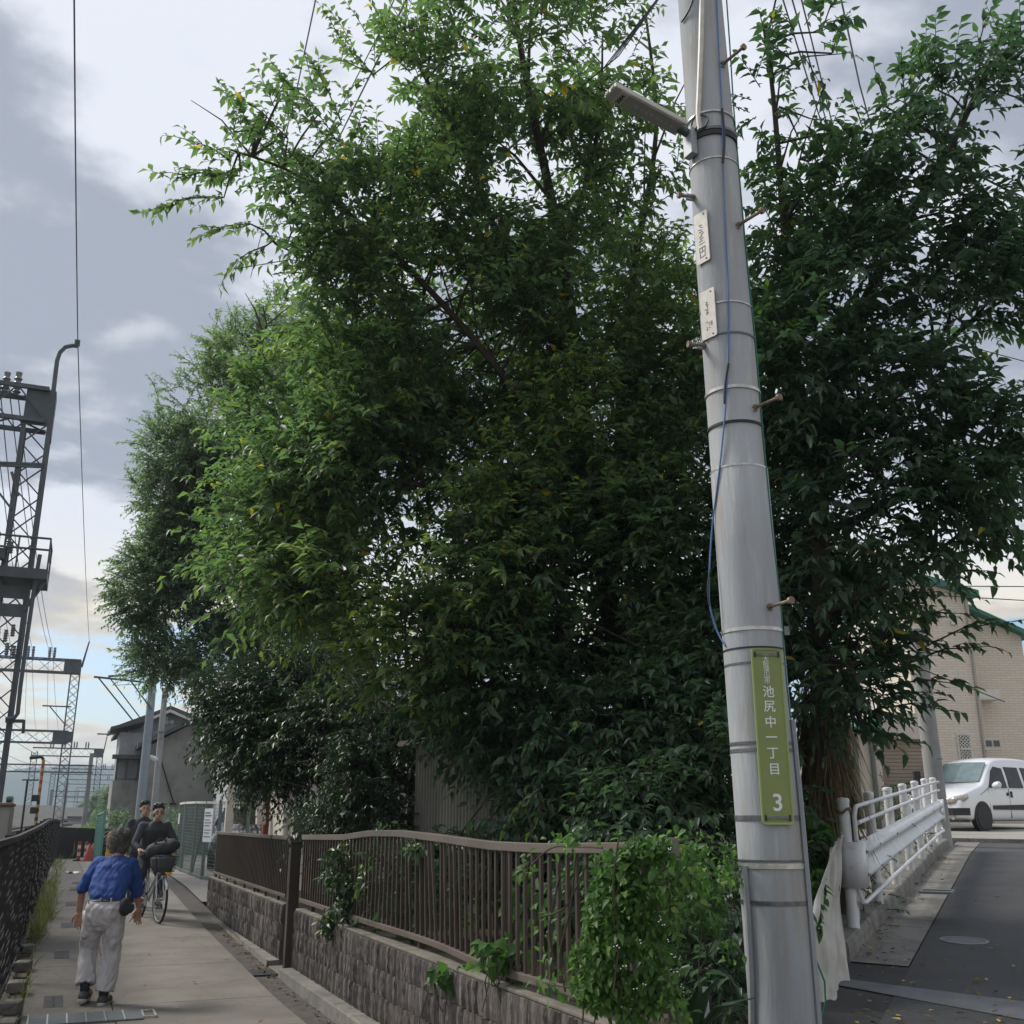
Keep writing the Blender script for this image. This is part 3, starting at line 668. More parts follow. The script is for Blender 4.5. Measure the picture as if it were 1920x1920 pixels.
for y in (HS / 2 - .034, -HS / 2 + .034):
    MB().box((0, y, .004), (.125, .016, .006)).build('strap', m_band, sg)
    for x in (-.066, .066): MB().box((x, y, .0055), (.008, .03, .006)).build('strap_slot', m_black, sg)
def sy(yz): return HS / 2 - (yz + 80) / 1712 * HS
for ch, yz, dx in (('大', 25, -.006), ('阪', 80, -.006), ('狭', 135, -.006), ('山', 192, -.006), ('市', 247, -.006)):
    o = link('lettering', text_mesh(ch, .0365, m_letter, .0), sg); o.location = (dx, sy(yz), .0035)
for ch, yz, dx in (('池', 352, -.003), ('尻', 500, -.003), ('中', 652, -.003), ('一', 800, -.003), ('丁', 957, -.003), ('目', 1110, .0)):
    o = link('lettering', text_mesh(ch, .068, m_letter, .0006), sg); o.location = (dx, sy(yz), .0035)
o = link('lettering', text_mesh('3', .125, m_letter, .0018), sg); o.location = (.004, sy(1425), .0035)

# two white plates on the left flank of the pole
def plate(v0, v1, al, w, label, strokes):
    z1, z0 = pz(v0, 1310), pz(v1, 1320); zc = (z0 + z1) / 2; h = z1 - z0
    nv = Rt * math.sin(R_(al)) - Hd * math.cos(R_(al))
    t = thing('number_plate', label, 'plate', local=True); frame_obj(t, pang(zc, al, prad(zc) + .012), np.cross([0, 0, 1.], nv), ax)
    MB().prism(rrect(w, h, .012, -.004, 4), (0, 0, .006)).build('plate', m_plate, t, bevel=.001)
    k = MB()
    for x, y, sx, sy_, rot in strokes: k.box((x * w, y * h, .0028), (sx * w, sy_ * h, .002), rot)
    k.build('faded_marks', M('faded_ink', (.16, .16, .16), rough=.7) if 'faded_ink' not in bpy.data.materials else bpy.data.materials['faded_ink'], t)
    for y in (h / 2 - .02, -h / 2 + .02): MB().lathe((w * .25, y, .001), [(0, 0), (.006, 0), (.006, .004), (0, .004)], 8).build('rivet', m_rust, t)
r_ = random.Random(3)
mk = [(.0 + r_.uniform(-.08, .08), .25 - i * .045, r_.uniform(.15, .3), .012, r_.uniform(-.5, .5)) for i in range(8)]
mk += [(x, y, .42, .008, .05) for x, y in ((0, -.12), (0, -.2), (0, -.28), (0, -.38))] + [(x, -.24, .04, .1, 0) for x in (-.2, 0, .2)] + [(x, -.34, .035, .07, 0) for x in (-.18, .18)]
plate(416, 508, -54, .115, 'upper white number plate with black marks on the left flank of the pole', mk)
mk = [(-.05 + r_.uniform(-.06, .06), .25 - i * .03, r_.uniform(.08, .22), .01, r_.uniform(-.9, .9)) for i in range(9)] + [(r_.choice((-.12, .05, .2)), -.16 - i * .016, r_.uniform(.06, .14), .008, r_.uniform(-.6, .6)) for i in range(11)]
plate(560, 648, -52, .12, 'lower white plate with faint writing on the left flank of the pole', mk)

# LED street light on the pole
p0 = pang(pz(266, 1300), -62, .19); dl = -Rt * .47 - Hd * .25 + Up * .085; LL = float(np.linalg.norm(dl)) + .03; dl = dl / np.linalg.norm(dl)
side = np.cross(dl, [0, 0, 1.]); side /= np.linalg.norm(side); topv = np.cross(side, dl)
lamp = thing('street_light', 'flat grey LED street light clamped to the utility pole', 'street light', local=True)
frame_obj(lamp, p0 + dl * .06, dl, topv)                            # local x along the lamp, y up
m_lamp = M('lamp_housing', (.58, .57, .53), (.48, .47, .44), 9, .5, .2)
MB().span((.0, -.012, -.068), (LL, .028, .068)).build('housing', m_lamp, lamp, bevel=.009)
MB().span((.03, -.0175, -.056), (LL - .12, -.0125, .056)).build('diffuser', M('lamp_lens', (.42, .43, .43), (.36, .37, .37), 12, .25), lamp)
for i in range(8): MB().lathe((.08 + i * .04, -.0195, .0), [(0, 0), (.007, 0), (.006, .003), (0, .003)], 8, 'y').build('led', m_plate, lamp)
MB().span((LL - .118, -.0165, -.06), (LL - .055, -.0128, .06)).build('label_patch', m_plate, lamp)
me = text_mesh('2004', .04, m_ink, .0006); o = link('lettering', me, lamp); o.location = (LL - .085, -.0175, .005); o.rotation_euler = (R_(90), R_(90), 0)
MB().span((LL - .008, -.006, -.05), (LL + .004, .02, -.01)).build('end_slot', m_black, lamp); MB().span((LL - .008, -.006, .01), (LL + .004, .02, .05)).build('end_slot', m_black, lamp)
MB().tube([(.02, .0, 0), (-.06, -.01, 0), (-.1, -.02, 0)], .03, 10).build('arm', M('lamp_arm', (.11, .13, .15), (.08, .09, .1), 9, .5, .3), lamp, smooth=True)
q = pang(pz(285, 1296), -62, .185); MB().box(q, (.05, .09, .2), YAW + R_(28)).build('pole_bracket', m_galv, pole, bevel=.005)

# ================================================================== OVERHEAD WIRES
def wire(label, pts, r=.008, sag=.0, group=None, name='overhead_wire', mat=None, n=14):
    P = [np.array(p, float) for p in pts]; out_ = []
    for a, b in zip(P[:-1], P[1:]):
        for i in range(n): t = i / n; out_.append(a * (1 - t) + b * t - np.array([0, 0, sag * 4 * t * (1 - t)]))
    out_.append(P[-1]); o = MB().tube(out_, r, 4).build(name, mat or m_cable); return tag(o, label, 'wire', group)
wire('black overhead cable crossing the sky above the left of the trees', [Po(598, -30, 13), Po(556, 170, 17), Po(470, 520, 30)], .010)
wire('thick black overhead cable at the top centre above the tree', [Po(775, -30, 11), Po(722, 85, 13), Po(600, 330, 20)], .012)
wire('second black overhead cable beside the thick one at the top centre', [Po(752, -30, 11.4), Po(712, 60, 13), Po(590, 300, 20)], .008)
for k in range(4):
    wire(('uppermost', 'second', 'third', 'lowest')[k] + ' thin black cable in the bundle running left from the pole top', [Po(1262 - k * 7, -40 + k * 9, 7.6), Po(1160 - k * 9, 105 + k * 7, 9.5), Po(830 - 8 * k, 380 + k * 10, 17)], .006, 0, 'cable bundle left of the pole')
for k in range(3):
    wire(('leftmost', 'middle', 'rightmost')[k] + ' of three parallel thin cables behind the right tree', [Po(1462 + k * 18, -20, 10), Po(1540 + k * 10, 230, 13), Po(1620 + k * 8, 480, 18)], .008, 0, 'parallel cables behind the right tree')
wire('single overhead cable crossing the sky at the upper right', [Po(1573, -20, 12), Po(1612, 160, 15), Po(1700, 480, 22)], .011)
wire('short overhead cable at the right edge of the picture by the tree', [Po(1780, 640, 14), Po(1930, 680, 15)], .008)
for k, (a, b) in enumerate(((1116, 1127), (1104, 1100))):
    wire(('black' if k == 0 else 'thin upper') + ' service cable running to the beige house roof on the right', [Po(1650, a - 6, 24), Po(1940, b, 30)], .014)

# ================================================================== GUARDRAIL ON THE RIGHT
gr = thing('guardrail', 'white steel guardrail with W beam and pipe rails beside the climbing road', 'guardrail', st(5, 0, .15))
def gz(s, t, z): return np.array(st(s, t, .15 + z))
NP = 7; Lg = 10.05
for i in range(NP):
    s = .0 + Lg * i / (NP - 1); p = gz(s, 0, 0)
    po = MB().lathe(p - np.array([0, 0, .12]), [(.05, 0), (.05, 1.145)], 18).build('post', m_white, gr, smooth=True)
    MB().lathe(p + np.array([0, 0, 1.02]), [(.055, 0), (.055, .022), (.045, .036), (.02, .042)], 18).build('post_cap', m_white, gr, smooth=True)
for z, off in ((.985, .095), (.845, .095)):
    pts = [gz(s, off, z) for s in np.linspace(.12, Lg - .1, 16)]
    if z > .9:
        pts = [gz(.01, off - .01, .70), gz(.0, off - .01, .90), gz(.025, off, .965), gz(.07, off, .985)] + pts + [gz(Lg + .05, off, .98), gz(Lg + .12, .03, .95), gz(Lg + .12, .02, .75)]
    MB().tube(pts, .019, 10).build('pipe_rail', m_white, gr, smooth=True)
pts = [gz(.02, .05, .62), gz(.02, .06, .30), gz(.03, .09, .20)] + [gz(s, .095, .185) for s in np.linspace(.12, Lg, 14)] + [gz(Lg + .12, .06, .22), gz(Lg + .13, .02, .45)]
MB().tube(pts, .02, 10).build('bottom_pipe', m_white, gr, smooth=True)
# W beam
sec = [(.062, .335), (.068, .35), (.105, .372), (.142, .392), (.145, .43), (.108, .462), (.086, .49), (.086, .525), (.108, .553), (.145, .585), (.142, .623), (.105, .643), (.068, .665), (.062, .68)]
bm_ = MB(); bm_.grid([[gz(s, t, z) for t, z in sec] for s in np.linspace(.16, Lg - .02, 12)])
o = bm_.build('w_beam', m_white, gr, smooth=True, angle=60); sd_ = o.modifiers.new('thick', 'SOLIDIFY'); sd_.thickness = .006
def sleeve(s0, sgn):
    path = [(.24, .132), (.02, .14), (-.04, .134), (-.075, .112), (-.092, .07), (-.095, .0), (-.085, -.07)]
    b = MB(); b.grid([[gz(s0 + sgn * a, t, z) for z in ((.345, .672) if a > .2 else (.318, .698))] for a, t in path]); o = b.build('end_sleeve', m_white, gr, smooth=True, angle=50); m = o.modifiers.new('thick', 'SOLIDIFY'); m.thickness = .006
sleeve(.03, 1); sleeve(Lg + .03, -1)
for s in (.18, 1.1, 2.6, 4.3, 6, 7.7, 9.2):
    for dz in (.41, .60):
        for ds in (-.03, .03): MB().lathe(gz(s + ds, .14, dz), [(0, 0), (.011, 0), (.008, .008), (0, .008)], 8, 'x').build('bolt', m_band, gr)
# white post row set back from the rail
for i, (u, v0, v1, dpt) in enumerate(((1742, 1478, 1560, 19.5), (1735, 1476, 1560, 20.5), (1726, 1474, 1560, 21.5), (1711, 1494, 1600, 16.2))):
    p = Po(u, v1, dpt); p[2] = float(zroad(p[0], p[1])); q = Po(u, v0, dpt)
    t = thing('white_post', ('rearmost white round post behind the guardrail far end', 'middle white round post behind the guardrail far end', 'foremost white round post of the three at the guardrail far end', 'white round post half hidden in the shrub behind the guardrail')[(2, 1, 0, 3)[i]], 'post', tuple(p))
    MB().lathe(p - np.array([0, 0, .1]), [(.06, 0), (.06, q[2] - p[2] + .1)], 16).build('shaft', m_white, t, smooth=True); MB().lathe((p[0], p[1], q[2]), [(.066, 0), (.066, .025), (.04, .045)], 16).build('cap', m_white, t, smooth=True)

# white tarpaulin tied between the guardrail and the pole
tp = thing('tarpaulin', 'creased off-white tarpaulin sheet hanging beside the pole, tied to the guardrail post', 'tarpaulin', tuple(Po(1560, 1890, 7.2)))
m_tarp = M('tarp', (.50, .48, .43), (.40, .385, .345), 3, .75, c3=(.28, .26, .22), s3=4, a3=.35, bump=.6, bscale=9)
rows = [  # left edge, right edge, per height (u,v,depth)
    ((1556, 1590, 7.9), (1580, 1560, 8.5)), ((1540, 1640, 7.5), (1577, 1610, 8.4)), ((1524, 1690, 7.1), (1575, 1680, 8.3)), ((1516, 1740, 6.9), (1580, 1740, 8.0)), ((1518, 1800, 6.8), (1584, 1800, 7.7)), ((1520, 1860, 6.7), (1590, 1858, 7.4)), ((1520, 1935, 6.5), (1578, 1905, 7.0))]
Gt = []
for i in range(25):
    f = i / 24 * (len(rows) - 1); k = min(int(f), len(rows) - 2); t = f - k
    a = Po(*rows[k][0]) * (1 - t) + Po(*rows[k + 1][0]) * t; b = Po(*rows[k][1]) * (1 - t) + Po(*rows[k + 1][1]) * t
    r = []
    for j in range(21):
        w = j / 20; p = a * (1 - w) + b * w
        fold = .075 * math.sin(w * 11 + i * .11) * (.4 + .6 * i / 24) + .04 * abs(math.sin(w * 17 - i * .35)) + .025 * math.sin(w * 31 + i * .5) + .02 * math.sin(i * .8 + w * 4)
        r.append(p - Hd * fold)
    Gt.append(r)
o = MB().grid(Gt).build('sheet', m_tarp, tp, smooth=True, angle=180); md = o.modifiers.new('thick', 'SOLIDIFY'); md.thickness = .004
k = gz(0, 0, .95); MB().tube([k + np.array([.065 * math.cos(a), .065 * math.sin(a), .02 * math.sin(a * 3)]) for a in np.linspace(0, 12.5, 40)], .012, 6).build('tie_rope', m_rust, tp, smooth=True)
fl = []
for i in range(9):
    fl.append([gz(-.02 + .28 * (j / 6) * (1 - i / 10), .02 + .03 * math.sin(j * 1.3 + i * .4), .33 - .27 * i / 8 + .03 * math.sin(j)) for j in range(7)])
o = MB().grid(fl).build('loose_flap', m_tarp, tp, smooth=True, angle=180); md = o.modifiers.new('thick', 'SOLIDIFY'); md.thickness = .004
dp = tag(MB().tube([Po(1322, 1850, 5.2), Po(1330, 1960, 5.1)], .014, 8).build('grey_stake', m_galv, smooth=True), 'thin pale grey stake standing among the leaves left of the pole foot', 'stake')

# ================================================================== FAR CONCRETE POLE, HOUSES AND VAN ON THE RIGHT
pb_ = Po(1768, 1585, 19); pt_ = Po(1712, 1180, 19); dv = (pt_ - pb_); zb0 = float(zroad(pb_[0], pb_[1]))
fp = thing('concrete_pole', 'grey concrete pole behind the guardrail end with the white van beside it', 'pole', (pb_[0], pb_[1], zb0))
topp = np.array([pb_[0] - .07, pb_[1], 5.2]); MB().tube([(pb_[0], pb_[1], zb0 - .2), topp], [.175, .155], 20).build('shaft', M('pole_concrete', (.34, .34, .335), (.27, .27, .265), 3, .8, bump=.2, bscale=40, c3=(.2, .2, .2), s3=4, a3=.3), fp, smooth=True)
for z in (2.75, 1.95): MB().lathe((pb_[0] - .01, pb_[1], z), [(.155, 0), (.17, 0), (.17, .02), (.155, .02)], 20).build('band', m_band, fp)
for z in (2.4, 3.1):
    c = np.array([pb_[0], pb_[1], z]) - Hd * .155 - Rt * .03; MB().lathe(c, [(0, 0), (.018, 0), (.018, .02), (0, .02)], 8, 'y').build('bolt_hole', m_black, fp)

m_siding = M('beige_siding', (.46, .40, .33), (.40, .35, .29), 2.4, .85, bump=.5, bscale=14, stretch=(1, 1, 3), c3=(.52, .47, .40), s3=9, a3=.5)
def brick_mat(name, c1, c2, cm, sc, w=.6, h=.16):
    m = bpy.data.materials.new(name); m.use_nodes = True; t = m.node_tree; b = t.nodes['Principled BSDF']; b.inputs['Roughness'].default_value = .85
    tcn = t.nodes.new('ShaderNodeTexCoord'); sp = t.nodes.new('ShaderNodeSeparateXYZ'); t.links.new(tcn.outputs['Object'], sp.inputs[0])
    ad = t.nodes.new('ShaderNodeMath'); t.links.new(sp.outputs[0], ad.inputs[0]); t.links.new(sp.outputs[1], ad.inputs[1]); cb = t.nodes.new('ShaderNodeCombineXYZ'); t.links.new(ad.outputs[0], cb.inputs[0]); t.links.new(sp.outputs[2], cb.inputs[1])
    br = t.nodes.new('ShaderNodeTexBrick'); br.inputs['Color1'].default_value = lin(c1); br.inputs['Color2'].default_value = lin(c2); br.inputs['Mortar'].default_value = lin(cm)
    br.inputs['Scale'].default_value = sc; br.inputs['Brick Width'].default_value = w; br.inputs['Row Height'].default_value = h; br.inputs['Mortar Size'].default_value = .012; t.links.new(cb.outputs[0], br.inputs['Vector'])
    nz = t.nodes.new('ShaderNodeTexNoise'); nz.inputs['Scale'].default_value = 6; mx = t.nodes.new('ShaderNodeMix'); mx.data_type = 'RGBA'; mx.blend_type = 'MULTIPLY'; mx.inputs[0].default_value = .5
    t.links.new(br.outputs['Color'], mx.inputs[6]); t.links.new(nz.outputs['Color'], mx.inputs[7]); t.links.new(br.outputs['Color'], b.inputs['Base Color'])
    bp = t.nodes.new('ShaderNodeBump'); bp.inputs['Strength'].default_value = .6; bp.inputs['Distance'].default_value = .02; t.links.new(br.outputs['Fac'], bp.inputs['Height']); bp.invert = True; t.links.new(bp.outputs[0], b.inputs['Normal'])
    return m
m_brick = brick_mat('stone_siding', (.70, .63, .54), (.64, .575, .49), (.55, .49, .41), 1.0, .34, .085)
# local frame for the right-hand houses: x along photo right, y away
def loc(o, u, v, dpt, z):
    p = Po(u, v, dpt); o.location = (p[0], p[1], z); o.rotation_euler = (0, 0, YAW)
zP = 1.45
hr = thing('beige_house', 'tall beige stone-clad house with green roof trim behind the white van', 'house', local=True); loc(hr, 1740, 1545, 33, zP)
def hx(u, dpt=33): return float((Po(u, 1540, dpt) - Po(1740, 1540, dpt)) @ Rt)
def hzv(v, dpt=33, u=1800): return float(Pd(u, v, float((Po(1740, 1545, dpt) - C0) @ Hd))[2]) - zP
x0, x1 = hx(1738), hx(1868); zt1 = hzv(1102)
w = MB(); w.prism([(x0, 0, -.3), (x1, 0, -.3), (x1, 0, zt1 - .35), (x0 + .2, 0, zt1 + .5), (x0, 0, zt1 + .5)], (0, 8, 0)); w.build('wall', m_brick, hr)
x2 = hx(1990); w = MB(); w.prism([(x1 + .002, .9, -.3), (x2, .9, -.3), (x2, .9, zt1 - 1.5), (x1 + .002, .9, zt1 - .5)], (0, 7, 0)); w.build('side_wall', m_brick, hr)
m_gtrim = M('green_trim', (.02, .13, .095), (.03, .16, .12), 5, .5)
rf = MB(); rf.prism([(x0 - .2, -.35, zt1 + .45), (x1 + .25, -.35, zt1 - .36), (x1 + .25, -.35, zt1 - .16), (x0 - .2, -.35, zt1 + .66)], (0, 9, 0)); rfo = rf.build('roof', m_gtrim, hr)
rf = MB(); rf.prism([(x1 + .002, .5, zt1 - .5), (x2 + .2, .5, zt1 - 1.6), (x2 + .2, .5, zt1 - 1.44), (x1 + .002, .5, zt1 - .35)], (0, 7.5, 0)); rf.build('lower_roof', m_gtrim, hr)
for xx, ya, zt_ in ((x1 - .1, -.06, zt1 - .4), (hx(1880), .84, zt1 - 1.1)):
    MB().tube([(xx, ya, -.2), (xx, ya, zt_)], .045, 10).build('downpipe', M('pipe_beige', (.36, .33, .29), rough=.5) if 'pipe_beige' not in bpy.data.materials else bpy.data.materials['pipe_beige'], hr, smooth=True)
def lattice_window(par, xa, xb_, za, zb1, y, n=5):
    f = MB(); f.span((xa - .06, y - .05, za - .06), (xb_ + .06, y + .02, zb1 + .06)); fo = f.build('window', m_plate, par, bevel=.01)
    g = MB(); g.span((xa, y - .062, za), (xb_, y - .052, zb1)); g.build('pane', m_glass, fo)
    wdt = xb_ - xa; hh = zb1 - za; k = wdt * 1.0; z = za - k
    bars = MB()
    while z < zb1:
        for sgn in (1, -1):
            pa = (xa, z) if sgn == 1 else (xb_, z); t0 = max(0, (za - z) / k); t1 = min(1, (zb1 - z) / k)
            if t1 > t0: bars.bar((pa[0] + sgn * wdt * t0, y - .075, z + k * t0), (pa[0] + sgn * wdt * t1, y - .075, z + k * t1), .022, .02, (0, 1, 0))
        z += k / 3
    bars.bar((xa, y - .08, (za + zb1) / 2), (xb_, y - .08, (za + zb1) / 2), .05, .03, (0, 1, 0)); bars.build('lattice', m_plate, fo)
lattice_window(hr, hx(1816), hx(1836), hzv(1431), hzv(1378), -.002)
mb_ = MB(); mb_.span((hx(1861), -.14, hzv(1408)), (hx(1893), -.002, hzv(1386))); mbo = mb_.build('meter_box', M('meter_beige', (.5, .47, .4), rough=.5), hr, bevel=.015)
for ua, ub in ((1864, 1875), (1879, 1890)): MB().span((hx(ua), -.155, hzv(1400)), (hx(ub), -.142, hzv(1389))).build('meter_glass', m_glass, mbo)
MB().span((hx(1776), -.12, hzv(1156)), (hx(1808), -.002, hzv(1149))).build('vent', m_black, hr); MB().span((hx(1827), -.14, hzv(1172)), (hx(1838), -.002, hzv(1163))).build('junction_box', m_plate, hr, bevel=.02)
bal = MB(); bal.span((hx(1870), .3, hzv(1310)), (hx(1915), .88, hzv(1292))); bal.build('balcony', m_plate, hr, bevel=.01)
# low cream building with roller shutter
lb = thing('cream_garage', 'low cream garage building with a brown roller shutter left of the beige house', 'building', local=True); loc(lb, 1600, 1540, 27, zP)
def lx(u): return float((Po(u, 1540, 27) - Po(1600, 1540, 27)) @ Rt)
def lz(v): return hzv(v, 27, 1680)
m_cream = M('cream_render', (.55, .49, .42), (.48, .43, .37), 1.5, .85, bump=.3, bscale=40)
MB().span((lx(1560), 0, -.3), (lx(1664), 6, lz(1362))).build('wall', m_cream, lb)
MB().prism([(lx(1555), -.3, lz(1372)), (lx(1664), -.3, lz(1372)), (lx(1664), -.3, lz(1340)), (lx(1620), -.3, lz(1372) + .12)], (0, 6.6, 0)).build('roof', m_gtrim, lb)
MB().span((lx(1664) + .002, .3, lz(1384)), (lx(1772), 6, lz(1335))).build('lintel', m_cream, lb)
MB().span((lx(1664) + .002, 1.3, -.3), (lx(1772), 1.4, lz(1384))).build('recess_wall', m_cream, lb)
shu = MB(); n = 26; zt_ = lz(1386)
for i in range(n): shu.span((lx(1664) + .02, .55, -.2 + (zt_ + .2) * i / n + .006), (lx(1772), .585, -.2 + (zt_ + .2) * (i + 1) / n - .006))
shu.span((lx(1664) + .02, .60, -.2), (lx(1772), .61, zt_)); shu.build('roller_shutter', M('shutter_brown', (.33, .265, .205), (.29, .235, .18), 2, .6, .1), lb)
for u in (1614, 1646): MB().tube([(lx(u), -.08, -.2), (lx(u), -.08, lz(1370))], .06, 10).build('downpipe', M('downpipe_dark', (.10, .115, .10), rough=.5) if 'downpipe_dark' not in bpy.data.materials else bpy.data.materials['downpipe_dark'], lb, smooth=True)
gt = thing('black_gate', 'black metal side gate in front of the roller shutter behind the guardrail', 'gate', local=True); loc(gt, 1665, 1540, 24, 1.35)
for a, b in (((0, 0, 0), (0, 0, 1.05)), ((.75, 0, 0), (.75, 0, 1.15))): MB().bar(a, b, .05).build('stile', m_black, gt)
MB().bar((-.02, 0, 1.05), (.8, 0, 1.2), .04).build('top_bar', m_black, gt); MB().span((.7, -.05, 0), (.85, .05, 1.42)).build('gate_pier', m_black, gt)
for i in range(6): MB().bar((.1 + .105 * i, 0, .1), (.1 + .105 * i, 0, 1.08 + .02 * i), .014).build('bar', m_black, gt)
MB().bar((0, 0, .1), (.75, 0, .1), .03).build('bottom_bar', m_black, gt)

# ---- white van (local: x forward, y left, z up)
vn = thing('white_van', 'white compact van with black bumper parked in front of the beige house', 'van', local=True)
axv = (2.12 * Rt + 1.5 * Hd); axv /= np.linalg.norm(axv); fwv = -axv
pf = Po(1840, 1558, 25.6)
zv = float(zroad(pf[0], pf[1])) + .035
yawv = math.atan2(fwv[1], fwv[0]); lf_ = np.array([-math.sin(yawv), math.cos(yawv)])
vis = 1.0 if np.dot(lf_, -Hd[:2]) > 0 else -1.0                     # which flank faces the photographer
org = pf[:2] - fwv[:2] * 1.18 - lf_ * (.72 * vis)
vn.location = (org[0], org[1], zv); vn.rotation_euler = (0, 0, yawv)
# stations: x, half width low, half width belt, half width top, z sill, z belt, z top
stn = [(1.99, .55, .60, .50, .34, .52, .66), (1.96, .74, .76, .66, .26, .55, .78), (1.80, .80, .815, .74, .22, .66, .90), (1.45, .825, .83, .76, .22, .78, 1.00), (1.02, .83, .835, .74, .22, .92, 1.10), (.90, .83, .835, .73, .22, .98, 1.18), (.45, .83, .835, .66, .22, 1.0, 1.62), (.22, .83, .835, .64, .22, 1.0, 1.76), (-.1, .83, .835, .64, .22, 1.0, 1.815), (-.9, .83, .835, .645, .22, 1.0, 1.835), (-1.6, .83, .83, .64, .22, 1.0, 1.81), (-1.88, .81, .82, .62, .24, 1.0, 1.74), (-1.97, .76, .79, .58, .30, 1.0, 1.6)]
G = []
for x, wl_, wb, wt, zs_, zb1, zt_ in stn:
    half = [(0, zs_), (wl_ * .9, zs_), (wl_, zs_ + .06), (wb, (zs_ + zb1) / 2), (wb, zb1), ((wb + wt) / 2 + .025, zb1 + (zt_ - zb1) * .5), (wt + .02, zt_ - (zt_ - zb1) * .12), (wt - .06, zt_ - .01), (0, zt_ + .015)]
    G.append([(x, y, z) for y, z in half] + [(x, -y, z) for y, z in half[-2:0:-1]])
bd = MB(); b_n = len(G[0]); vs = [p for r in G for p in r]; m = len(G)
bd.add(vs, [(i * b_n + k, i * b_n + (k + 1) % b_n, (i + 1) * b_n + (k + 1) % b_n, (i + 1) * b_n + k) for i in range(m - 1) for k in range(b_n)] + [tuple(range(b_n)), tuple((m - 1) * b_n + k for k in range(b_n))[::-1]])
m_van = M('van_paint', (.74, .76, .80), rough=.28, coat=.6)
bo = bd.build('body', m_van, vn, smooth=True, angle=60); sb = bo.modifiers.new('round', 'SUBSURF'); sb.levels = 2; sb.render_levels = 2
def vside(pts, name, mat, off=.012, par=vn):                          # panel on both flanks: (x,z) outline
    for sg_ in (1, -1):
        b = MB()
        def yat(x, z):
            for q0, q1 in zip(stn[:-1], stn[1:]):
                if q1[0] <= x <= q0[0]:
                    t = (q0[0] - x) / (q0[0] - q1[0]); q = [q0[i] * (1 - t) + q1[i] * t for i in range(7)]
                    wb, wt, zb1, zt_ = q[2], q[3], q[5], q[6]
                    return wb if z <= zb1 else float(np.interp(z, [zb1, zb1 + (zt_ - zb1) * .5, zt_ - (zt_ - zb1) * .12], [wb, (wb + wt) / 2 + .025, wt + .02]))
            return .83
        b.prism([(x, sg_ * (yat(x, z) + off), z) for x, z in pts], (0, -sg_ * .03, 0)); b.build(name, mat, par)
m_vglass = M('van_glass', (.012, .014, .016), rough=.08, spec=.25)
vside([(.80, 1.03), (-.02, 1.03), (-.02, 1.52), (.28, 1.56), (.45, 1.45)], 'side_window', m_vglass, .02)
vside([(-.14, 1.04), (-.78, 1.04), (-.76, 1.56), (-.16, 1.56)], 'side_window', m_vglass, .02)
vside([(-.92, 1.04), (-1.66, 1.04), (-1.6, 1.54), (-.92, 1.56)], 'side_window', m_vglass, .02)
vside([(.72, .50), (-.78, .50), (-.78, .63), (.72, .60)], 'rub_strip', m_black, .018); vside([(-1.55, .86), (-.98, .86), (-.98, .9), (-1.55, .9)], 'door_track', m_black, .01)
vside([(.03, .84), (-.06, .84), (-.06, .92), (.03, .92)], 'door_handle', m_black, .016); vside([(-.14, .80), (-.22, .80), (-.22, .95), (-.14, .95)], 'door_handle', m_black, .016)
for xs_v in (.84, -.08, -.85): vside([(xs_v, .30), (xs_v - .014, .30), (xs_v - .014, 1.02), (xs_v, 1.02)], 'door_seam', m_band, .004)
vside([(1.2, .84), (.86, .99), (.86, 1.0), (1.2, .85)], 'bonnet_seam', m_band, .004)
ws = MB(); ws.add([(.93, -.66, 1.17), (.93, .66, 1.17), (.40, .58, 1.66), (.40, -.58, 1.66), (.98, 0, 1.17), (.46, 0, 1.68)], [(0, 4, 5, 3), (4, 1, 2, 5)]); wo = ws.build('windscreen', M('windscreen_glass', (.16, .22, .23), (.10, .15, .16), 3, .08, spec=.9), vn); mm = wo.modifiers.new('t', 'SOLIDIFY'); mm.thickness = .03; mm.offset = 0
MB().tube([(1.0, -.6, 1.165), (1.03, 0, 1.165), (1.0, .6, 1.165)], .014, 6).build('wiper', m_black, vn)
MB().tube([(.32, 0, 1.79), (.22, 0, 2.0)], .006, 5).build('antenna', m_black, vn)
def wheel(par, c, r, w, sg_):
    t = MB().lathe((c[0], c[1] - w / 2, c[2]), [(r * .62, 0), (r * .92, .0), (r, .03), (r, w - .03), (r * .92, w), (r * .62, w)], 28, 'y').build('wheel', m_black, par, smooth=True)
    MB().lathe((c[0], c[1] - w / 2 + .012, c[2]), [(.02, 0), (r * .6, .01), (r * .63, w - .03), (.02, w - .024)], 20, 'y').build('rim', M('wheel_cover', (.10, .10, .105), (.05, .05, .055), 30, .4) if 'wheel_cover' not in bpy.data.materials else bpy.data.materials['wheel_cover'], t, smooth=True)
    return t
for x in (1.18, -1.42):
    for sg_ in (1, -1):
        MB().lathe((x, sg_ * .80 - .09, .33), [(.0, 0), (.37, 0), (.37, .115 if sg_ < 0 else .13), (0, .115 if sg_ < 0 else .13)], 26, 'y').build('wheel_arch', m_black, vn)
        wheel(vn, (x, sg_ * .765, .305), .305, .19, sg_)
bp_ = MB(); bp_.grid([[(x, y, z) for z in (.36, .44, .53)] for x, y in ((1.74, -.82), (1.93, -.76), (2.0, -.55), (2.035, 0), (2.0, .55), (1.93, .76), (1.74, .82))]); bpo = bp_.build('bumper_insert', m_black, vn); mm = bpo.modifiers.new('t', 'SOLIDIFY'); mm.thickness = .05; mm.offset = 0
sk = MB(); sk.grid([[(x, y, z) for z in (.20, .26)] for x, y in ((1.76, -.8), (1.95, -.72), (2.01, 0), (1.95, .72), (1.76, .8))]); sko = sk.build('front_skirt', m_black, vn); mm = sko.modifiers.new('t', 'SOLIDIFY'); mm.thickness = .05; mm.offset = 0
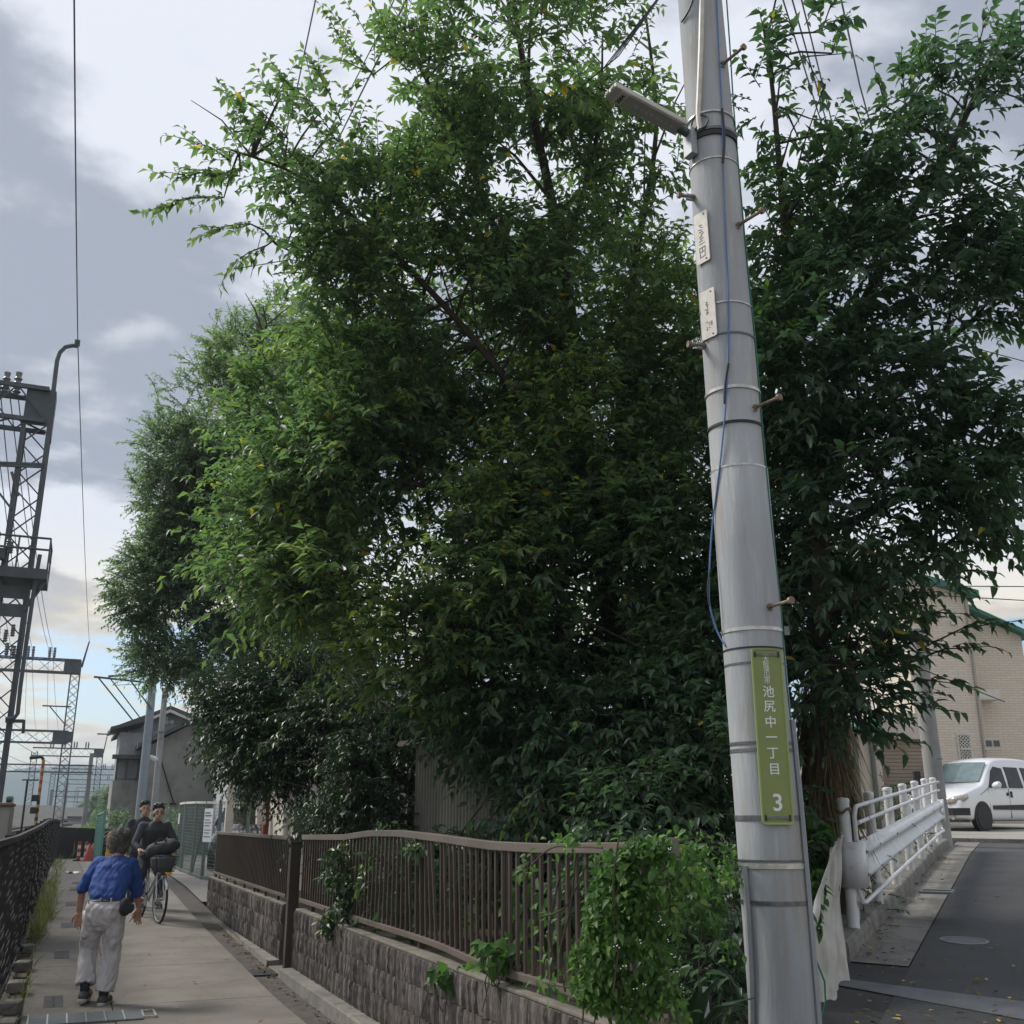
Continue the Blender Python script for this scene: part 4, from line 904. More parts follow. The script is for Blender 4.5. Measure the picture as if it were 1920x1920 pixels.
gl = MB(); gl.span((1.98, -.36, .60), (2.03, .36, .68)); gl.build('grille', m_black, vn, bevel=.01)
m_head = M('headlamp', (.55, .52, .46), (.35, .32, .28), 22, .08, .3, coat=.8)
for sg_ in (1, -1):
    h = MB(); h.grid([[(1.99 - .0 * i, sg_ * .42, .62 + .12 * i) for i in (0, 1)], [(1.965, sg_ * .60, .64 + .17 * i) for i in (0, 1)], [(1.86, sg_ * .77, .68 + .17 * i) for i in (0, 1)], [(1.74, sg_ * .815, .76 + .10 * i) for i in (0, 1)]]); ho = h.build('headlight', m_head, vn, smooth=True); mm = ho.modifiers.new('t', 'SOLIDIFY'); mm.thickness = .05; mm.offset = 0
    MB().lathe((1.97, sg_ * .52, .31), [(0, 0), (.06, 0), (.055, .03), (0, .03)], 14, 'x').build('fog_lamp', m_head, vn)
    mr_ = MB().tube([(.66, sg_ * .84, 1.06), (.66, sg_ * .93, 1.08), (.66, sg_ * 1.04, 1.1), (.66, sg_ * 1.07, 1.1)], [.03, .085, .085, .05], 10).build('door_mirror', m_van, vn, smooth=True)

# ================================================================== RAILWAY GANTRIES
def Py(u, v, y):
    d = ray(u, v); return C0 + d * (y / d[1])
def lattice(b, p, q, w, n, bar=.05, chord=.09, wdir=(1, 0, 0), ddir=(0, 1, 0), x2=True):
    p = np.array(p, float); q = np.array(q, float); W_ = np.array(wdir, float) * w / 2; D_ = np.array(ddir, float) * w / 2
    c = [W_ + D_, W_ - D_, -W_ - D_, -W_ + D_]
    for k in c: b.bar(p + k, q + k, chord)
    for i in range(n):
        a0 = p + (q - p) * i / n; a1 = p + (q - p) * (i + 1) / n
        for k in range(4):
            k2 = (k + 1) % 4
            if x2 or i % 2: b.bar(a0 + c[k], a1 + c[k2], bar, bar * .5)
            if x2 or not i % 2: b.bar(a0 + c[k2], a1 + c[k], bar, bar * .5)
    return b
def insul(par, p, h=.55, r=.07):
    MB().lathe(p, [(r * .5, 0), (r, .1 * h), (r * .6, .2 * h), (r, .3 * h), (r * .6, .4 * h), (r, .5 * h), (r * .6, .6 * h), (r, .7 * h), (r * .6, .8 * h), (r * .8, h)], 10).build('insulator', M('porcelain', (.17, .19, .19), (.12, .13, .13), 6, .35) if 'porcelain' not in bpy.data.materials else bpy.data.materials['porcelain'], par, smooth=True)
g1 = thing('railway_gantry', 'nearest steel lattice gantry tower with platform at the left edge', 'gantry', (-1.75, 29, 0))
Y1 = 29.0; xr = -1.76; w1 = .62
zt = float(Py(80, 740, Y1)[2]); zb_ = float(Py(80, 800, Y1)[2])
lattice(MB(), (xr, Y1, -.1), (xr, Y1, zb_), w1, 19, .055, .11, x2=False).build('lattice_post', m_tower, g1)
bm1 = MB(); lattice(bm1, (xr + .2, Y1, (zt + zb_) / 2), (-12.2, Y1, (zt + zb_) / 2), 1.0 * (zt - zb_), 14, .06, .11, (0, 0, 1), (0, 1, 0), False); bm1.build('lattice_beam', m_tower, g1)
lattice(MB(), (-11.8, Y1, -.1), (-11.8, Y1, zb_), w1, 19, .055, .11, x2=False).build('lattice_post', m_tower, g1)
MB().span((xr - .34, Y1 - .36, zb_ - .1), (xr + .36, Y1 - .33, zt + .02)).build('gusset_plate', m_tower, g1); MB().span((xr + .33, Y1 - .32, zb_ - .35), (xr + .38, Y1 + .32, zt + .02)).build('gusset_plate', m_tower, g1)
for u in (8, 30): insul(g1, Py(u, 742, Y1) + np.array([0, 0, .05]), .62, .11)
am = [Py(u, v, Y1) for u, v in ((92, 806), (97, 760), (104, 700), (107, 676), (112, 661), (122, 651), (136, 648), (146, 649))]
MB().tube(am, .06, 8).build('curved_arm', m_tower, g1, smooth=True); MB().box(Py(145, 643, Y1), (.14, .1, .16)).build('wire_clamp', m_tower, g1)
def zy(v, y=Y1, u=40): return float(Py(u, v, y)[2])
za, zc_ = zy(1094), zy(1075)
MB().span((xr - 2.5, Y1 - .75, za), (xr + .75, Y1 + .75, zc_)).build('platform', m_tower, g1)
for v0, v1 in ((1104, 1128), (1138, 1162)): MB().span((xr - 2.0, Y1 - .36, zy(v1)), (xr + .34, Y1 - .33, zy(v0))).build('gusset_plate', m_tower, g1)
zr_ = zy(1018)
for z in (zr_, (zr_ + zc_) / 2 + .1): MB().tube([(xr - 2.5, Y1 - .73, z), (xr + .73, Y1 - .73, z), (xr + .73, Y1 + .73, z)], .03, 6).build('handrail', m_tower, g1)
for x, y in ((-2.4, -.73), (-1.2, -.73), (.0, -.73), (.73, -.73), (.73, .73)): MB().tube([(xr + x, Y1 + y, zc_), (xr + x, Y1 + y, zr_)], .025, 6).build('handrail_post', m_tower, g1)
MB().bar((xr + .3, Y1 - .4, zy(1150)), (xr + .72, Y1 - .6, za), .07).build('platform_brace', m_tower, g1)
MB().tube([Py(u, v, Y1 - .6) for u, v in ((75, 1040), (66, 1090), (50, 1200), (38, 1290), (33, 1338), (26, 1347), (10, 1348))], .05, 8).build('conduit', m_tower, g1, smooth=True)
MB().span((xr - 1.5, Y1 - .62, zy(1060)), (xr - .3, Y1 - .35, zy(1040))).build('switch_box', m_tower, g1, bevel=.02)
for v in (868, 872): MB().bar(Py(-30, v - 1, Y1 - .4), Py(80, v + 3, Y1 - .4), .07).build('cross_arm', m_tower, g1)
MB().bar(Py(22, 885, Y1 - .4), Py(34, 930, Y1 - .4), .07).build('arm_brace', m_tower, g1); MB().bar(Py(-20, 900, Y1 - .4), Py(22, 955, Y1 - .4), .05).build('arm_brace', m_tower, g1)
MB().bar(Py(10, 1352, Y1 - .4), Py(45, 1352, Y1 - .4), .08).build('cross_arm', m_tower, g1); MB().bar(Py(45, 1350, Y1 - .4), Py(43, 1375, Y1 - .4), .07).build('arm_brace', m_tower, g1)
rr_ = random.Random(5)
for i in range(9):
    u = rr_.uniform(-6, 26); v = rr_.uniform(1000, 1040) if i < 4 else rr_.uniform(1185, 1260); insul(g1, Py(u, v, Y1 - .5), .3, .06)
def gantry(name_label, y, xR, xL, ztop_, zlow=None, w=.62, nins=5, spike=2.0, conc=False, bw=.75):
    g = thing('railway_gantry', name_label, 'gantry', (xR, y, 0))
    z0 = float(ztrack(y)) - .8
    if conc:
        for x in (xR, xL): MB().tube([(x, y, z0), (x, y, ztop_ + 1.6)], [.24, .19], 12).build('concrete_post', M('gantry_post_concrete', (.2, .2, .2), (.16, .16, .16), 2, .8) if 'gantry_post_concrete' not in bpy.data.materials else bpy.data.materials['gantry_post_concrete'], g, smooth=True)
    else:
        for x in (xR, xL): lattice(MB(), (x, y, z0), (x, y, ztop_), w, int(ztop_ / .62), .05, .10).build('lattice_post', m_tower, g)
    b = MB(); lattice(b, (xR + .3, y, ztop_), (xL - .3, y, ztop_), bw, int(abs(xR - xL) / 1.0), .06, .11, (0, 0, 1), (0, 1, 0), False); b.build('lattice_beam', m_tower, g)
    if not conc: MB().span((xR - .9, y - .4, ztop_ - bw / 2), (xR + .36, y - .37, ztop_ + bw / 2)).build('gusset_plate', m_tower, g)
    if zlow:
        b = MB(); lattice(b, (xR, y, zlow), (xL, y, zlow), bw * .9, int(abs(xR - xL) / 1.0), .06, .10, (0, 0, 1), (0, 1, 0), False); b.build('lattice_beam', m_tower, g); MB().span((xR - 1.1, y - .4, zlow - bw * .42), (xR + .34, y - .37, zlow + bw * .42)).build('gusset_plate', m_tower, g)
    if spike: MB().tube([(xR + .4, y, ztop_), (xR + .75, y, ztop_ + spike)], [.10, .06], 6).build('spike', m_tower, g)
    for i in range(nins): insul(g, (xR - 1.7 - 1.55 * (i // 2 * 1.0) - .35 * (i % 2), y, ztop_ + bw / 2), .95, .13)
    return g
Y2 = 90; p = Py(130, 1250, Y2); zt2 = float(p[2])
g2 = gantry('tall lattice gantry with two beams behind the nearest tower', Y2, float(Py(131, 1350, Y2)[0]), -11.5, zt2, float(Py(100, 1382, Y2)[2]), .68, 6, 2.1, False, 1.0)
za = float(Py(100, 1324, Y2)[2]); xR = float(Py(131, 1350, Y2)[0]); MB().bar((xR, Y2, za), (xR - 2.1, Y2, za), .1).build('cross_arm', m_tower, g2); MB().bar((xR - 1.6, Y2, za), (xR - .2, Y2, za - 1.5), .08).build('arm_brace', m_tower, g2)
gantry('low gantry of lattice beam on grey concrete posts along the track', 118, float(Py(168, 1450, 118)[0]), float(Py(6, 1450, 118)[0]), float(Py(100, 1441, 118)[2]), None, .5, 0, 0, True, .7)
Y3 = 165; gantry('pale distant lattice gantry with a row of insulators, third along the track', Y3, float(Py(184, 1450, Y3)[0]), float(Py(60, 1450, Y3)[0]), float(Py(100, 1410, Y3)[2]), None, .75, 8, 3.2, False, 1.1)
lab = ['fourth gantry along the track, faint in the haze', 'fifth gantry along the track, small and faint in the haze', 'sixth gantry along the track, very small in the haze', 'farthest gantry on the track before the hills']
for i, y in enumerate((215, 262, 315, 375)):
    xc = float(np.interp(y, [165, 400], [1.5, 14])); gantry(lab[i], y, xc + 5.6, xc - 6.5, 10.5 - .3 * i, 6.5 - .2 * i, .8, 4, 2.5, False, 1.0)
# railway wires
for k, (x, z) in enumerate(((-.95, 14.3),)):
    a0 = Py(146, 645, Y1); wire('single wire rising from the curved arm of the near tower', [a0 + (a0 - np.array([Py(153, 1205, Y2)[0], Y2, Py(153, 1205, Y2)[2]])) * .55 + np.array([0, 0, 1.0]), a0, np.array([xR + .75, Y2, zt2 + 2.1])], .014, .35)
for k in range(5):
    a = Py(30 - 16 * k, 705, Y1); b = np.array([xR - 1.9 - 1.5 * (k // 2) - .3 * (k % 2), Y2, zt2 + 1.4]); b2 = np.array([-1.5 - 1.5 * k, Y3, float(Py(100, 1400, Y3)[2]) + 1.2])
    wire('thin feeder wire strung along the tops of the railway gantries', [a, b, b2], .016, .7, 'feeder wires along the gantry tops')
for k, (x, dz) in enumerate(((0, 5.3), (0, 6.4), (-4, 5.3), (-4, 6.4))):
    wire('contact wire hanging over the railway tracks', [np.array([float(xtrack(y)) + x, y, float(ztrack(y)) + dz]) for y in (15, 50, 90, 130, 165, 215, 262, 315)], .018, .25 if dz > 6 else .05, 'contact wires above the tracks', n=6)
# far masts between the gantries
for i, (u, v0, v1, y, r) in enumerate(((160, 1470, 1535, 130, .16), (118, 1470, 1530, 150, .14), (91, 1480, 1530, 140, .15), (205, 1460, 1530, 210, .2))):
    a = Py(u, v1, y); b = Py(u, v0, y); o = MB().tube([(a[0], a[1], float(zground(a[0], a[1])) - .2), (a[0], a[1], b[2])], r, 8).build('signal_mast', m_steel, smooth=True)
    tag(o, ('slim grey mast between the far gantries, second from the house', 'slim grey mast in the middle of the far gantries', 'leftmost slim grey mast among the far gantries', 'slim mast nearest the grey house among the far gantries')[i], 'mast')
# level-crossing post with red, yellow and black hoops
yc = 45.0; pc = Py(66, 1550, yc); ztp = float(Py(72, 1424, yc)[2])
cp_ = thing('crossing_post', 'striped red, yellow and black level crossing post beyond the railway fence', 'crossing post', (pc[0], yc, .3))
m_red = M('red_paint', (.32, .055, .04), rough=.5); m_yel = M('yellow_paint', (.36, .235, .055), rough=.5); z = .3; i = 0
hts = np.linspace(.3, ztp, 25)
for z0, z1 in zip(hts[:-1], hts[1:]):
    mt = (m_yel, m_black)[i % 2] if i < 14 else (m_red, m_yel)[i % 2]
    MB().lathe((pc[0], yc, z0), [(.06, 0), (.06, z1 - z0 - .003)], 12).build('hoop', mt, cp_, smooth=True); i += 1
MB().tube([(pc[0], yc, ztp), (pc[0] - .1, yc, ztp + .1), (pc[0] - .5, yc, ztp + .05)], .06, 8).build('lamp_arm', m_black, cp_)
for z in (1.35, 2.05, 2.5): MB().box((pc[0] - .12, yc - .1, z), (.26, .16, .24)).build('signal_lamp', m_black, cp_, bevel=.03)
cp2 = thing('dark_post', 'thin dark post beside the striped crossing post', 'post', (pc[0] - .5, yc + 1, .3)); MB().tube([(pc[0] - .5, yc + 1, .2), (pc[0] - .5, yc + 1, 3.2)], .04, 8).build('shaft', m_black, cp2); MB().bar((pc[0] - .7, yc + 1, 3.2), (pc[0] - .1, yc + 1, 3.2), .05).build('top_bar', m_black, cp2)
# relay cabinets
cb = thing('relay_cabinet', 'beige relay cabinet with a brown lid behind the railway fence at the left edge', 'cabinet', (-1.5, 16.5, .1))
MB().span((-2.4, 16, .1), (float(Py(19, 1530, 16)[0]), 17.1, float(Py(10, 1511, 16)[2]))).build('body', M('cabinet_beige', (.34, .32, .29), (.30, .285, .26), 3, .6), cb, bevel=.02); MB().span((-2.45, 15.95, float(Py(10, 1511, 16)[2]) + .002), (float(Py(21, 1530, 16)[0]), 17.15, float(Py(10, 1505, 16)[2]))).build('lid', M('cabinet_lid', (.24, .15, .10), (.2, .13, .09), 5, .7), cb, bevel=.01)
gb_ = thing('green_cabinet', 'small green equipment box showing above the beige cabinet', 'cabinet', (-2.6, 33, .3)); pa, pb2 = Py(10, 1506, 33), Py(25, 1492, 33)
MB().span((pa[0], 33, .2), (pb2[0], 33.6, pb2[2])).build('body', M('cabinet_green', (.10, .20, .15), (.085, .17, .13), 4, .55), gb_, bevel=.05); MB().span((pa[0] + .03, 32.97, pb2[2] - .3), (pb2[0] - .03, 32.99, pb2[2] - .1)).build('vent', m_black, gb_)

# ================================================================== GREY HOUSE AND POLES AT THE END OF THE ALLEY
m_stucco = M('grey_stucco', (.30, .30, .275), (.22, .22, .205), 1.1, .9, bump=.6, bscale=22, c3=(.10, .10, .09), s3=2.2, a3=.55)
m_panel = M('grey_panel', (.32, .33, .35), (.26, .27, .285), 3, .6, c3=(.15, .15, .15), s3=5, a3=.3)
m_tile = M('roof_tile', (.10, .095, .09), (.07, .066, .062), 5, .75, bump=.6, bscale=18)
hs = thing('grey_house', 'weathered grey two-storey house with stained stucco wall at the end of the alley', 'house', (4, 50, .4))
def q_(u, v, y): return Py(u, v, y)
pk_ = q_(318, 1330, 51); el_ = q_(234, 1362, 51); er_ = q_(372, 1352, 51); xl = el_[0] + .1; xR2 = 7.2
w = MB(); w.prism([(xl + .15, 51, .2), (xR2, 51, .2), (xR2, 51, pk_[2] - (xR2 - pk_[0]) * .42), (pk_[0], 51, pk_[2] - .12), (xl + .15, 51, el_[2] - .1)], (0, 8, 0)); w.build('gable_wall', m_panel, hs)
def roofslab(a, b, y0, y1, t, name):
    d = np.array([b[0] - a[0], b[1] - a[1]]); MB().prism([(a[0], y0, a[1]), (b[0], y0, b[1]), (b[0], y0, b[1] + t), (a[0], y0, a[1] + t)], (0, y1 - y0, 0)).build(name, m_tile, hs)
roofslab((el_[0] - .25, el_[2] - .12), (pk_[0], pk_[2] - .04), 50.5, 59.5, .16, 'roof'); roofslab((pk_[0] + .002, pk_[2] - .04), (xR2 + .3, pk_[2] - (xR2 - pk_[0]) * .42 + .02), 50.5, 59.5, .16, 'roof')
MB().prism([(el_[0] - .1, 50.46, el_[2] - .26), (pk_[0], 50.46, pk_[2] - .18), (pk_[0], 50.46, pk_[2] - .05), (el_[0] - .1, 50.46, el_[2] - .13)], (0, .035, 0)).build('barge_board', m_plate, hs); MB().prism([(pk_[0] + .002, 50.46, pk_[2] - .18), (xR2, 50.46, pk_[2] - (xR2 - pk_[0]) * .42 - .13), (xR2, 50.46, pk_[2] - (xR2 - pk_[0]) * .42), (pk_[0] + .002, 50.46, pk_[2] - .05)], (0, .035, 0)).build('barge_board', m_plate, hs)
a = q_(268, 1398, 46.5); b = q_(352, 1357, 46.5); xa = q_(262, 1500, 46.5)[0]; slope = (b[2] - a[2]) / (b[0] - a[0])
xe = 8.4; w = MB(); w.prism([(xa, 46.5, .2), (xe, 46.5, .2), (xe, 46.5, b[2] + (xe - b[0]) * slope * .3), (b[0], 46.5, b[2] - .1), (xa, 46.5, a[2] - .1)], (0, 4.4, 0)); w.build('stucco_wall', m_stucco, hs)
roofslab((xa - .3, a[2] - .12), (b[0], b[2] - .06), 46.1, 50.9, .17, 'lean_to_roof'); roofslab((b[0] + .002, b[2] - .06), (xe + .2, b[2] + (xe - b[0]) * slope * .3 + .02), 46.1, 50.9, .17, 'lean_to_roof')
yb_ = 47.5; xb0, xb1 = q_(210, 1480, yb_)[0], xa - .003
zA, zB, zC, zD = [float(q_(230, v, yb_)[2]) for v in (1372, 1420, 1463, 1540)]
MB().span((xb0, yb_, .2), (xb1, yb_ + 3.3, zC)).build('bay_base', m_stucco, hs); MB().span((xb0 + .12, yb_ + .3, zC + .002), (xb1, yb_ + 3.3, zA)).build('bay_wall', m_panel, hs)
MB().span((xb0 - .12, yb_ - .25, zB - .06), (xb1, yb_ + .29, zB + .10)).build('canopy', m_tile, hs); roofslab((xb0 - .3, zA + .05), (xb1, zA + .45), yb_ - .1, yb_ + 3.4, .14, 'bay_roof')
for ua, ub in ((220, 236), (239, 258)): MB().span((q_(ua, 1440, yb_)[0], yb_ + .24, zC + .08), (q_(ub, 1440, yb_)[0], yb_ + .297, zB - .1)).build('shutter', m_panel, hs)
for ua in (219, 237.5, 260): MB().span((q_(ua, 1440, yb_)[0] - .04, yb_ - .02, zC + .002), (q_(ua, 1440, yb_)[0] + .04, yb_ + .1, zB - .07)).build('bay_post', m_tile, hs)
MB().tube([(xa + .0, 46.42, .2), (xa + .05, 46.42, a[2] - .2)], .06, 8).build('downpipe', M('rust_pipe', (.19, .10, .085), rough=.6), hs, smooth=True)
for u, v in ((311, 1347), (322, 1354), (312, 1354)): MB().lathe(q_(u, v, 50.99), [(0, -.06), (.1, -.06), (.1, 0), (0, 0)], 12, 'y').build('vent_cap', m_plate, hs)
MB().tube([q_(297, 1410, 46.4), q_(326, 1507, 46.4)], .03, 6).build('wall_cable', m_black, hs); MB().tube([q_(270, 1509, 46.4), q_(330, 1507, 46.4)], .04, 6).build('wall_pipe', m_black, hs)
MB().bar(q_(182, 1376, 46.2), q_(216, 1377, 46.2), .05).build('aerial_boom', m_steel, hs)
for u in (186, 193, 200, 207): MB().bar(q_(u, 1377, 46.2) + np.array([0, -.35, 0]), q_(u, 1377, 46.2) + np.array([0, .35, 0]), .02).build('aerial_rod', m_steel, hs)
sp_ = thing('steel_mast', 'pale blue-grey steel mast with slanting cross arms in front of the grey house', 'mast', (float(q_(264, 1500, 43)[0]), 43, .4))
pb1 = q_(263, 1540, 43); xs_ = float(q_(270, 1450, 43)[0]); zt_ = float(q_(283, 1262, 43)[2]); m_mast = M('mast_bluegrey', (.25, .30, .33), (.21, .25, .28), 2, .5, .3)
MB().tube([(xs_, 43, .3), (xs_, 43, zt_)], [.19, .14], 16).build('shaft', m_mast, sp_, smooth=True)
for (u0, v0), (u1, v1), w_ in (((176, 1269), (270, 1279), .07), ((184, 1270), (250, 1352), .05), ((203, 1268), (240, 1266), .07), ((205, 1270), (262, 1345), .04), ((246, 1278), (284, 1330), .05), ((215, 1285), (266, 1282), .02)):
    MB().bar(q_(u0, v0, 42.8), q_(u1, v1, 42.8), w_).build('cross_arm', m_tower, sp_)
pp = thing('lamp_pole', 'slim pale concrete pole with a white street lamp in front of the stucco wall', 'pole', (float(q_(291, 1500, 44.5)[0]), 44.5, .4))
xp = float(q_(296, 1440, 44.5)[0]); MB().tube([(xp, 44.5, .3), (xp, 44.5, float(q_(310, 1290, 44.5)[2]))], [.14, .11], 14).build('shaft', M('pale_concrete', (.33, .34, .34), (.28, .29, .29), 3, .8), pp, smooth=True)
MB().tube([q_(295, 1421, 44.4), q_(285, 1416, 44.3)], [.03, .03], 6).build('lamp_arm', m_steel, pp); MB().tube([q_(296, 1424, 44.2), q_(291, 1424, 44.1), q_(280, 1418, 44.0)], [.05, .12, .05], 8).build('lamp_head', m_white, pp, smooth=True)
for v in (1372, 1374, 1384): MB().bar(q_(288, v, 44.3), q_(310, v, 44.3), .04).build('cross_arm', m_steel, pp)
# pale building beyond, cream house beside the lot, carport post
pbd = thing('pale_building', 'pale lavender-white building wall behind the carport post', 'building', (9, 42, .4)); MB().span((float(q_(434, 1480, 40)[0]), 40, .2), (14, 45, 7.2)).build('wall', M('pale_render', (.52, .52, .56), (.47, .47, .51), 1, .8), pbd); MB().span((float(q_(434, 1480, 40)[0]) - .3, 39.7, 7.202), (14.2, 45.2, 7.45)).build('roof', m_tile, pbd)
cw = thing('cream_house', 'cream rendered house wall with meter boxes behind the farther brown fence', 'house', (5.5, 18, .6))
xcw = float(Py(500, 1540, 20.5)[0]); MB().span((xcw, 16.2, .2), (xcw + 5, 20.5, 3.1)).build('wall', M('cream_wall', (.60, .54, .47), (.53, .48, .42), 1.3, .8), cw); MB().span((xcw - .25, 15.9, 3.102), (xcw + 5.2, 20.8, 3.3)).build('roof', m_tile, cw)
MB().tube([(xcw - .06, 18.3, .3), (xcw - .06, 18.3, 3.05)], .05, 8).build('downpipe', m_plate, cw, smooth=True); wi = MB().span((xcw - .03, 17.0, 1.2), (xcw + .01, 17.8, 2.2)).build('window', m_plate, cw); MB().span((xcw - .045, 17.08, 1.28), (xcw - .032, 17.72, 2.12)).build('pane', m_glass, wi)
MB().span((xcw - .09, 20.3, .4), (xcw + .0, 20.45, 2.3)).build('red_post', M('red_brown', (.25, .045, .03), rough=.6), cw)
for v in (1521, 1537): c = Py(494, v, 20.1); MB().box((c[0] - .05, 20.1, c[2]), (.16, .16, .17)).build('meter_box', m_plate, cw, bevel=.012)
cpz = Py(429, 1540, 22); cpo = thing('carport_post', 'plain cream square carport post behind the farther brown fence', 'post', (cpz[0], 22, .4)); MB().span((cpz[0] - .075, 21.93, .3), (cpz[0] + .075, 22.07, 3.0)).build('shaft', m_plate, cpo, bevel=.006); MB().span((cpz[0] - .1, 21.9, 3.002), (cpz[0] + .1, 22.1, 3.05)).build('cap', m_plate, cpo)

# ================================================================== MESH ENCLOSURE, BOLLARDS, CONES, CAR
m_mesh = M('green_wire', (.12, .17, .155), (.15, .19, .175), 4, .5, .3)
def meshpanel(par, a, b, h, z0, z1, cap=True):
    a = np.array(a, float); b = np.array(b, float); L = float(np.linalg.norm(b - a)); P = lambda t, z: np.array([*(a + (b - a) * t), z])
    w = MB(); n = int(h / .075)
    for i in range(n + 1): w.bar(P(0, z0 + .05 + h * i / n * .94), P(1, z1 + .05 + h * i / n * .94), .007)
    n = int(L / .075)
    for i in range(1, n): t = i / n; w.bar(P(t, z0 * (1 - t) + z1 * t + .05), P(t, z0 * (1 - t) + z1 * t + h * .99), .006)
    w.build('mesh_panel', m_mesh, par)
    MB().bar(P(0, z0 + h), P(1, z1 + h), .06, .05).build('top_rail', m_plate if cap else m_mesh, par); MB().bar(P(0, z0 + .05), P(1, z1 + .05), .05).build('bottom_rail', m_mesh, par)
def mpost(par, a, z, h): MB().tube([(a[0], a[1], z - .1), (a[0], a[1], z + h)], .04, 8).build('post', m_mesh, par, smooth=True)
en = thing('mesh_enclosure', 'green wire mesh enclosure fence curving along the right of the alley', 'fence', (3, 26, .42))
pts = [(2.86, 29.6), (2.84, 28.0), (2.9, 26.2), (2.98, 24.9), (3.16, 24.1), (3.75, 24.0)]
for a, b in zip(pts[:-1], pts[1:]): meshpanel(en, a, b, 1.62, float(zalley(a[1])), float(zalley(b[1])))
for a in pts: mpost(en, a, float(zalley(a[1])), 1.66)
MB().bar((2.9, 26.2, .5), (2.98, 24.9, 1.9), .03).build('brace', m_mesh, en)
sgn_ = thing('notice_board', 'white notice sheet with printed lines wired to the mesh enclosure', 'sign', (3.05, 24.5, 1.5)); a, b = np.array([2.985, 24.72]), np.array([3.10, 24.2])
pA = lambda t, z, e=0.0: np.array([*(a + (b - a) * t), z]) + np.array([-.07 - e, -.03, 0])
MB().add([pA(0, 1.22), pA(1, 1.22), pA(1, 1.92), pA(0, 1.92), pA(0, 1.22, .012), pA(1, 1.22, .012), pA(1, 1.92, .012), pA(0, 1.92, .012)], [(3, 2, 1, 0), (4, 5, 6, 7), (0, 1, 5, 4), (1, 2, 6, 5), (2, 3, 7, 6), (3, 0, 4, 7)]).build('sheet', m_letter, sgn_)
ln = MB()
for i, z in enumerate((1.83, 1.77, 1.68, 1.62, 1.56, 1.47, 1.41, 1.33)): ln.bar(pA(.12, z, .016), pA(.88 if i % 2 else .7, z, .016), .006, .026 if i < 2 else .016)
ln.build('printed_lines', M('blue_ink', (.10, .13, .28), rough=.6), sgn_)
tg_ = tag(MB().box((2.80, 29.1, 1.72), (.02, .16, .26)).build('white_tag', m_letter), 'small white tag on the far panel of the mesh enclosure', 'sign')
gf = thing('green_fence', 'pale green mesh fence panel seen edge-on at the left of the far bollard', 'fence', tuple(Py(190, 1600, 33) * (1, 1, 0) + (0, 0, .45)))
xg = float(Py(188, 1570, 33)[0]); xg2 = float(Py(184, 1570, 37)[0])
m_mesh2 = M('green_fence_paint', (.10, .24, .20), (.12, .26, .22), 3, .5)
mm_ = m_mesh; m_mesh = m_mesh2; meshpanel(gf, (xg, 31.5), (xg2, 35), 1.45, .45, .45, False); meshpanel(gf, (xg2, 35), (xg2 - .02, 38.5), 1.45, .44, .42, False)
for a in ((xg, 31.5), (xg2, 35), (xg2 - .02, 38.5)): mpost(gf, a, .42, 1.5)
m_mesh = mm_
def bollard(u, v1, y, label):
    p = Py(u, v1, y); z0 = float(zalley(y)); h = .95
    t = thing('bollard', label, 'bollard', (p[0], y, z0)); MB().lathe((p[0], y, z0 - .05), [(.075, 0), (.075, h - .02), (.07, h + .01), (.05, h + .04), (.02, h + .055)], 18).build('shaft', M('bollard_yellow', (.75, .36, .03), (.68, .32, .03), 6, .45) if 'bollard_yellow' not in bpy.data.materials else bpy.data.materials['bollard_yellow'], t, smooth=True)
    for z in (.86, .72, .52, .3): MB().lathe((p[0], y, z0 + z - .05), [(.074, 0), (.0765, 0), (.0765, .022), (.074, .022)], 18).build('reflective_band', m_plate, t)
bollard(316, 1641, 26.7, 'yellow bollard right of the cyclist beside the mesh enclosure'); bollard(200, 1641, 26.7, 'yellow bollard left of the cyclist, partly behind the man in the blue shirt')
def cone(u, v, y, label, striped):
    p = Py(u, v, y); z0 = float(zalley(y)); h = .48
    if striped:
        t = thing('marker_post', label, 'marker post', (p[0], y, z0)); n = 5
        MB().lathe((p[0], y, z0), [(.16, 0), (.16, .04), (.06, .05)], 14).build('base', m_black, t)
        for i in range(n): MB().lathe((p[0], y, z0 + .05 + i * .11), [(.05, 0), (.05, .107)], 12).build('hoop', (m_red, m_plate)[i % 2], t, smooth=True)
    else:
        t = thing('traffic_cone', label, 'traffic cone', (p[0], y, z0)); MB().box((p[0], y, z0 + .02), (.42, .42, .04)).build('base', m_red, t, bevel=.02); MB().lathe((p[0], y, z0 + .041), [(.17, 0), (.03, h), (.02, h + .01)], 18).build('body', m_red, t, smooth=True); MB().lathe((p[0], y, z0 + .25), [(.105, 0), (.08, .1)], 18).build('white_band', m_red, t)
cone(147, 1606, 38, 'leftmost red and white striped marker post at the far end of the alley', True); cone(160, 1606, 38, 'red and white striped marker post beside the front traffic cone', True); cone(166, 1606, 37.5, 'front red traffic cone at the far end of the alley', False); cone(173, 1606, 38.6, 'rear red traffic cone half hidden at the far end of the alley', False)
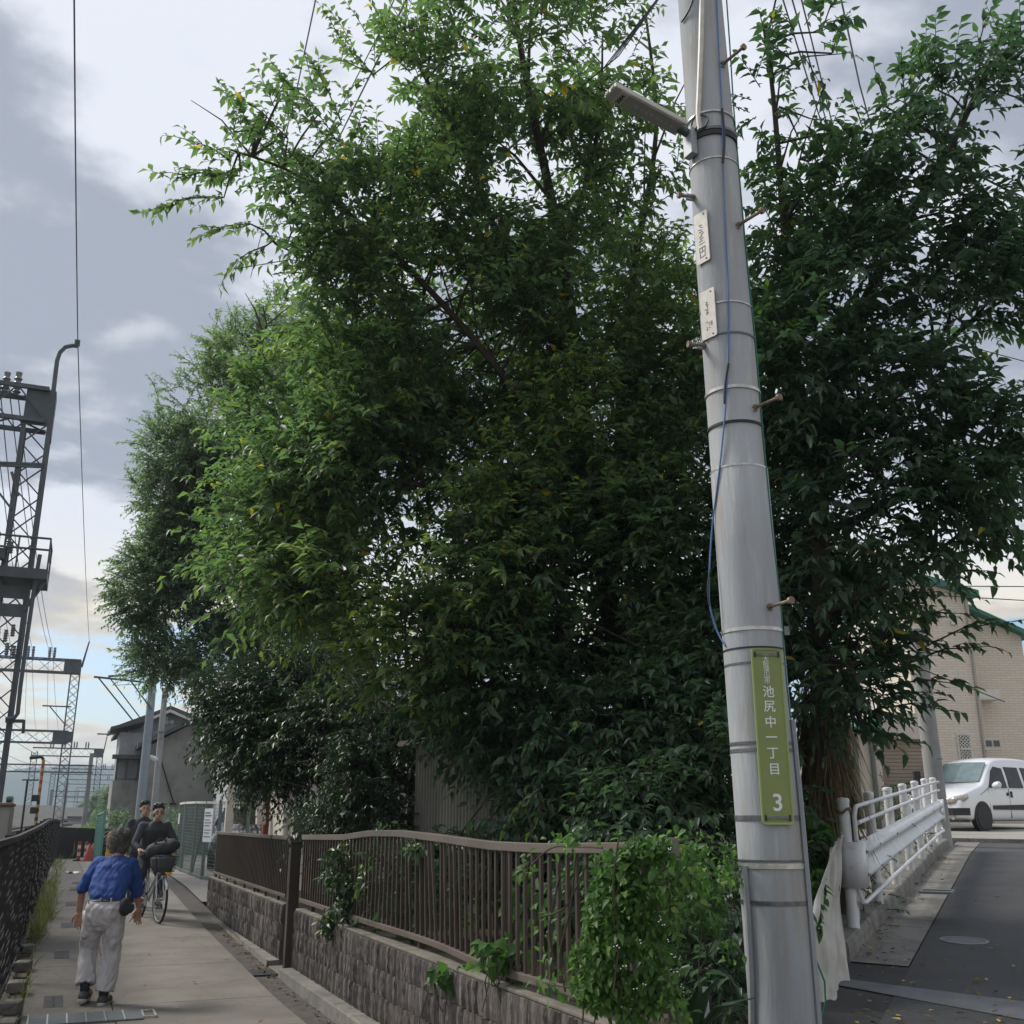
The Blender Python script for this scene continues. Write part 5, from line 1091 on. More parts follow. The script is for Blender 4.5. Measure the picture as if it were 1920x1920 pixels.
# dark car in the yard
cr = thing('dark_car', 'dark navy car parked behind the mesh enclosure and farther fence', 'car', local=True); c = Py(452, 1560, 28); cr.location = (c[0] + .3, 29.5, .5); cr.rotation_euler = (0, 0, R_(-97))
G = []
for x, wl_, wt, zt_ in ((2.1, .6, .5, .75), (2.0, .8, .7, .9), (1.2, .86, .74, 1.02), (.85, .86, .7, 1.1), (.2, .86, .62, 1.55), (-.8, .86, .62, 1.6), (-1.7, .85, .62, 1.5), (-2.0, .82, .66, 1.05), (-2.1, .7, .6, .8)):
    half = [(0, .25), (wl_ * .95, .25), (wl_, .45), (wl_, .85 if zt_ > .95 else zt_ - .1), (wt, zt_ - .03), (0, zt_)]; G.append([(x, y, z) for y, z in half] + [(x, -y, z) for y, z in half[-2:0:-1]])
bd = MB(); bn = len(G[0]); bd.add([p for r in G for p in r], [(i * bn + k, i * bn + (k + 1) % bn, (i + 1) * bn + (k + 1) % bn, (i + 1) * bn + k) for i in range(len(G) - 1) for k in range(bn)] + [tuple(range(bn)), tuple((len(G) - 1) * bn + k for k in range(bn))[::-1]])
o = bd.build('body', M('navy_paint', (.02, .025, .04), rough=.2, coat=.8), cr, smooth=True, angle=60); s_ = o.modifiers.new('r', 'SUBSURF'); s_.levels = 1; s_.render_levels = 1
for sg_ in (1, -1):
    MB().add([(.55, sg_ * .81, 1.1), (-1.5, sg_ * .81, 1.1), (-1.4, sg_ * .70, 1.45), (.15, sg_ * .70, 1.45)], [(0, 1, 2, 3)]).build('side_window', m_vglass, cr)
    for x in (1.3, -1.3): wheel(cr, (x, sg_ * .78, .31), .31, .2, sg_)
    MB().box((1.98, sg_ * .6, .78), (.12, .3, .12)).build('headlight', m_head, cr, bevel=.03)
MB().add([(.9, -.62, 1.12), (.9, .62, 1.12), (.3, .56, 1.5), (.3, -.56, 1.5)], [(0, 1, 2, 3)]).build('windscreen', m_vglass, cr)
# low far houses beyond the tracks
rr2 = random.Random(9)
for i, (u, v, y, wd) in enumerate(((28, 1512, 130, 9), (58, 1520, 150, 8), (92, 1516, 170, 9), (40, 1526, 105, 6), (112, 1524, 210, 10), (134, 1522, 240, 10))):
    c = Py(u, v, y); t = thing('far_house', ('low grey-roofed house seen beyond the tracks above the beige cabinet', 'low house left of the striped crossing post beyond the tracks', 'grey-roofed house right of the striped crossing post beyond the tracks', 'nearest low house roof beyond the tracks at the left', 'pale low house under the second gantry post in the distance', 'farthest low house beside the far gantry post')[i], 'house', (c[0], y, .3)); h = c[2]
    x0, x1 = c[0] - wd / 2, c[0] + wd / 2
    MB().span((x0, y, .0), (x1, y + 7, h - 1.2)).build('wall', (m_panel, m_cream, m_panel, m_stucco, m_cream, m_panel)[i], t); MB().prism([(x0 - .4, y - .5, h - 1.25), (x1 + .4, y - .5, h - 1.25), (x1 + .1, y + 3.5, h), (x0 - .1, y + 3.5, h)], (0, .0, .18)).build('roof', m_tile, t); MB().prism([(x0 - .1, y + 3.502, h), (x1 + .1, y + 3.502, h), (x1 + .4, y + 7.5, h - 1.25), (x0 - .4, y + 7.5, h - 1.25)], (0, 0, .18)).build('roof', m_tile, t)
    for k in range(2): MB().span((x0 + wd * (.2 + .4 * k), y - .04, max(h - 2.6, .5)), (x0 + wd * (.4 + .4 * k), y - .005, max(h - 1.6, 1.2))).build('window', m_glass, t)
# bird on the path edge

# ================================================================== FOLIAGE
def unit(a): return a / np.maximum(np.linalg.norm(a, axis=-1, keepdims=True), 1e-9)
def leaf_arrays(P, D, Nn, L, Wd, tint, fine=False, fold=.28, curl=.25):
    """pointed leaves: P base, D along, Nn face normal; returns verts, tris, tint per vertex"""
    n = len(P); D = unit(D); Sd = unit(np.cross(D, Nn)); Nn = np.cross(Sd, D)
    L = L[:, None]; Wd = Wd[:, None]
    if not fine:
        mid = P + D * L * .42 - Nn * L * curl * .12; tip = P + D * L - Nn * L * curl
        l = mid + Sd * Wd * .5 + Nn * Wd * fold; r = mid - Sd * Wd * .5 + Nn * Wd * fold
        V = np.stack([P, l, r, mid, tip], 1); k = 5; T = np.array([(0, 3, 1), (0, 2, 3), (1, 3, 4), (3, 2, 4)])
    else:
        m1 = P + D * L * .28 - Nn * L * curl * .05; m2 = P + D * L * .66 - Nn * L * curl * .38; tip = P + D * L - Nn * L * curl
        f1 = Nn * Wd * fold; l1 = m1 + Sd * Wd * .5 + f1; r1 = m1 - Sd * Wd * .5 + f1
        l2 = m2 + Sd * Wd * .34 + f1 * .7; r2 = m2 - Sd * Wd * .34 + f1 * .7
        V = np.stack([P, l1, r1, m1, l2, r2, m2, tip], 1); k = 8
        T = np.array([(0, 3, 1), (0, 2, 3), (1, 3, 6), (1, 6, 4), (3, 2, 5), (3, 5, 6), (4, 6, 7), (6, 5, 7)])
    Fc = (np.arange(n)[:, None, None] * k + T[None]).reshape(-1, 3)
    return V.reshape(-1, 3), Fc, np.repeat(tint, k)
def sprays(B, D, Ln, n, leafL, leafW, tint, fine=False, droop=.35, spread=.85, hang=.35, jit=.3):
    """arching twigs with alternate leaves. B,D (K,3); returns leaf arrays + twig polylines"""
    K = len(B); D = unit(D); t = (np.arange(n) + .6) / n
    up = np.array([0, 0, 1.]); Sd = np.cross(D, up); Sd = unit(Sd + rng.normal(0, .05, Sd.shape))
    g = droop * Ln
    Pt = B[:, None] + D[:, None] * (Ln[:, None] * t)[:, :, None] - up * (g[:, None] * t ** 2)[:, :, None]
    T = D[:, None] * Ln[:, None, None] - up * (2 * g[:, None] * t)[:, :, None]; T = unit(T)
    sgn = np.where(np.arange(n) % 2, 1., -1.)[None, :, None] * np.ones((K, 1, 1)); sgn[:, -1] *= .15
    ld = T * .62 + Sd[:, None] * sgn * spread - up * hang + rng.normal(0, jit, Pt.shape)
    ld = unit(ld); nn = up - ld * (ld @ up)[..., None] + rng.normal(0, .38, Pt.shape)
    LL = leafL * rng.uniform(.5, 1.15, (K, n)) * rng.uniform(.75, 1.15, (K, 1)) * (1 - .25 * np.abs(t - .55))[None]
    tt = np.clip(np.repeat(tint[:, None], n, 1) + rng.normal(0, .10, (K, n)) + .12 * (t[None] > .85), 0, .94)
    pl = [B, B + D * (Ln * .5)[:, None] - up * (g * .25)[:, None], B + D * (Ln * .97)[:, None] - up * (g * .94)[:, None]]
    return (Pt.reshape(-1, 3), ld.reshape(-1, 3), nn.reshape(-1, 3), LL.ravel(), (LL * leafW).ravel(), tt.ravel()), pl
def twig_mesh(pls, r0=.006):
    A, Bm, Cc = [np.concatenate([p[i] for p in pls]) for i in range(3)]
    K = len(A); d = unit(Cc - A); u = unit(np.cross(d, rng.normal(0, 1, d.shape))); w = np.cross(d, u); V = []
    for c, r in ((A, r0), (Bm, r0 * .7), (Cc, r0 * .3)):
        for k in range(3): a = 2 * math.pi * k / 3; V.append(c + (u * math.cos(a) + w * math.sin(a)) * r)
    V = np.stack(V, 1); T = []
    for s_ in (0, 3):
        for k in range(3): a, b = s_ + k, s_ + (k + 1) % 3; T += [(a, b, b + 3), (a, b + 3, a + 3)]
    return V.reshape(-1, 3), (np.arange(K)[:, None, None] * 9 + np.array(T)[None]).reshape(-1, 3)
_ph = rng.uniform(0, 6.28, 12); _kd = unit(rng.normal(0, 1, (12, 3)))
def clump(P, s):
    v = np.zeros(len(P))
    for i in range(12): v += np.sin(P @ (_kd[i] * s * (1 + .35 * (i % 4))) + _ph[i])
    return v / 3.4
def lobe_points(lobes, dens, clump_s, cut, shell=.5):
    Bs, Ds, Tt = [], [], []
    for lb in lobes:
        u, v, o, ru, rv = lb[:5]; rd = lb[5] if len(lb) > 5 and lb[5] else None; dm = lb[6] if len(lb) > 6 else 1.0; ti = lb[7] if len(lb) > 7 else 0.0
        c = Po(u, v, o); rx = ru / F * o; rz = rv / F * o; ry = rd or max(rx, .8)
        n = int(dens * dm * (rx * ry * rz) ** .75 * 4); q = unit(rng.normal(0, 1, (n, 3))); f = (shell + (1 - shell) * rng.random(n)) ** .8
        f *= 1 + .13 * clump(q * 3 + c, 1.0)
        loc_ = q * f[:, None]; P = c + loc_[:, :1] * rx * Rt + loc_[:, 1:2] * ry * Hd + loc_[:, 2:] * rz * Up
        keep = clump(P, clump_s) > cut + rng.normal(0, .25, n); P = P[keep]; loc_ = loc_[keep]
        d = loc_[:, :1] * Rt + loc_[:, 1:2] * Hd + loc_[:, 2:] * Up; d = unit(d) * .75 + rng.normal(0, .45, d.shape) + np.array([0, 0, .32])
        Bs.append(P); Ds.append(d); Tt.append(np.full(len(P), ti) + .14 * clump(P + 5, 1.3))
    return np.concatenate(Bs), np.concatenate(Ds), np.concatenate(Tt)
def shoot_points(shoots, step=.13, side=.5):
    Bs, Ds, Tt, limbs = [], [], [], []
    for (u0, v0, o0, u1, v1, o1, ti) in shoots:
        a, b = Po(u0, v0, o0), Po(u1, v1, o1); L = np.linalg.norm(b - a); n = max(int(L / step), 2); ax_ = (b - a) / L; limbs.append((a, b))
        for i in range(n + 1):
            t = i / n; p = a * (1 - t) + b * t + np.array([0, 0, .10 * L * math.sin(t * math.pi)]); s_ = np.cross(ax_, Up)
            for sg_ in ((1, -1) if i < n else (0,)): Bs.append(p); Ds.append(ax_ * .8 + s_ * sg_ * side + rng.normal(0, .2, 3)); Tt.append(ti)
    return np.array(Bs), np.array(Ds), np.array(Tt), limbs
def spline(P, sub=6):
    out_ = []
    for i in range(len(P) - 1):
        p0, p1, p2, p3 = P[max(i - 1, 0)], P[i], P[i + 1], P[min(i + 2, len(P) - 1)]
        for k in range(sub):
            t = k / sub; out_.append(.5 * ((2 * p1) + (-p0 + p2) * t + (2 * p0 - 5 * p1 + 4 * p2 - p3) * t * t + (-p0 + 3 * p1 - 3 * p2 + p3) * t ** 3))
    return out_ + [P[-1]]
def tree(name, label, cat, base, trunk, limbs, lobes, shoots, mat, dens, nleaf, leafL, leafW, twigL, fine=False, base_t=.4, clump_s=1.6, cut=-.25, droop=.35, hang=.35, yellow=.0, shell=.5, sub=.0, group=None, barkmat=None, r0=.006):
    t = thing(name, label, cat, tuple(base), group=group)
    if trunk: MB().tube(spline([np.array(p, float) for p in trunk[0]]), list(np.interp(np.linspace(0, 1, len(spline(trunk[0]))), np.linspace(0, 1, len(trunk[1])), trunk[1])), 12).build('trunk', barkmat or m_bark, t, smooth=True)
    Bs, Ds, Tt = lobe_points(lobes, dens, clump_s, cut, shell); ln = rng.uniform(.6, 1.25, len(Bs)) * twigL
    pls = []
    a1, p1 = sprays(Bs, Ds, ln, nleaf, leafL, leafW, base_t + Tt, fine, droop, hang=hang); pls.append(p1); arrs = [a1]
    br = MB(); nb = 0
    for pts, r in limbs:
        P = spline([Po(*p) if len(p) == 3 and not isinstance(p, np.ndarray) else p for p in pts], 5)
        br.tube(P, list(np.linspace(r, r * .18, len(P))), 7); nb += 1
        for i in (range(4, len(P) - 1, 2) if trunk else ()):                                # side branches
            d = unit(rng.normal(0, 1, 3) * .6 + np.array([0, 0, .5]) + (P[i + 1] - P[i - 1]) / np.linalg.norm(P[i + 1] - P[i - 1]) * .6); L = rng.uniform(.5, 1.3); m = P[i] + d * L * .5 + np.array([0, 0, .1]); e = P[i] + d * L
            br.tube([P[i], m, e], [r * .22, r * .13, .004], 5, False)
    if sub:                                                              # branchlets from limb points out to the lobes
        LP = np.concatenate([np.array(spline([Po(*p) if len(p) == 3 and not isinstance(p, np.ndarray) else p for p in pts], 5))[3:] for pts, r in limbs])
        idx = rng.choice(len(Bs), min(int(sub), len(Bs)), False)
        for i in idx:
            b = Bs[i]; j = np.argmin(((LP - b) ** 2).sum(1) + rng.random(len(LP)) * .4); a = LP[j]
            if np.linalg.norm(b - a) < 3: br.tube([a, (a + b) / 2 + np.array([0, 0, .12]) + rng.normal(0, .06, 3), b], [.018, .012, .006], 4, False); nb += 1
    if shoots:
        sB, sD, sT, sl_ = shoot_points(shoots); a2, p2 = sprays(sB, sD, rng.uniform(.5, 1.2, len(sB)) * twigL * (.36 if fine else .5), max(nleaf // (3 if fine else 2), 3), leafL, leafW, base_t + sT, fine, droop, hang=hang); arrs.append(a2); pls.append(p2)
        LQ = np.concatenate([np.array(spline([Po(*p) if len(p) == 3 and not isinstance(p, np.ndarray) else p for p in pts], 5))[3:] for pts, r in limbs])
        for a, b in sl_:
            q = LQ[np.argmin(((LQ - a) ** 2).sum(1))]; q = q if np.linalg.norm(q - a) < 2.2 else a + (a - b) * .2
            br.tube([q, (q + a) / 2 + np.array([0, 0, .05]), a, (a + b) / 2 + np.array([0, 0, .09 * np.linalg.norm(b - a)]), b], [.013, .011, .009, .007, .003], 5, False); nb += 1
    if nb:
        bo_ = br.build('branches', barkmat or m_bark, t, smooth=True)
        if not trunk: bo_['kind'] = 'stuff'
    A = [np.concatenate([a[i] for a in arrs]) for i in range(6)]
    if yellow: m = rng.random(len(A[0])) < yellow; A[5][m] = rng.uniform(.96, 1.0, m.sum())
    V, Fc, tv = leaf_arrays(*A, fine=fine); c = ORG[t.name]
    o = link('crown', npmesh('crown', V - c, Fc, [mat], False, tv), t); o['kind'] = 'stuff'
    V, Fc = twig_mesh(pls, r0); o = link('twigs', npmesh('twigs', V - c, Fc, [m_twig]), t); o['kind'] = 'stuff'
    return len(A[0])
cnt = {}
# --- A: dense evergreen at the back left
lobA = [(470, 690, 19, 100, 105), (390, 770, 19, 95, 95), (320, 850, 19, 75, 75, 0, 1, -.05), (520, 620, 19.5, 75, 60), (560, 820, 19, 130, 150), (400, 840, 18.6, 90, 90), (340, 1010, 18.4, 75, 80), (480, 980, 18.4, 110, 110), (430, 900, 19, 115, 110), (310, 930, 19, 60, 60), (300, 1080, 18.5, 85, 95), (265, 1120, 18.5, 55, 60), (380, 1030, 19, 110, 110), (330, 1190, 18.5, 85, 80), (290, 1240, 18.5, 55, 40), (450, 1100, 19, 130, 140), (420, 1250, 18, 90, 72), (560, 1020, 19, 120, 150), (540, 1220, 18.5, 120, 120)]
limA = [([np.array([4.4, 17.0, 3.5]), (520, 1000, 19.2), (470, 760, 19), (500, 610, 19)], .13), ([np.array([4.4, 17.0, 3.2]), (420, 1050, 19), (300, 1060, 18.6)], .09), ([np.array([4.4, 17.0, 3.0]), (430, 1200, 18.6), (330, 1220, 18.5)], .08), ([np.array([4.4, 17, 4.2]), (450, 900, 19), (330, 850, 19)], .09)]
lobA = [(l[0] + 16, l[1], l[2], l[3] * .95, l[4] * .95) + tuple(l[5:]) for l in lobA]
cnt['A'] = tree('evergreen_tree', 'dense rounded evergreen tree at the left rear of the lot, leaning over the alley', 'tree', (4.6, 16.8, .6), ([np.array([4.6, 16.8, .4]), np.array([4.5, 16.9, 2.2]), np.array([4.4, 17.0, 4.6])], [.26, .22, .15]), limA, lobA,
     [(260, 1100, 18.4, 205, 1095, 18.3, 0), (300, 850, 18.8, 240, 830, 18.6, 0), (300, 760, 19, 285, 715, 19, 0), (370, 690, 19, 335, 668, 19, 0), (270, 940, 18.6, 243, 890, 18.5, 0), (280, 1210, 18.4, 228, 1215, 18.3, 0), (400, 640, 19, 410, 590, 19, 0)], L_A, 330, 14, .092, .5, .40, base_t=.65, clump_s=2.0, cut=-.4, shell=.62, droop=.15, hang=.2, sub=160)
# --- B: the big light-leaved tree in the middle
lobB = [(1000, 120, 11.5, 210, 140, 1.1, .42), (780, 190, 11.5, 140, 100, .9, .5), (600, 260, 11.3, 100, 80, .8, .75), (690, 160, 11.4, 80, 60, .7, .6), (490, 330, 11.2, 80, 60, .7, .7), (720, 400, 11.5, 170, 110, 1.1, .55), (550, 440, 11.3, 95, 60, .9, .55), (950, 360, 12, 210, 170, 1.2, .5), (1180, 230, 12, 110, 180, 1.0, .45), (690, 570, 12, 140, 105, 1.3, .85), (860, 640, 11.7, 210, 150, 1.5, .85), (1090, 560, 12.2, 180, 170, 1.5, .6), (710, 740, 11.8, 140, 110, 1.3, 1, -.06), (640, 880, 11.5, 120, 90, 1.2, 1, -.06), (550, 950, 11.3, 75, 60, .9, .9, -.06), (740, 930, 11.3, 170, 120, 1.4, 1), (530, 800, 12.5, 90, 80, .9, .8, -.12), (470, 1020, 12, 70, 80, .9, .8, -.12), (540, 1095, 11, 75, 65, .9, 1), (640, 1110, 11, 130, 100, 1.2, 1), (910, 860, 11.2, 190, 150, 1.5, .9, .08), (1120, 830, 11.6, 200, 180, 1.5, .9, -.05), (1260, 620, 12, 110, 240, 1.3, .8, -.05), (860, 1080, 10.7, 170, 130, 1.4, .9, .06), (1090, 1080, 11, 210, 180, 1.5, 1, -.12), (1260, 1000, 11, 140, 230, 1.3, 1, -.12), (760, 1210, 10.7, 120, 75, 1.2, 1), (960, 1260, 10.6, 170, 110, 1.3, 1, -.1), (1180, 1290, 10.6, 190, 150, 1.3, 1, -.15)]  # plus tint on the central lobes paints yellow-green backlight into the leaf colour
limB = [([(1180, 1350, 11.5), (1120, 1000, 11.8), (1085, 700, 12), (1045, 430, 12), (990, 170, 11.8), (960, -20, 11.5)], .12), ([(1120, 1000, 11.8), (1050, 850, 11.6), (940, 700, 11.4), (830, 570, 11.3), (700, 440, 11.2), (560, 330, 11.2), (430, 280, 11.1)], .06), ([(1150, 1100, 11.7), (1165, 760, 11.9), (1190, 500, 12), (1230, 250, 12), (1210, 20, 12)], .07), ([(1110, 1000, 11.7), (900, 930, 11.2), (700, 900, 11.2), (520, 900, 11.3)], .06), ([(1090, 700, 12), (980, 560, 12), (880, 300, 11.8), (800, 150, 11.6), (740, 40, 11.5)], .06), ([(1120, 1050, 11.5), (950, 1120, 11), (760, 1130, 10.8), (560, 1120, 10.9)], .055), ([(980, 560, 12), (820, 480, 11.8), (640, 500, 11.6), (520, 460, 11.3)], .045), ([(1060, 480, 12), (1120, 250, 11.9), (1130, 60, 11.8)], .04)]
shB = [(420, 370, 11.2, 285, 395, 11.1, .05), (450, 330, 11.2, 320, 335, 11.1, .05), (430, 300, 11.2, 352, 262, 11.1, .05), (540, 260, 11.2, 440, 178, 11.1, .05), (600, 210, 11.3, 545, 165, 11.3, .05), (500, 220, 11.2, 470, 230, 11.2, .05), (700, 140, 11.4, 640, 85, 11.4, .05), (760, 120, 11.4, 715, 40, 11.4, .05), (640, 230, 11.3, 585, 120, 11.3, .05), (500, 460, 11.2, 430, 500, 11.1, .05), (470, 420, 11.2, 385, 440, 11.1, .05), (850, 90, 11.4, 800, -10, 11.4, .05), (960, 60, 11.4, 930, -20, 11.4, .05), (1060, 60, 11.5, 1100, -20, 11.5, .05), (500, 960, 11.2, 380, 900, 11.1, .05), (500, 900, 11.2, 420, 850, 11.1, .05), (540, 880, 11.3, 480, 830, 11.2, .08), (500, 1100, 10.9, 400, 1065, 10.8, .05), (520, 1030, 11, 400, 1000, 10.9, .05), (1040, 720, 10.4, 1060, 660, 10.2, .28), (1010, 760, 10.4, 990, 700, 10.2, .28), (1100, 760, 10.4, 1130, 690, 10.2, .25), (1090, 830, 10.3, 1050, 780, 10.1, .25), (900, 930, 10.2, 860, 880, 10.0, .25), (1080, 960, 10.0, 1110, 920, 9.8, .3), (960, 950, 10, 925, 905, 9.9, .25), (780, 1200, 9.9, 680, 1160, 9.7, .35), (860, 1200, 9.8, 850, 1150, 9.6, .4), (800, 1240, 9.8, 650, 1215, 9.6, .3), (900, 1240, 9.7, 830, 1245, 9.5, .35), (980, 1180, 9.8, 1010, 1110, 9.6, .3), (960, 1140, 9.9, 900, 1110, 9.7, .3), (1150, 1040, 10, 1210, 1010, 9.8, .3), (760, 1290, 9.8, 660, 1290, 9.6, .15), (880, 1310, 9.7, 780, 1330, 9.5, .1), (600, 760, 11.2, 590, 730, 11, .3)]
cnt['B'] = tree('hackberry_tree', 'big spreading light-leaved tree filling the centre of the picture behind the brown fence', 'tree', (5.55, 10.3, .65), ([np.array([5.6, 10.3, .5]), np.array([5.5, 10.25, 1.8]), Po(1180, 1350, 11.5)], [.28, .24, .19]), limB, lobB, shB, L_B, 185, 13, .145, .44, .55, fine=False, base_t=.45, clump_s=2.0, cut=-.32, yellow=.008, sub=420, hang=.16, droop=.2)
# --- C: darker tree on the right
lobC = [(1430, 200, 10, 35, 80, .5, .35), (1490, 100, 10, 28, 40, .4, .3), (1530, 60, 10, 20, 35, .3, .3, .1), (1495, 240, 10, 30, 40, .5, .3), (1800, 250, 10, 90, 90, .9, .8), (1885, 160, 10, 55, 80, .7, .75), (1700, 320, 10, 85, 70, .9, .75), (1750, 160, 10, 40, 60, .6, .5), (1570, 370, 10, 85, 80, .8, .55), (1470, 430, 10, 60, 110, .7, .5), (1700, 470, 10, 145, 105, 1.1, .8), (1830, 420, 10, 85, 95, .9, .7), (1560, 600, 10, 140, 130, 1.3, .9), (1760, 590, 9.8, 130, 75, 1.2, .9), (1880, 560, 9.8, 70, 70, 1, .8), (1480, 740, 9.6, 100, 140, 1.2, .9, .05), (1640, 760, 9.6, 110, 110, 1.2, 1), (1600, 940, 9.5, 160, 130, 1.3, 1, -.05), (1780, 840, 9.3, 95, 70, 1.0, .9), (1890, 850, 9.3, 60, 65, .8, .9), (1850, 930, 9.2, 75, 65, .9, .9), (1710, 990, 9.2, 125, 80, 1.1, 1, -.05), (1540, 1110, 9.3, 120, 130, 1.2, 1, -.1), (1635, 1090, 9.1, 75, 55, .8, 1, -.05), (1575, 1190, 9.1, 85, 65, .8, 1, -.1), (1540, 1290, 9.2, 110, 80, 1, 1, -.12), (1470, 1000, 9.6, 80, 240, 1.2, 1, -.08), (1620, 1280, 9, 45, 35, .6, .9, -.05)]
limC = [([np.array([6.5, 9.0, 3.0]), (1530, 1200, 9.5), (1540, 900, 9.7), (1590, 650, 9.9), (1680, 450, 10), (1780, 280, 10), (1850, 130, 10)], .11), ([(1535, 950, 9.7), (1490, 650, 9.9), (1470, 420, 10), (1450, 180, 10), (1430, 40, 10)], .06), ([(1545, 850, 9.7), (1680, 740, 9.7), (1800, 620, 9.8), (1900, 550, 9.8)], .055), ([(1540, 1000, 9.6), (1700, 930, 9.4), (1880, 830, 9.2)], .05), ([(1535, 1150, 9.4), (1680, 1090, 9.2), (1850, 960, 9.1)], .045), ([(1530, 1250, 9.3), (1620, 1240, 9.1), (1740, 1190, 9)], .035)]
shC = [(1720, 1220, 8.9, 1900, 1165, 8.7, -.05), (1690, 1250, 8.9, 1855, 1212, 8.7, -.05), (1650, 1290, 8.8, 1815, 1285, 8.6, -.05), (1640, 1330, 8.8, 1775, 1332, 8.6, -.05), (1600, 1370, 8.8, 1700, 1392, 8.6, -.05), (1720, 1160, 8.9, 1800, 1150, 8.8, 0), (1780, 1080, 9, 1850, 1070, 8.9, 0), (1800, 1040, 9, 1880, 1010, 8.9, 0), (1440, 90, 9.9, 1428, 40, 9.8, .1), (1540, 60, 9.9, 1570, -10, 9.9, .15), (1560, 100, 9.9, 1580, 40, 9.8, .2), (1500, 130, 9.9, 1440, 80, 9.8, .1), (1620, 250, 9.9, 1600, 190, 9.8, .1), (1700, 220, 9.9, 1690, 120, 9.8, .1), (1760, 170, 9.9, 1730, 90, 9.8, .1), (1660, 200, 9.9, 1640, 130, 9.8, .1), (1830, 120, 9.9, 1850, 30, 9.8, .1), (1790, 900, 8.8, 1790, 850, 8.7, .42), (1810, 920, 8.8, 1830, 880, 8.7, .45), (1640, 880, 8.9, 1620, 820, 8.7, .25), (1540, 960, 8.8, 1500, 900, 8.7, .3), (1470, 620, 9, 1440, 560, 8.9, .3), (1500, 620, 9, 1540, 560, 8.9, .3), (1450, 660, 8.9, 1430, 600, 8.8, .3), (1540, 1000, 8.7, 1570, 950, 8.6, .25), (1640, 1220, 8.6, 1680, 1160, 8.5, .2), (1530, 1270, 8.4, 1560, 1220, 8.3, .2), (1480, 1330, 8.3, 1510, 1270, 8.2, .2), (1700, 640, 9.4, 1780, 690, 9.3, 0), (1830, 600, 9.5, 1910, 620, 9.4, 0)]
cnt['C'] = tree('dark_leaved_tree', 'dark green leafy tree on the right behind the utility pole, reaching over the guardrail', 'tree', (6.75, 9.1, .75), ([np.array([6.8, 9.1, .6]), np.array([6.6, 9.05, 2.0]), np.array([6.5, 9.0, 3.4])], [.2, .17, .13]), limC, lobC, shC, L_C, 185, 11, .14, .46, .44, fine=True, base_t=.45, clump_s=2.0, cut=-.4, yellow=.005, sub=200, hang=.28, droop=.22)
# --- G: glossy evergreen over the walls on the left
lobG = [(450, 1335, 15, 65, 58), (458, 1415, 14.6, 42, 42), (540, 1370, 14.5, 110, 90), (520, 1440, 14.3, 65, 40), (640, 1380, 13.8, 120, 100), (620, 1480, 13.2, 80, 70), (720, 1330, 13, 100, 90), (560, 1290, 15, 120, 70), (700, 1460, 12.8, 75, 90), (660, 1540, 12.4, 55, 45, .5), (740, 1540, 12.3, 60, 40, .5), (600, 1530, 12.6, 40, 35, .4)]
limG = [([np.array([4.2, 13.0, 2.0]), (640, 1400, 13.6), (500, 1380, 14.5)], .07), ([np.array([4.2, 13, 2.4]), (720, 1320, 13.2), (560, 1290, 14.6)], .06), ([np.array([4.2, 13, 1.6]), (680, 1500, 12.8), (620, 1540, 12.5)], .04)]
cnt['G'] = tree('glossy_evergreen', 'low glossy dark evergreen hanging over the gap between the block walls', 'tree', (4.2, 13.1, .65), ([np.array([4.15, 13.1, .5]), np.array([4.2, 13.05, 2.0]), np.array([4.3, 13.1, 4.6])], [.21, .19, .12]), limG, lobG, [(600, 1560, 12.4, 590, 1600, 12.3, .15), (650, 1560, 12.3, 640, 1640, 12.0, .15)], L_G, 420, 13, .095, .42, .42, base_t=.45, clump_s=2.4, cut=-.4, droop=.3, hang=.3, sub=80)
# --- D: shaded undergrowth behind the bent fence and around the pole
lobD = [(1100, 1420, 9.6, 140, 120, 1), (1270, 1400, 9.2, 100, 190, 1), (1060, 1530, 8.6, 110, 60, .7), (1200, 1540, 8.2, 130, 80, .8), (1340, 1520, 8.0, 50, 150, .7), (1330, 1260, 9.4, 60, 160, .8), (960, 1380, 10.2, 90, 80, .8), (860, 1340, 10.6, 80, 50, .7), (1000, 1620, 8.0, 120, 60, .5), (1200, 1680, 7.2, 130, 80, .6), (850, 1640, 9.4, 120, 50, .5), (720, 1640, 11, 70, 40, .4), (1462, 1480, 8.6, 22, 130, .3), (1500, 1640, 8.0, 15, 70, .2, .5), (1350, 1700, 6.8, 40, 130, .5), (1340, 1840, 6.2, 50, 70, .4)]
cnt['D'] = tree('undergrowth_shrub', 'shaded leafy undergrowth pressing through the bent brown fence and around the pole', 'shrub', (4.4, 7.4, .5), None, [([np.array([4.6, 8.2, .6]), (1150, 1480, 9.2), (1120, 1380, 9.5)], .03), ([np.array([4.9, 7.5, .6]), (1270, 1480, 8.8), (1280, 1300, 9.2)], .03), ([np.array([4.2, 8.6, .6]), (1000, 1560, 8.6), (960, 1400, 9.8)], .025)], lobD,
     [(1020, 1500, 8.3, 1000, 1560, 8.2, .3), (1010, 1480, 8.3, 960, 1530, 8.2, .3), (1180, 1450, 8.4, 1310, 1440, 8.2, .1), (1240, 1500, 8.0, 1300, 1560, 7.8, .15), (900, 1560, 9.2, 840, 1600, 9.0, .35), (850, 1580, 9.4, 760, 1590, 9.3, .35), (1400, 1600, 7.0, 1380, 1680, 6.8, .2), (960, 1290, 9.5, 900, 1360, 9.3, 0)], L_C, 330, 9, .12, .46, .42, fine=True, base_t=.36, clump_s=2.4, cut=-.35, hang=.35, droop=.3, yellow=.004)
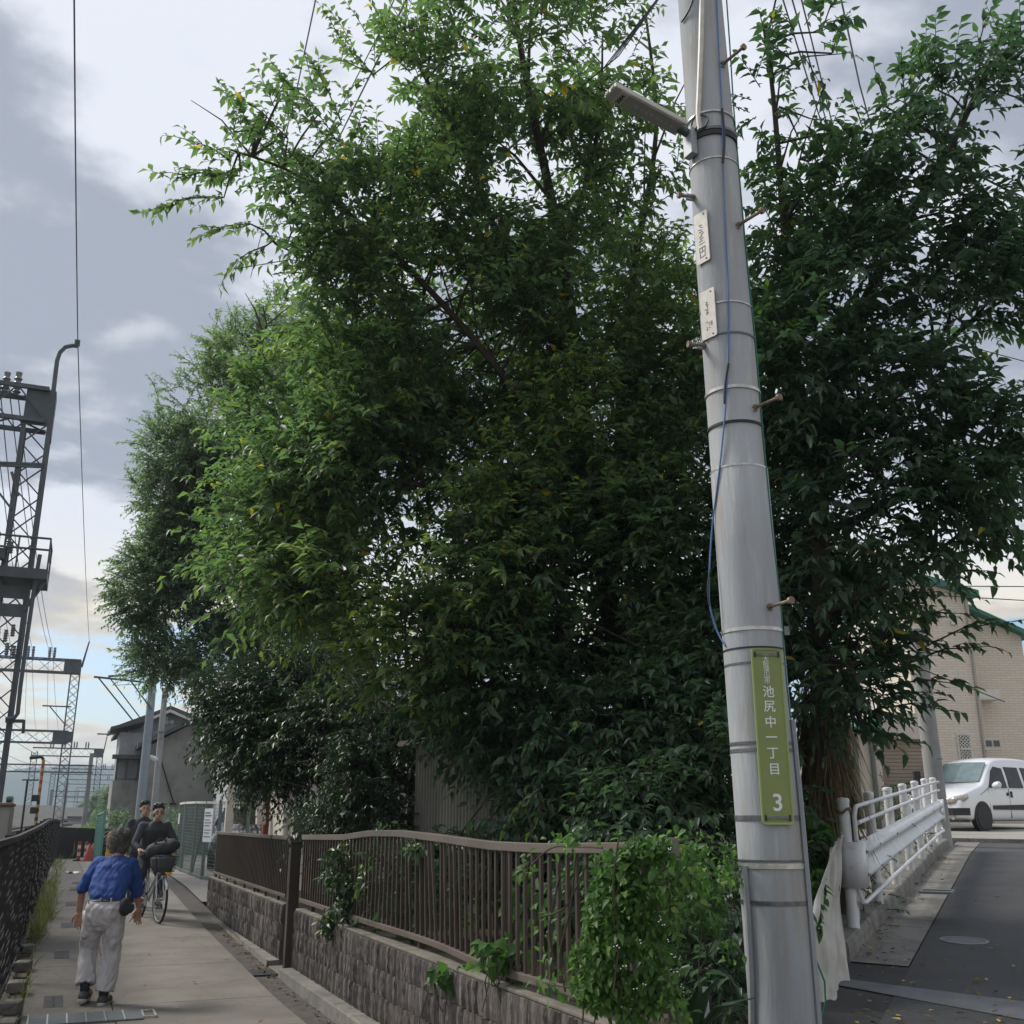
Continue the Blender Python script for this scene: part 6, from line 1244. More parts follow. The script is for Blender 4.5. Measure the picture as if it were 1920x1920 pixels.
# --- vine over the near end of the fence
def vine(name, label, lobes, n, leafL, seed, mat=L_V, tint=.55, strands=(), w=.62, spread=1.0):
    t = thing(name, label, 'vine', tuple(Po(*lobes[0][:3]) * (1, 1, 0) + (0, 0, .45))); Ps, Tt = [], []
    for u, v, o, ru, rv, rd, k in lobes:
        c = Po(u, v, o); m = int(n * k); q = unit(rng.normal(0, 1, (m, 3))) * (rng.random((m, 1)) ** .33); Ps.append(c + q[:, :1] * ru / F * o * Rt + q[:, 1:2] * rd * Hd + q[:, 2:] * rv / F * o * Up); Tt.append(tint + .2 * clump(Ps[-1], 3.5))
    br = MB()
    for st_ in strands:
        P = spline([Po(*p) for p in st_], 8); br.tube(P, .0045, 5, False)
        P = np.array(P); P = np.repeat(P, 5, 0) + rng.normal(0, .04, (len(P) * 5, 3)); Ps.append(P); Tt.append(np.full(len(P), tint + .15))
    P = np.concatenate(Ps); n_ = len(P); keep = clump(P, 7.0) > -.4; P = P[keep]; Tn = np.clip(np.concatenate(Tt)[keep] + rng.normal(0, .14, len(P)), 0, .98)
    out_ = -Hd * .7 - Rt * .25 + rng.normal(0, .6, P.shape); D = unit(out_ * .7 + np.array([0, 0, -.45]) + rng.normal(0, .55, P.shape)); Nn = unit(out_ + np.array([0, 0, .7])); L = leafL * rng.uniform(.45, 1.25, len(P))
    V, Fc, tv = leaf_arrays(P, D, Nn, L, L * w, Tn, True, .2, .3); c = ORG[t.name]
    o = link('leaves', npmesh('leaves', V - c, Fc, [mat], False, tv), t); o['kind'] = 'stuff'
    for i in range(26):
        j = rng.integers(len(P)); e = P[j]; a = e + np.array([rng.normal(0, .05), rng.normal(0, .05), -rng.uniform(.15, .45)]); br.tube([a, (a + e) / 2 + rng.normal(0, .04, 3), e], .0035, 4, False)
    br.build('stems', m_twig, t, smooth=True)['kind'] = 'stuff'; return t
vn_ = vine('fence_vine', 'bright leafy vine smothering the near end of the bent brown fence', [(1165, 1625, 4.72, 45, 30, .1, .4), (1215, 1590, 4.72, 50, 22, .1, .35), (1130, 1690, 4.7, 50, 50, .1, .5), (1190, 1680, 4.68, 45, 55, .12, .45), (1100, 1770, 4.7, 35, 60, .08, .45), (1150, 1780, 4.65, 40, 60, .12, .45), (1215, 1770, 4.62, 45, 60, .14, .4), (1120, 1850, 4.62, 40, 45, .1, .4), (1180, 1870, 4.58, 50, 50, .12, .45), (1230, 1850, 4.55, 30, 50, .12, .25), (1300, 1690, 5.1, 65, 70, .25, .7), (1330, 1790, 5.1, 50, 80, .25, .5), (1290, 1620, 5.2, 55, 40, .2, .4), (1250, 1660, 4.8, 30, 60, .1, .25), (1060, 1640, 5.0, 25, 40, .06, .12), (1040, 1700, 5.1, 22, 40, .06, .1), (1370, 1660, 5.6, 25, 60, .2, .25)], 720, .046, 1, strands=[((1130, 1590, 4.75), (1080, 1588, 5.0), (1030, 1592, 5.3), (980, 1640, 5.5)), ((1080, 1600, 4.95), (1070, 1700, 4.9), (1050, 1790, 4.85), (1060, 1860, 4.8)), ((1110, 1840, 4.6), (1060, 1850, 4.8), (1010, 1840, 5.2)), ((1050, 1640, 5.05), (1030, 1740, 5.0), (1040, 1800, 4.95)), ((1330, 1620, 5.3), (1360, 1700, 5.4), (1375, 1790, 5.4)), ((1270, 1580, 5.0), (1320, 1570, 5.4), (1370, 1600, 5.8)), ((1160, 1570, 4.7), (1150, 1660, 4.6), (1160, 1760, 4.55), (1150, 1860, 4.5)), ((1240, 1600, 4.7), (1255, 1680, 4.6), (1255, 1740, 4.6)), ((1235, 1660, 4.6), (1290, 1640, 4.7), (1310, 1660, 4.8)), ((1100, 1620, 4.8), (1060, 1700, 4.8), (1010, 1720, 4.9)), ((1250, 1820, 4.5), (1262, 1870, 4.45), (1270, 1915, 4.4))])
fl_ = MB()
for (u, v) in ((1155, 1778), (1160, 1775), (1165, 1815), (1172, 1812), (1238, 1728), (1245, 1732), (1254, 1765), (1258, 1792), (1262, 1795), (1262, 1820), (1270, 1823), (1276, 1845), (1282, 1852), (1200, 1765), (1187, 1855), (1210, 1850), (1253, 1588), (1258, 1592), (1203, 1556)):
    c = Po(u, v, 4.42)
    for k in range(2): fl_.lathe(c + rng.normal(0, .006, 3), [(.001, -.002), (.0032, 0), (.001, .002)], 5)
fl_.build('flowers', m_letter, vn_)['kind'] = 'stuff'
vine('fence_creeper', 'glossy creeper climbing through the far end of the bent brown fence', [(640, 1620, 9.9, 40, 40, .12, .6), (650, 1680, 9.75, 45, 45, .12, .7), (620, 1730, 10.0, 22, 30, .1, .4), (600, 1720, 10.4, 22, 15, .1, .3), (690, 1650, 9.5, 30, 40, .1, .3), (870, 1700, 7.55, 22, 55, .08, .35), (610, 1595, 10.5, 40, 22, .1, .5), (655, 1590, 9.9, 35, 18, .1, .4), (820, 1590, 8.1, 70, 12, .1, .4)], 420, .085, 2, L_G, .75, w=.45)
vine('wall_creeper', 'broad-leaved green creeper trailing over the wall cap below the bent fence', [(850, 1830, 7.0, 45, 25, .08, .35), (940, 1790, 6.3, 60, 35, .1, .45), (990, 1830, 5.9, 35, 30, .08, .3), (980, 1690, 6.6, 40, 60, .1, .2)], 170, .10, 3, L_V, .45, w=.7)
vine('post_creeper', 'creeper with pale green leaves wrapping the first guardrail post beside the tarpaulin', [(1530, 1600, 8.3, 20, 55, .12, .7), (1545, 1565, 8.4, 18, 22, .1, .3), (1535, 1660, 7.6, 10, 35, .08, .3), (1530, 1720, 7.2, 8, 30, .05, .2), (1500, 1560, 8.4, 20, 90, .15, .6)], 260, .085, 4, L_V, .38, w=.6)
# --- shrubs on the guardrail side, crepe bush, weeds
def shrub(name, label, lobes, mat, leafL, dens, base, n=9, twl=.3, tint=.45, leafW=.45, fine=False, cut=-.4):
    return tree(name, label, 'shrub', base, None, [([np.array(base), Po(*lobes[0][:3])], .02), ([np.array(base), Po(*lobes[-1][:3])], .018)], lobes, None, mat, dens, n, leafL, leafW, twl, fine, tint, 2.5, cut, .15, .2)
b0 = st(2.0, -.5); shrub('guardrail_shrub', 'thin twiggy shrub growing through the near guardrail posts', [(1622, 1610, 10.4, 18, 40, .15, .6), (1650, 1690, 10.3, 18, 25, .15), (1615, 1690, 9.8, 12, 30, .12), (1665, 1620, 11.3, 22, 40, .2, .6)], L_C, .055, 300, b0, twl=.16)
b0 = st(5.0, -.6); shrub('guardrail_shrub', 'bushy shrub behind the middle of the guardrail in front of the cream garage', [(1690, 1510, 15, 32, 32, .3), (1672, 1560, 13.5, 25, 35, .25, .7), (1705, 1560, 15.5, 25, 40, .3), (1655, 1480, 14, 18, 25, .2, .5)], L_C, .06, 300, b0, tint=.55, twl=.2)
b0 = st(7.5, -.5); shrub('guardrail_shrub', 'small-leaved shrub at the far end of the guardrail above the kerb', [(1722, 1605, 15.2, 12, 25, .2), (1732, 1570, 17, 12, 30, .2), (1738, 1620, 15.5, 10, 12, .15)], L_G, .05, 300, b0, tint=.7, twl=.15)
c = Py(474, 1560, 23); shrub('crepe_bush', 'reddish flowering bush beside the cream house', [(474, 1518, 23.5, 24, 26, .4), (478, 1545, 23.5, 20, 18, .35), (462, 1530, 23.6, 16, 18, .3)], L_P, .05, 700, (c[0], 23, .5), tint=.6)
c = Py(238, 1600, 36); shrub('roadside_bush', 'dark green bush at the foot of the grey house behind the cyclists', [(225, 1550, 40, 22, 28, .8), (250, 1560, 40, 20, 25, .8), (305, 1545, 38, 22, 30, .8), (320, 1570, 34, 16, 30, .6), (208, 1545, 42, 15, 22, .7)], L_A, .13, 160, (c[0], 38, .5), tint=.35)
c = Py(150, 1570, 70); shrub('embankment_bush', 'pale green bushes on the bank between the track and the alley end', [(160, 1568, 52, 22, 14, 1.5), (178, 1560, 56, 18, 14, 1.5), (196, 1535, 62, 16, 25, 1.5), (140, 1576, 50, 14, 8, 1.2)], L_V, .16, 90, (c[0], 55, .4), tint=.6)
for i, (u, v, y, rw, rh) in enumerate(((185, 1505, 140, 14, 22), (160, 1518, 170, 12, 14), (205, 1500, 120, 10, 24), (100, 1528, 200, 14, 9))):
    c = Py(u, v, y); c0 = (c[0], y, float(zground(c[0], y)))
    tree('far_tree', ('hazy far tree behind the grey house left corner', 'hazy small tree between the far masts', 'hazy tree touching the grey house by the track', 'low hazy tree line bush under the second gantry')[i], 'tree', c0, ([np.array(c0), np.array([c[0], y, c[2]])], [.15, .08]), [([np.array([c[0], y, c[2] - 1]), np.array([c[0] + .5, y, c[2] + .8])], .06)], [(u, v, y * .96, rw, rh, 1.2)], None, L_A, 110, 9, .3, .5, .9, base_t=.5)
# grass and weeds along the railway fence
def grass(name, label, pts, n, h, mat, seed):
    P = []
    for (x, y, rx, ry, z, k) in pts: m = int(n * k); P.append(np.stack([x + rng.normal(0, rx, m), y + rng.normal(0, ry, m), np.full(m, z)], 1))
    P = np.concatenate(P); P[:, 2] = np.array([float(zalley(y)) for y in P[:, 1]]) * .9; D = unit(rng.normal(0, .35, P.shape) + np.array([.15, 0, 1.0])); L = h * rng.uniform(.35, 1.2, len(P)); Nn = rng.normal(0, 1, P.shape)
    V, Fc, tv = leaf_arrays(P, D, Nn, L, L * .045 + .004, rng.uniform(.3, .95, len(P)), True, .1, .35); o = link(name, npmesh(name, V, Fc, [mat], False, tv)); return tag(o, label, 'grass', None, 'stuff')
L_W = leafmat('leaf_grass', [(0, (.045, .06, .025)), (.5, (.09, .11, .045)), (1, (.2, .175, .095))], .6, .35)
grass('verge_weeds', 'tufts of pale green weeds along the foot of the railway fence', [(-.14, 16.8, .05, .7, 0, .35), (-.1, 18.6, .06, .5, 0, .5), (-.08, 20.5, .06, .6, 0, .5), (-.05, 23.5, .07, 1.3, 0, .4), (-.17, 13, .03, 1.2, 0, .06), (-.2, 10.5, .03, 1.2, 0, .03), (.0, 33, .1, 4, 0, .4)], 700, .22, L_W, 1)
grass('bank_grass', 'rough green grass on the bank below the railway track', [(.9, 52, .8, 3, 0, 1), (2.0, 58, 1, 4, 0, 1)], 1200, .6, L_W, 2)
# palm with a skirt of dead fronds
pm = thing('palm_tree', 'palm with a thick skirt of dry brown dead fronds beside the guardrail', 'palm', (6.75, 8.35, .65)); c = np.array([6.75, 8.35, .65])
MB().tube([c - (0, 0, .2), c + np.array([.02, 0, 1.2]), c + np.array([.05, .03, 2.9])], [.13, .12, .11], 10).build('trunk', m_bark, pm, smooth=True)
n = 1500; a = rng.uniform(0, 6.28, n); z = rng.uniform(.9, 2.35, n); P = np.stack([c[0] + np.cos(a) * (.10 + .10 * rng.random(n)), c[1] + np.sin(a) * (.10 + .10 * rng.random(n)), c[2] + z], 1); D = unit(np.stack([np.cos(a) * .22, np.sin(a) * .22, -np.ones(n)], 1) + rng.normal(0, .13, (n, 3))); L = rng.uniform(.35, .85, n)
V, Fc, tv = leaf_arrays(P, D, np.stack([np.cos(a), np.sin(a), np.zeros(n)], 1), L, np.full(n, .022), rng.random(n), True, .2, .1); o = link('dead_fronds', npmesh('dead_fronds', V - c, Fc, [L_D], False, tv), pm); o['kind'] = 'stuff'
P, D, Nn, L = [], [], [], []
for k in range(14):
    a = k * 2.4; e = .5 + .4 * (k % 3); dr = np.array([math.cos(a), math.sin(a), e]); dr /= np.linalg.norm(dr); s_ = np.cross(dr, Up); s_ /= np.linalg.norm(s_); hub = c + np.array([.05, .03, 2.85]) + dr * .55
    for j in range(18): t = (j - 8.5) / 8.5; P.append(hub); D.append(dr * (1 - .5 * abs(t)) + s_ * t * .9); Nn.append(np.cross(s_, dr)); L.append(.55)
P = np.array(P); L = np.array(L); V, Fc, tv = leaf_arrays(P, np.array(D), np.array(Nn), L, L * .07, rng.uniform(.2, .6, len(P)), True, .2, .3); o = link('green_fronds', npmesh('green_fronds', V - c, Fc, [L_C], False, tv), pm); o['kind'] = 'stuff'
# aloe-like rosette at the foot of the vine
al_ = thing('aloe_plant', 'spiky dark green aloe at the foot of the pole below the vine', 'plant', tuple(Po(1290, 1935, 4.9))); c0 = Po(1300, 1950, 4.9)
for k, (u, v) in enumerate(((1210, 1880), (1310, 1850), (1390, 1880), (1350, 1830), (1250, 1840), (1420, 1870), (1280, 1900))):
    e = Po(u, v, 4.8); m = (c0 + e) / 2 + np.array([0, 0, .06]); MB().tube([c0, m, (m + e) / 2 - np.array([0, 0, .0]), e], [.03, .026, .016, .002], 6, True, (1, .4)).build('spiky_leaf', M('aloe_green', (.035, .085, .04), (.05, .11, .05), 8, .45) if 'aloe_green' not in bpy.data.materials else bpy.data.materials['aloe_green'], al_, smooth=True)
# fallen leaves
Ps, Tt = [], []
for _ in range(80): p = Pr(rng.uniform(1590, 1930), rng.uniform(1780, 1935)); Ps.append(p); Tt.append(rng.random())
for _ in range(110): s_ = rng.uniform(-.7, 9); p = st(s_, .075 + abs(rng.normal(0, .08)), .012); Ps.append(p); Tt.append(rng.random() * .8)
for _ in range(35): p = st(rng.uniform(-2, 5), rng.uniform(.6, 3.5), .004); Ps.append(p); Tt.append(rng.random())
Ps = np.array([[q[0], q[1], float(zroad(q[0], q[1])) + .022] for q in Ps])
Pl = np.stack([2.36 - abs(rng.normal(0, .07, 190)), rng.uniform(8.5, 17, 190), np.full(190, .0)], 1); Pl[130:, 1] = rng.uniform(12.4, 13.1, 60); Pl[:, 2] = np.array([float(zalley(q)) for q in Pl[:, 1]]) - .02; Pm = np.stack([rng.uniform(.7, 2.1, 10), rng.uniform(9.5, 16, 10), np.full(10, .012)], 1)
Pm[:, 2] += np.array([float(zalley(q)) for q in Pm[:, 1]]); P = np.concatenate([Ps, Pl, Pm]); n = len(P); Tt = np.concatenate([np.array(Tt), rng.random(190) * .6, rng.random(10)])
D = unit(np.stack([rng.normal(0, 1, n), rng.normal(0, 1, n), rng.normal(0, .12, n)], 1)); L = rng.uniform(.03, .07, n)
V, Fc, tv = leaf_arrays(P, D, np.tile(np.array([0, 0, 1.]), (n, 1)) + rng.normal(0, .25, (n, 3)), L, L * .5, Tt, True, .25, -.1); tag(link('fallen_leaves', npmesh('fallen_leaves', V, Fc, [L_F], False, tv)), 'scattered dry brown and yellow fallen leaves on the road and gutters', 'leaves', None, 'stuff')
print('LEAVES', cnt)

# ================================================================== PEOPLE AND THE BICYCLE
class BB(MB):
    def cap(s, p, q, r1, r2, n=12, sq=(1, 1)):                        # tapered limb with rounded ends
        p = np.array(p, float); q = np.array(q, float); d = q - p; L = np.linalg.norm(d); d = d / max(L, 1e-9); pts, rr = [], []
        for a in (-.97, -.7, -.35): pts.append(p + d * r1 * a); rr.append(r1 * math.sqrt(1 - a * a))
        for t in (0, .5, 1): pts.append(p + d * L * t); rr.append(r1 * (1 - t) + r2 * t)
        for a in (.35, .7, .97): pts.append(q + d * r2 * a); rr.append(r2 * math.sqrt(1 - a * a))
        return s.tube(pts, rr, n, True, sq)
    def ell(s, c, r, ax=None, n=14):
        A = (np.eye(3) if ax is None else np.array(ax)); G = []
        prof = [(math.cos(t), math.sin(t)) for t in np.linspace(-1.5, 1.5, 9)]; vs = []
        for cr_, z in prof:
            for k in range(n): a = 2 * math.pi * k / n; vs.append(np.array(c) + A[0] * r[0] * cr_ * math.cos(a) + A[1] * r[1] * cr_ * math.sin(a) + A[2] * r[2] * z)
        m = len(prof); return s.add(vs, [(i * n + k, i * n + (k + 1) % n, (i + 1) * n + (k + 1) % n, (i + 1) * n + k) for i in range(m - 1) for k in range(n)] + [tuple(range(n))[::-1], tuple((m - 1) * n + k for k in range(n))])
    def loft(s, rings, X, Y, n=20):                                   # rings: centre, half width, half depth
        vs = []
        for c, a, b in rings:
            for k in range(n):
                g = 2 * math.pi * k / n; e = .8; cs, sn = math.cos(g), math.sin(g)
                vs.append(np.array(c) + X * a * math.copysign(abs(cs) ** e, cs) + Y * b * math.copysign(abs(sn) ** e, sn))
        m = len(rings); return s.add(vs, [(i * n + k, i * n + (k + 1) % n, (i + 1) * n + (k + 1) % n, (i + 1) * n + k) for i in range(m - 1) for k in range(n)] + [tuple(range(n))[::-1], tuple((m - 1) * n + k for k in range(n))])
    def remesh(s, name, mat, par, voxel=.008, it=3, wrinkle=0.0, wscale=20):
        me = s.mesh('tmp', None); bm = bmesh.new(); bm.from_mesh(me); bmesh.ops.recalc_face_normals(bm, faces=bm.faces); bm.to_mesh(me); bm.free()
        o = bpy.data.objects.new('tmp', me); COL.objects.link(o); r = o.modifiers.new('r', 'REMESH'); r.mode = 'VOXEL'; r.voxel_size = voxel; k = o.modifiers.new('s', 'SMOOTH'); k.factor = .5; k.iterations = it
        bpy.context.view_layer.update(); m2 = bpy.data.meshes.new_from_object(o.evaluated_get(bpy.context.evaluated_depsgraph_get())); bpy.data.objects.remove(o); bpy.data.meshes.remove(me)
        n = len(m2.vertices); co = np.empty(n * 3, np.float32); m2.vertices.foreach_get('co', co); co = co.reshape(-1, 3).astype(float)
        if wrinkle:
            no = np.empty(n * 3, np.float32); m2.vertices.foreach_get('normal', no); no = no.reshape(-1, 3); q = co * np.array([1, 1, .75]) + .03 * np.sin(co[:, [2, 0, 1]] * 17)
            co += no * (wrinkle * (clump(q, wscale) + .5 * clump(q + 3, wscale * 2.1)))[:, None]
        co -= ORG[par.name]; m2.vertices.foreach_set('co', co.astype(np.float32).ravel()); m2.polygons.foreach_set('use_smooth', np.ones(len(m2.polygons), bool)); m2.materials.clear(); m2.materials.append(mat); m2.name = name; m2.update()
        return link(name, m2, par)
m_skin = M('skin', (.42, .25, .17), (.36, .20, .135), 12, .55); m_skin2 = M('skin_pale', (.55, .36, .27), (.48, .30, .22), 12, .55)
m_shirt = M('blue_shirt', (.022, .07, .26), (.016, .052, .20), 5, .85, bump=.5, bscale=24); m_trous = M('pale_trousers', (.56, .53, .53), (.46, .435, .44), 5, .9, bump=.6, bscale=16)
m_shoe = M('grey_shoe', (.06, .06, .065), (.09, .09, .09), 30, .8); m_sole = M('pale_sole', (.5, .47, .40), rough=.7); m_blk = M('black_cloth', (.02, .021, .026), (.03, .032, .037), 8, .85)
m_char = M('charcoal_knit', (.048, .053, .06), (.065, .07, .078), 7, .9, bump=.4, bscale=30); m_hairg = M('grey_hair', (.11, .10, .092), (.055, .05, .045), 30, .6, bump=.8, bscale=70); m_hairb = M('black_hair', (.012, .011, .011), (.02, .018, .017), 20, .45, bump=.6, bscale=60)
def hand(b, wrist, dirv, side, palm, L=.18, curl=.5, thumb=1):
    """palm and five bent fingers; dirv fingers direction, side across the knuckles, palm normal"""
    d = unit(np.array(dirv, float)); s_ = np.array(side, float); s_ = s_ - d * (s_ @ d); s_ = unit(s_); p = unit(np.cross(d, s_)) * palm; w = np.array(wrist, float)
    k = L / .18; b.cap(w, w + d * .03 * k, .026 * k, .03 * k, 10, (1, .75))
    for j in (-.022, 0, .022): b.cap(w + d * .03 * k + s_ * j * k, w + d * .088 * k + s_ * j * 1.25 * k, .017 * k, .0145 * k, 8)
    for j, fl in ((-.034, .062), (-.0115, .078), (.0115, .084), (.034, .075)):
        a = w + d * .085 * k + s_ * j * k; f1 = unit(d + p * curl * .5 + s_ * j * 2.5); f2 = unit(d + p * curl * 1.4 + s_ * j * 2.5); f3 = unit(d + p * curl * 2.4)
        b.cap(a, a + f1 * fl * .45 * k, .0098 * k, .009 * k, 7); a = a + f1 * fl * .45 * k; b.cap(a, a + f2 * fl * .32 * k, .009 * k, .0085 * k, 7); a = a + f2 * fl * .32 * k; b.cap(a, a + f3 * fl * .23 * k, .0085 * k, .0075 * k, 7)
    a = w + d * .028 * k + s_ * .03 * thumb * k; t1 = unit(d * .7 + s_ * .75 * thumb + p * .3); b.cap(a, a + t1 * .045 * k, .0135 * k, .011 * k, 7); a = a + t1 * .045 * k; t2 = unit(d * .95 + s_ * .3 * thumb + p * .4); b.cap(a, a + t2 * .032 * k, .0105 * k, .009 * k, 7)
# ---------------- man in the blue shirt, seen from behind, striding away with his head down
HM = 10.64
def J(zx, zy, dh=0.0): return Pd(100 + zx / 5.054, 1540 + zy / 5.054, HM + dh)
mn = thing('person', 'man in a blue shirt and pale trousers walking away down the alley, stooping forward', 'person', (.49, 11.3, 0))
hd = J(632, 188, .33); nk = J(612, 320, .27); shL = J(442, 398, .24); shR = J(738, 408, .26); chest = J(590, 420, .22); mid = J(540, 580, .12); wst = J(510, 725, .04); hip = J(490, 850, 0)
elL = J(275, 630, .18); wrL = J(245, 850, .22); elR = J(790, 670, .36); wrR = J(812, 815, .42); hpL = J(395, 890, 0); hpR = J(570, 900, .02); knL = J(330, 1235, .10); knR = J(560, 1250, .05); anL = J(297, 1590, -.02); anR = J(473, 1660, 0)
b = BB(); Z = Up
b.loft([(hip - Z * .06, .15, .11), (hip, .165, .12), (wst, .145, .105), (mid, .155, .11), (chest, .15, .11), (chest * .5 + nk * .5, .09, .075)], Rt, Hd); b.cap(nk * .6 + chest * .4, hd - Z * .05, .062, .058); b.ell(hd, (.078, .098, .115), (Rt, Hd, Z)); b.cap(hd + Hd * .085 - Z * .01, hd + Hd * .11 - Z * .035, .016, .018)
for s_ in (-1, 1): b.ell(hd + Rt * .08 * s_ - Z * .01, (.014, .026, .034), (Rt, Hd, Z))
for sh, e, w in ((shL, elL, wrL), (shR, elR, wrR)): b.cap(chest, sh, .055, .045); b.cap(sh, e, .045, .038); b.cap(e, w, .04, .028)
hand(b, wrL, J(238, 990, .20) - wrL, Rt, -1, .185, .25, -1); hand(b, wrR, J(790, 935, .42) - wrR, Rt * .6 + Hd * .8, 1, .18, .45, -1)
for h_, k_, a_ in ((hpL, knL, anL), (hpR, knR, anR)): b.cap(h_, k_, .085, .055); b.cap(k_, a_, .055, .036); b.cap(a_, a_ + Hd * .14 - Z * .05, .036, .03)
b.remesh('body', m_skin, mn, .0062, 2)
b = BB(); b.loft([(wst - Z * .03, .162, .125), (wst + Z * .03, .165, .128), (mid, .185, .14), (chest, .178, .142), (chest * .6 + nk * .4 + Z * .01, .118, .10), (nk, .07, .068)], Rt, Hd, 24)
for sh, e, w in ((shL, elL, wrL), (shR, elR, wrR)):
    b.cap(chest, sh, .08, .068); q = e + (w - e) * .12; b.cap(sh, e, .072, .062, 14); b.tube([e + (sh - e) * .1, q], [.066, .064], 14)
b.remesh('shirt', m_shirt, mn, .0075, 5, .0055, 40)
b = BB(); b.loft([(wst - Z * .005, .155, .12), (hip + Z * .03, .175, .135), (hip - Z * .05, .168, .13), (hip - Z * .12, .13, .11), (hip - Z * .17, .07, .07)], Rt, Hd, 22)
for h_, k_, a_, w_ in ((hpL, knL, anL, .088), (hpR, knR, anR, .088)):
    e = a_ + (k_ - a_) * .12; b.tube([h_ + Z * .02, h_ * .5 + k_ * .5, k_ + Z * .03, k_ * .55 + e * .45, e], [.108, .097, .084, .086, .088], 16, True, (1, 1)); b.ell(h_, (.105, .115, .11), (Rt, Hd, Z))
b.remesh('trousers', m_trous, mn, .0075, 8, .006, 42)
MB().tube([wst + Rt * math.cos(a) * .166 + Hd * math.sin(a) * .13 - Z * .018 for a in np.linspace(0, 2 * math.pi, 33)], .017, 6, False, (1, .5)).build('belt', M('dark_belt', (.03, .035, .025), rough=.6), mn, smooth=True)
for x in (-.12, -.01, .09): p = wst + Rt * x - Hd * .137 - Z * .018; MB().box(p, (.012, .012, .055), YAW).build('belt_loop', m_trous, mn)
p = J(680, 810, -.10); bb_ = BB(); bb_.ell(p, (.055, .04, .085), (Rt, Hd, Z)); bb_.ell(p + Rt * .05 - Z * .01, (.035, .03, .05), (Rt, Hd, Z)); bb_.span(p - Rt * .05 - Hd * .02 - Z * .08, p + Rt * .04 + Hd * .02 + Z * .07); bb_.remesh('belt_pouch', m_blk, mn, .007, 3)
for a_, nm in ((anL, 0), (anR, 1)):
    g = a_.copy(); tilt = .02 if nm == 0 else 0.0; zf = a_[2] - .075
    bb_ = BB(); bb_.cap(a_ + Z * .06, a_ - Z * .01, .046, .042); bb_.remesh('sock', m_blk, mn, .008, 2)
    bb_ = BB(); heel = np.array([a_[0], a_[1], max(a_[2] - .06, .045)]); toe = heel + Hd * .17 - Rt * (.01 if nm else .03) - Z * .012; bb_.cap(heel - Hd * .03, toe, .045, .04, 12); bb_.cap(heel, heel + Z * .035, .046, .042); bb_.remesh('shoe', m_shoe, mn, .008, 2)
    so = BB(); so.cap(heel - Hd * .035 - Z * .03, toe - Z * .022, .041, .038, 12, (1, 1)); so.remesh('shoe_sole', m_sole, mn, .008, 2)
b = BB(); b.ell(hd - Hd * .02 + Z * .012, (.098, .112, .125), (Rt, Hd, Z)); b.ell(hd - Hd * .05 - Z * .075, (.092, .07, .09), (Rt, Hd, Z)); b.ell(hd + Rt * .02 + Z * .07, (.085, .09, .07), (Rt, Hd, Z)); b.remesh('hair', m_hairg, mn, .008, 2, .012, 22)
n = 900; q = unit(rng.normal(0, 1, (n, 3)) + np.array([0, -.5, .25])); P = hd - Hd * .02 + (q[:, :1] * .09 * Rt + q[:, 1:2] * .105 * Hd + q[:, 2:] * .12 * Up); D = unit(q[:, :1] * Rt + q[:, 1:2] * Hd + q[:, 2:] * Up + np.array([-.25, 0, -.55]) + rng.normal(0, .45, (n, 3))); Lh = rng.uniform(.03, .075, n)
V, Fc, tv = leaf_arrays(P, D, q, Lh, np.full(n, .0045), rng.random(n), False, .1, .3); L_H = leafmat('hair_strand', [(0, (.04, .036, .032)), (.7, (.11, .10, .092)), (1, (.34, .32, .29))], .5, .1)
o = link('hair_strands', npmesh('hair_strands', V - ORG[mn.name], Fc, [L_H], False, tv), mn); o['kind'] = 'stuff'
p0 = wrR + (J(790, 935, .42) - wrR) * .6; st_ = tag(MB().tube([p0 + Up * .02, J(718, 952, .30)], [.006, .004], 6).build('held_stick', m_blk, smooth=True), 'thin dark stick held in the right hand of the man in blue', 'stick')

# ---------------- bicycle
pf = Pz(296, 1733, .165); pf = np.array([pf[0], pf[1], float(zalley(pf[1])) + .004]); pr_ = Pz(268, 1722, .19); dv = (pf - pr_)[:2]; ax_ = np.array([*unit(dv), 0.0]); 
WB = 1.08
bk = thing('bicycle', 'silver city bicycle ridden towards the camera along the alley', 'bicycle', local=True); bk.location = tuple(pf); bk.rotation_euler = (0, 0, math.atan2(ax_[1], ax_[0]))
m_silver = M('silver_frame', (.52, .53, .55), (.42, .43, .45), 20, .3, .7); RW = .335
def bwheel(x):
    w = thing if False else None; t = MB().tube([(x + RW * math.cos(a), 0, RW + RW * math.sin(a)) for a in np.linspace(0, 2 * math.pi, 41)], .019, 8, False).build('wheel', m_black, bk, smooth=True)
    MB().tube([(x + (RW - .03) * math.cos(a), 0, RW + (RW - .03) * math.sin(a)) for a in np.linspace(0, 2 * math.pi, 41)], .011, 6, False).build('rim', m_silver, t, smooth=True)
    s_ = MB()
    for k in range(18): a = k * 2 * math.pi / 18; s_.bar((x, .02 * (-1) ** k, RW), (x + (RW - .03) * math.cos(a), 0, RW + (RW - .03) * math.sin(a)), .003)
    s_.tube([(x, -.045, RW), (x, .045, RW)], .02, 8); s_.build('spokes', m_silver, t)
    g = MB(); g.tube([(x + (RW + .035) * math.cos(a), 0, RW + (RW + .035) * math.sin(a)) for a in np.linspace(R_(25 if x == 0 else 10), R_(165 if x == 0 else 185), 20)], .026, 6, True, (1, .4)); g.build('mudguard', m_silver, bk, smooth=True)
bwheel(0); bwheel(-WB)
HT = (-.17, 0, .88); HBm = (-.13, 0, .70); BBk = (-.62, 0, .29); ST = (-.80, 0, .80)
